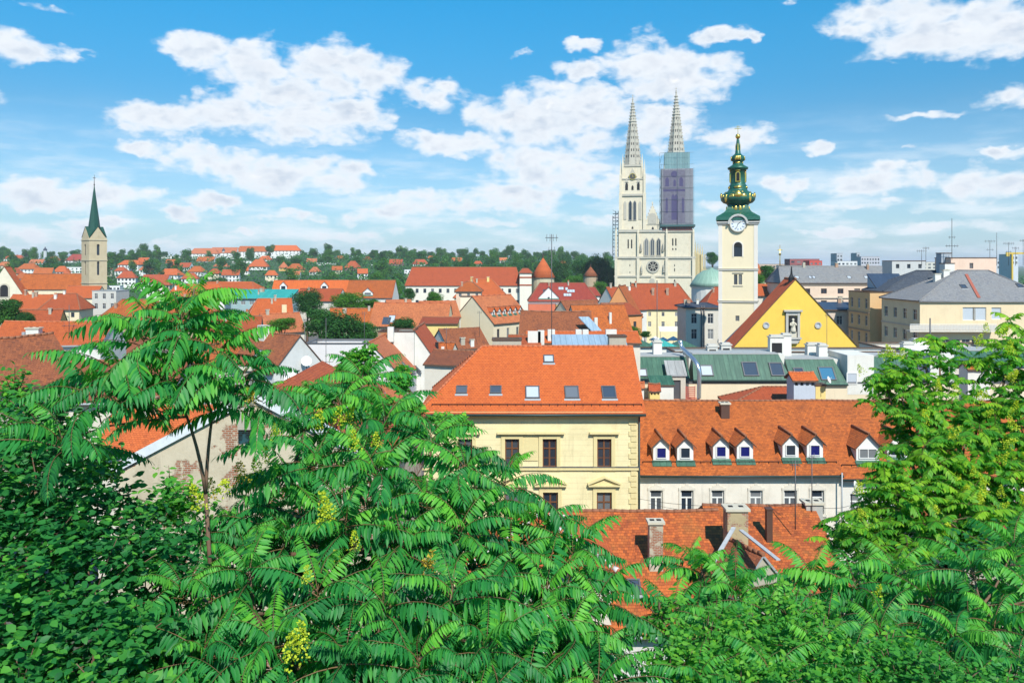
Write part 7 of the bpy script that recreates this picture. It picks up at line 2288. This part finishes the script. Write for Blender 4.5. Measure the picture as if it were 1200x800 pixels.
# sumac below it
sumac_tree('low spreading sumac filling the bottom of the view below the biggest sumac', 'sumac_tree', gpos(370, 6.6),
    [(215, 690, 6.6, .78, 12, .44), (292, 668, 6.8, .85, 13, .46), (372, 690, 6.6, .85, 13, .42), (450, 705, 6.5, .85, 13, .42), (530, 690, 6.7, .85, 12, .42), (240, 760, 6.0, .75, 12, .38), (320, 748, 6.0, .78, 12, .42), (405, 765, 5.9, .78, 13, .40),
     (490, 772, 5.9, .78, 13, .40), (570, 752, 6.1, .8, 12, .42), (160, 735, 6.2, .7, 10, .38), (280, 815, 5.6, .7, 11, .4), (440, 830, 5.5, .7, 11, .38), (560, 825, 5.6, .7, 11, .4)],
    forks=[(370, 800, 6.6, 0), (300, 720, 6.7, 1), (440, 750, 6.5, 1), (520, 740, 6.5, 1)], trunk_r=.05,
    fill=[(340, 730, 7.2, .9, 12, .42), (430, 740, 7.1, .9, 12, .42), (520, 745, 7.0, .9, 11, .42), (250, 730, 7.0, .9, 11, .42), (460, 800, 6.4, .8, 11, .42), (370, 800, 6.5, .8, 11, .42), (200, 780, 6.4, .8, 10, .42)],
    flowers=[(345, 768, 5.6, 1.0), (352, 755, 5.65, .9), (360, 678, 6.3, .6)])
sumac_tree('upright sumac in front of the yellow house, its leaf tips crossing the lower windows', 'sumac_tree', gpos(610, 9.0),
    [(592, 560, 9.0, .95, 12, .54), (560, 600, 8.6, .95, 12, .50), (632, 612, 8.7, 1.0, 13, .52), (672, 648, 8.4, .98, 13, .52), (598, 655, 8.0, .95, 13, .46), (560, 690, 7.6, .9, 12, .44), (640, 690, 7.7, .95, 13, .48), (700, 700, 7.8, .9, 12, .50), (590, 735, 7.0, .88, 12, .44),
     (668, 745, 7.0, .9, 13, .46), (700, 765, 7.2, .75, 10, .48), (620, 795, 6.3, .8, 12, .42), (700, 800, 6.4, .8, 11, .44), (640, 840, 6, .75, 11, .4)],
    forks=[(615, 760, 8.4, 0), (590, 650, 8.7, 1), (650, 680, 8.2, 1), (680, 760, 7.3, 1)], trunk_r=.045,
    fill=[(600, 700, 8.5, .95, 11, .42), (650, 740, 8.0, .95, 11, .42), (560, 740, 7.8, .9, 11, .42), (620, 640, 9.2, .9, 10, .42), (690, 780, 7.2, .8, 10, .42), (600, 800, 6.9, .85, 11, .42)],
    flowers=[(498, 668, 7.4, .6, 3)])
# right hand low sumacs
sumac_tree('light green sumac in front of the old red roof, left of the stacks', 'sumac_tree', gpos(830, 9.0),
    [(822, 668, 9.0, .95, 13, .58), (862, 690, 8.6, .95, 12, .56), (792, 712, 8.4, .90, 12, .56), (840, 730, 8.0, .9, 12, .50), (900, 712, 8.3, .85, 11, .54), (808, 650, 9.4, .7, 7, .62), (870, 760, 7.6, .8, 11, .46), (905, 790, 6.6, .72, 11, .48), (820, 790, 6.5, .66, 10, .50), (960, 760, 7.0, .72, 11, .50)],
    forks=[(832, 770, 8.8, 0), (830, 700, 8.8, 1)], trunk_r=.035, fill=[(840, 720, 9.2, .9, 11, .42), (870, 745, 8.8, .85, 10, .42), (800, 745, 8.8, .8, 10, .42)], flowers=[])
sumac_tree('sumac with feathery light leaves at the foot of the right hand tree', 'sumac_tree', gpos(1000, 9.0),
    [(952, 672, 9.4, .9, 12, .54), (1002, 680, 9.0, .92, 12, .52), (1050, 668, 9.2, .95, 13, .54), (970, 725, 8.4, .88, 12, .48), (1030, 735, 8.1, .9, 12, .48), (1092, 700, 8.6, .92, 12, .50), (1000, 780, 7.2, .8, 11, .44), (1070, 770, 7.5, .85, 12, .46), (925, 705, 9.0, .8, 10, .5)],
    forks=[(1010, 800, 8.8, 0), (980, 720, 9.0, 1), (1050, 720, 8.8, 1)], trunk_r=.04, fill=[(1000, 740, 9.2, .9, 11, .42), (1050, 760, 8.8, .9, 11, .42), (960, 760, 9.0, .85, 11, .42), (1090, 770, 8.4, .9, 11, .42)], flowers=[(1028, 700, 8.6, .8), (940, 740, 8.0, .6)])
sumac_tree('dark sumac in the bottom right corner', 'sumac_tree', gpos(1160, 7.6),
    [(1140, 665, 8.4, .9, 12, .50), (1188, 640, 8.6, .95, 12, .50), (1165, 725, 7.6, .88, 12, .46), (1120, 745, 7.2, .85, 12, .46), (1195, 775, 6.8, .8, 12, .42), (1140, 800, 6.4, .78, 12, .42), (1080, 820, 6.2, .75, 11, .42), (1215, 700, 7.8, .9, 11, .46), (1010, 835, 5.9, .7, 10, .42)],
    forks=[(1160, 800, 7.6, 0), (1150, 710, 7.9, 1)], trunk_r=.045, fill=[(1150, 760, 8.0, .9, 11, .42), (1190, 720, 8.4, .9, 11, .42), (1120, 800, 7.2, .85, 11, .42), (1180, 830, 6.8, .8, 10, .42)], flowers=[])

# yellow-green tree at the right: many small sprays
def spray_tree(label, base, lobes, mat, flen, per, leafy, tint, flowers_n, trunk_r, seed, name='tree', pairs=7, tmpl=SMALL, lo=-.3, hi=.9):
    """lobes: (px, py, Y, half width px, half height px, tint shift)"""
    base = Vector(base)
    root = empty(name, base, 0, label, 'tree')
    r_ = np.random.default_rng(seed)
    mb = MB(); L = Leaves()
    cs = [(W(l[0], l[1], l[2]), l) for l in lobes]
    mid = sum((c for c, _ in cs), Vector()) / len(cs)
    top = base.lerp(mid, .55); top.z = base.z + (mid.z - base.z) * .6
    mb.tube([v - base for v in bezier(base, top, (.2, 0, .2))], [trunk_r * (1 - .4 * k / 5) for k in range(6)], 8)
    spots = []
    for c, l in cs:
        rx = l[3] * l[2] / F; rz_ = l[4] * l[2] / F
        mb.tube([v - base for v in bezier(top, c, (0, 0, -.2))], [trunk_r * .5 * (1 - .75 * k / 5) for k in range(6)], 6)
        n = int(per * max(.25, l[3] * l[4] / 1600))
        for k in range(n):
            u = r_.normal(0, 1, 3); u /= np.linalg.norm(u)
            q = r_.uniform(.35, 1.0) ** .5
            p = np.array(c) + u * np.array([rx, rx * .9, rz_]) * q
            spots.append((p, u, q, l[5]))
            if k % 9 == 0:
                mb.tube([v - base for v in bezier(c, Vector(p), (0, 0, -.05))], [.014, .012, .010, .008, .007, .005], 4)
    for p, u, q, ts in spots:
        az = math.atan2(u[1], u[0]) + r_.normal(0, .7)
        n = 4
        for k in range(n):
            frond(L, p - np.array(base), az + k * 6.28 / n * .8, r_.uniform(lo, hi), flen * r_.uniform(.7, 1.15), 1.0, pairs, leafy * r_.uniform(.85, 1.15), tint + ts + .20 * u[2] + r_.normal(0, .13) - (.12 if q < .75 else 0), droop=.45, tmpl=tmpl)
    mb.build('trunk', [BARK], root)
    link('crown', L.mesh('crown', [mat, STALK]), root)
    cand = [s for s in spots if s[1][2] > -.1 and s[1][1] < .5]
    for k in range(min(flowers_n, len(cand))):
        p, u, q, ts = cand[int(r_.integers(len(cand)))]
        c0 = p + u * flen * .5 + np.array([0, 0, flen * .35])
        link('flower_cluster', PAN[k % 3], root, Matrix.Translation(Vector(c0) - base) @ Matrix.Rotation(r_.uniform(0, 6), 4, 'Z') @ Matrix.Rotation(r_.normal(0, .5), 4, 'X') @ Matrix.Scale(r_.uniform(.7, 1.25), 4))
    return root
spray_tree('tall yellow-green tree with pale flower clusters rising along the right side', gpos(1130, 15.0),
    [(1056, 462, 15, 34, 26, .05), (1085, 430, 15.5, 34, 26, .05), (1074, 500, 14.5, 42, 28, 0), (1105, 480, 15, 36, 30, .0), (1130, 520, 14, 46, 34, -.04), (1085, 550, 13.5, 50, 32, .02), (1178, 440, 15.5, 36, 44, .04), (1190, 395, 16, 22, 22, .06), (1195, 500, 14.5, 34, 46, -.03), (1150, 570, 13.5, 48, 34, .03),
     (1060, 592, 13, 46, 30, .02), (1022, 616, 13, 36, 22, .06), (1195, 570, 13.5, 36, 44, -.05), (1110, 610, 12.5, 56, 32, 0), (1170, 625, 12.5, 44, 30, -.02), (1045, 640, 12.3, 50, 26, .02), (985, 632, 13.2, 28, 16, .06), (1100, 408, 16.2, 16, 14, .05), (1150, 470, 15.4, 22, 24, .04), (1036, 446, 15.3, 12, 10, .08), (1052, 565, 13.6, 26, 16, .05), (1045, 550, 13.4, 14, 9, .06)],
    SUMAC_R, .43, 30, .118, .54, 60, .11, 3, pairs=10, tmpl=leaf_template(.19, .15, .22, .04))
spray_tree('thin light twiggy tree standing behind the biggest sumac', gpos(440, 17.0),
    [(420, 462, 17, 22, 18, .05), (408, 440, 17.2, 9, 14, .08), (455, 478, 16.8, 22, 18, .0), (478, 480, 17, 16, 14, .04), (520, 497, 16.6, 22, 10, .02), (430, 425, 17.4, 10, 22, .08), (412, 430, 17.4, 8, 20, .06), (470, 446, 17.4, 10, 16, .08), (385, 462, 17, 12, 12, 0), (535, 500, 16.8, 14, 8, .03)],
    BUSH, .24, 110, .10, .44, 0, .05, 5, pairs=4, tmpl=OVATE, lo=.1, hi=1.2)

# leafy shrubs
def shrub(label, base, lobes, mat, n, size, tint, seed, tmpl=OVATE, name='shrub', twigs=14, spread=1.0, updown=.3):
    base = Vector(base)
    root = empty(name, base, 0, label, 'shrub')
    r_ = np.random.default_rng(seed)
    L = Leaves(); mb = MB()
    tot = sum(l[3] * l[4] for l in lobes)
    for l in lobes:
        c = W(l[0], l[1], l[2])
        rx, rz_ = l[3] * l[2] / F, l[4] * l[2] / F
        k = int(n * l[3] * l[4] / tot)
        # leaves sit along short shoots
        ns = max(6, k // 9)
        u = r_.normal(0, 1, (ns, 3)); u /= np.linalg.norm(u, axis=1, keepdims=True)
        q = r_.uniform(.2, 1, (ns, 1)) ** .45
        S0 = np.array(c) + u * q * np.array([rx, min(rx, 1.0) * .8, rz_])
        shoot = u * .6 + r_.normal(0, .5, (ns, 3)) + np.array([0, -.25, .45]); shoot /= np.linalg.norm(shoot, axis=1, keepdims=True)
        idx = r_.integers(0, ns, k); t_ = r_.uniform(-1, 1, (k, 1))
        P = S0[idx] + shoot[idx] * t_ * size * 2.6
        a = r_.uniform(0, 6.28, k)
        D = np.stack([np.cos(a), np.sin(a), r_.normal(-.25, .3, k)], 1) + shoot[idx] * .5
        Nn = np.array([0, -.15, 1.0]) + r_.normal(0, updown, (k, 3))
        tn = tint + l[5] + r_.normal(0, .08, ns)[idx] + .13 * t_[:, 0] + r_.normal(0, .06, k)
        V, T, tt = scatter(P - np.array(base), D, Nn, size * r_.uniform(.65, 1.2, k), np.clip(tn, 0, 1), tmpl)
        L.add(V, T, tt)
        for j in range(min(twigs, ns)):
            p1 = Vector(S0[j])
            mb.tube([v - base for v in bezier(c + Vector((0, .1, -rz_ * .6)), p1 + Vector(shoot[j]) * size * 2, (0, 0, .05), 5)], [.010, .008, .007, .005, .003], 4)
        mb.tube([v - base for v in bezier(base, c, (0, 0, -.1), 5)], [.03, .024, .018, .014, .01], 5)
    mb.build('stems', [BARK], root)
    link('foliage', L.mesh('foliage', [mat]), root)
    return root
shrub('dense dark broad-leaved shrub filling the lower left corner', gpos(80, 7.6),
    [(40, 560, 7.6, 70, 60, .0), (105, 605, 7.4, 66, 54, -.04), (30, 640, 7.0, 80, 60, -.02), (165, 640, 7.4, 46, 40, -.06), (100, 680, 6.6, 85, 60, -.03), (25, 740, 6.2, 80, 65, .02), (110, 765, 5.9, 85, 60, .0), (190, 680, 7.0, 50, 60, -.08), (55, 500, 8.0, 50, 40, .06), (200, 770, 6.3, 60, 50, -.02), (10, 810, 5.6, 70, 50, .1), (130, 830, 5.5, 70, 40, .08), (-30, 600, 7.2, 60, 80, 0)],
    BROAD, 16000, .082, .46, 31, updown=.5)
shrub('light climbing shrub shoots at the left edge above the dark shrub', gpos(40, 9),
    [(20, 500, 9.0, 34, 40, .05), (70, 520, 8.6, 40, 26, .05), (18, 545, 8.4, 36, 30, .08), (110, 545, 8.2, 34, 22, .03), (12, 462, 9.5, 20, 24, 0)], BUSH, 4200, .075, .42, 32)
shrub('small light leafed shrub against the worn plaster gable', gpos(205, 11), [(196, 572, 11, 16, 12, .1), (215, 590, 10.5, 30, 16, .05), (185, 596, 10.6, 26, 16, 0)], BUSH, 900, .10, .46, 33, twigs=6)
shrub('bright small-leaved bush at the bottom between the two sumac groups', gpos(870, 7.8),
    [(830, 772, 7.2, 60, 44, .02), (900, 760, 7.4, 60, 46, .02), (960, 775, 7.0, 60, 44, -.02), (790, 790, 6.8, 40, 40, .08), (870, 815, 6.4, 80, 36, .0), (980, 820, 6.2, 80, 40, -.04), (1040, 790, 6.9, 50, 40, -.03), (775, 720, 8.0, 16, 22, .0), (930, 720, 7.9, 40, 26, .05)],
    BUSH, 12000, .062, .54, 34, tmpl=SMALL, updown=.75)
shrub('small bush at the bottom right between dark sumac leaves', gpos(1080, 6.6), [(1060, 800, 6.4, 50, 40, 0), (1110, 820, 6.0, 60, 36, -.03), (1180, 830, 5.9, 60, 36, -.04)], BUSH, 5000, .055, .36, 35, tmpl=SMALL, updown=.5)
shrub('dark low shrub under the big sumac at the bottom', gpos(420, 7.0), [(280, 800, 6.9, 90, 50, -.05), (430, 790, 7.4, 100, 60, -.05), (560, 800, 7.2, 100, 60, -.05), (330, 680, 8.8, 90, 70, -.1), (500, 680, 8.8, 100, 70, -.1), (660, 800, 7.2, 60, 40, -.05)], BROAD, 11000, .085, .30, 36)
shrub('dark low shrub under the right hand sumacs', gpos(1080, 9.6), [(960, 740, 10.0, 80, 50, -.05), (1080, 720, 10.4, 90, 60, -.05), (1180, 700, 10.4, 80, 80, -.05), (1100, 800, 8.6, 110, 50, -.05), (870, 770, 9.6, 60, 30, -.05)], BROAD, 10000, .085, .34, 37)

# thin overhead wires in front of the white house
for k, (a_, b_, lb) in enumerate((((760, 590, 64), (951, 606, 48), 'thin sagging wire crossing the white dormer house to the aerial pole'), ((748, 584, 62), (932, 590, 46.5), 'upper thin sagging wire crossing the white dormer house'), ((951, 592, 48), (1010, 586, 58), 'short thin wire from the aerial pole to the right hand tree'))):
    pa, pb = W(*a_), W(*b_)
    o_ = empty('overhead_wire', pa, 0, lb, 'wire')
    mb = MB(); mb.tube([v - pa for v in bezier(pa, pb, (0, 0, -.7), 12)], .014, 4)
    mb.build('cable', [M_BLACK], o_)

# the thin summer air over the town
mb = MB(); mb.box(-60000, 60000, -200, 30000, -6, 146)
hz = mb.build('haze', [], None)
hm = bpy.data.materials.new('haze'); hm.use_nodes = True
hm.node_tree.nodes.clear()
ho = hm.node_tree.nodes.new('ShaderNodeOutputMaterial')
hv = hm.node_tree.nodes.new('ShaderNodeVolumePrincipled')
hv.inputs['Color'].default_value = (.86, .92, 1.0, 1); hv.inputs['Density'].default_value = HAZE; hv.inputs['Anisotropy'].default_value = 0.0
hm.node_tree.links.new(hv.outputs[0], ho.inputs['Volume'])
hz.data.materials.append(hm)
tag(hz, 'thin bluish summer haze over the town', None, kind='stuff')
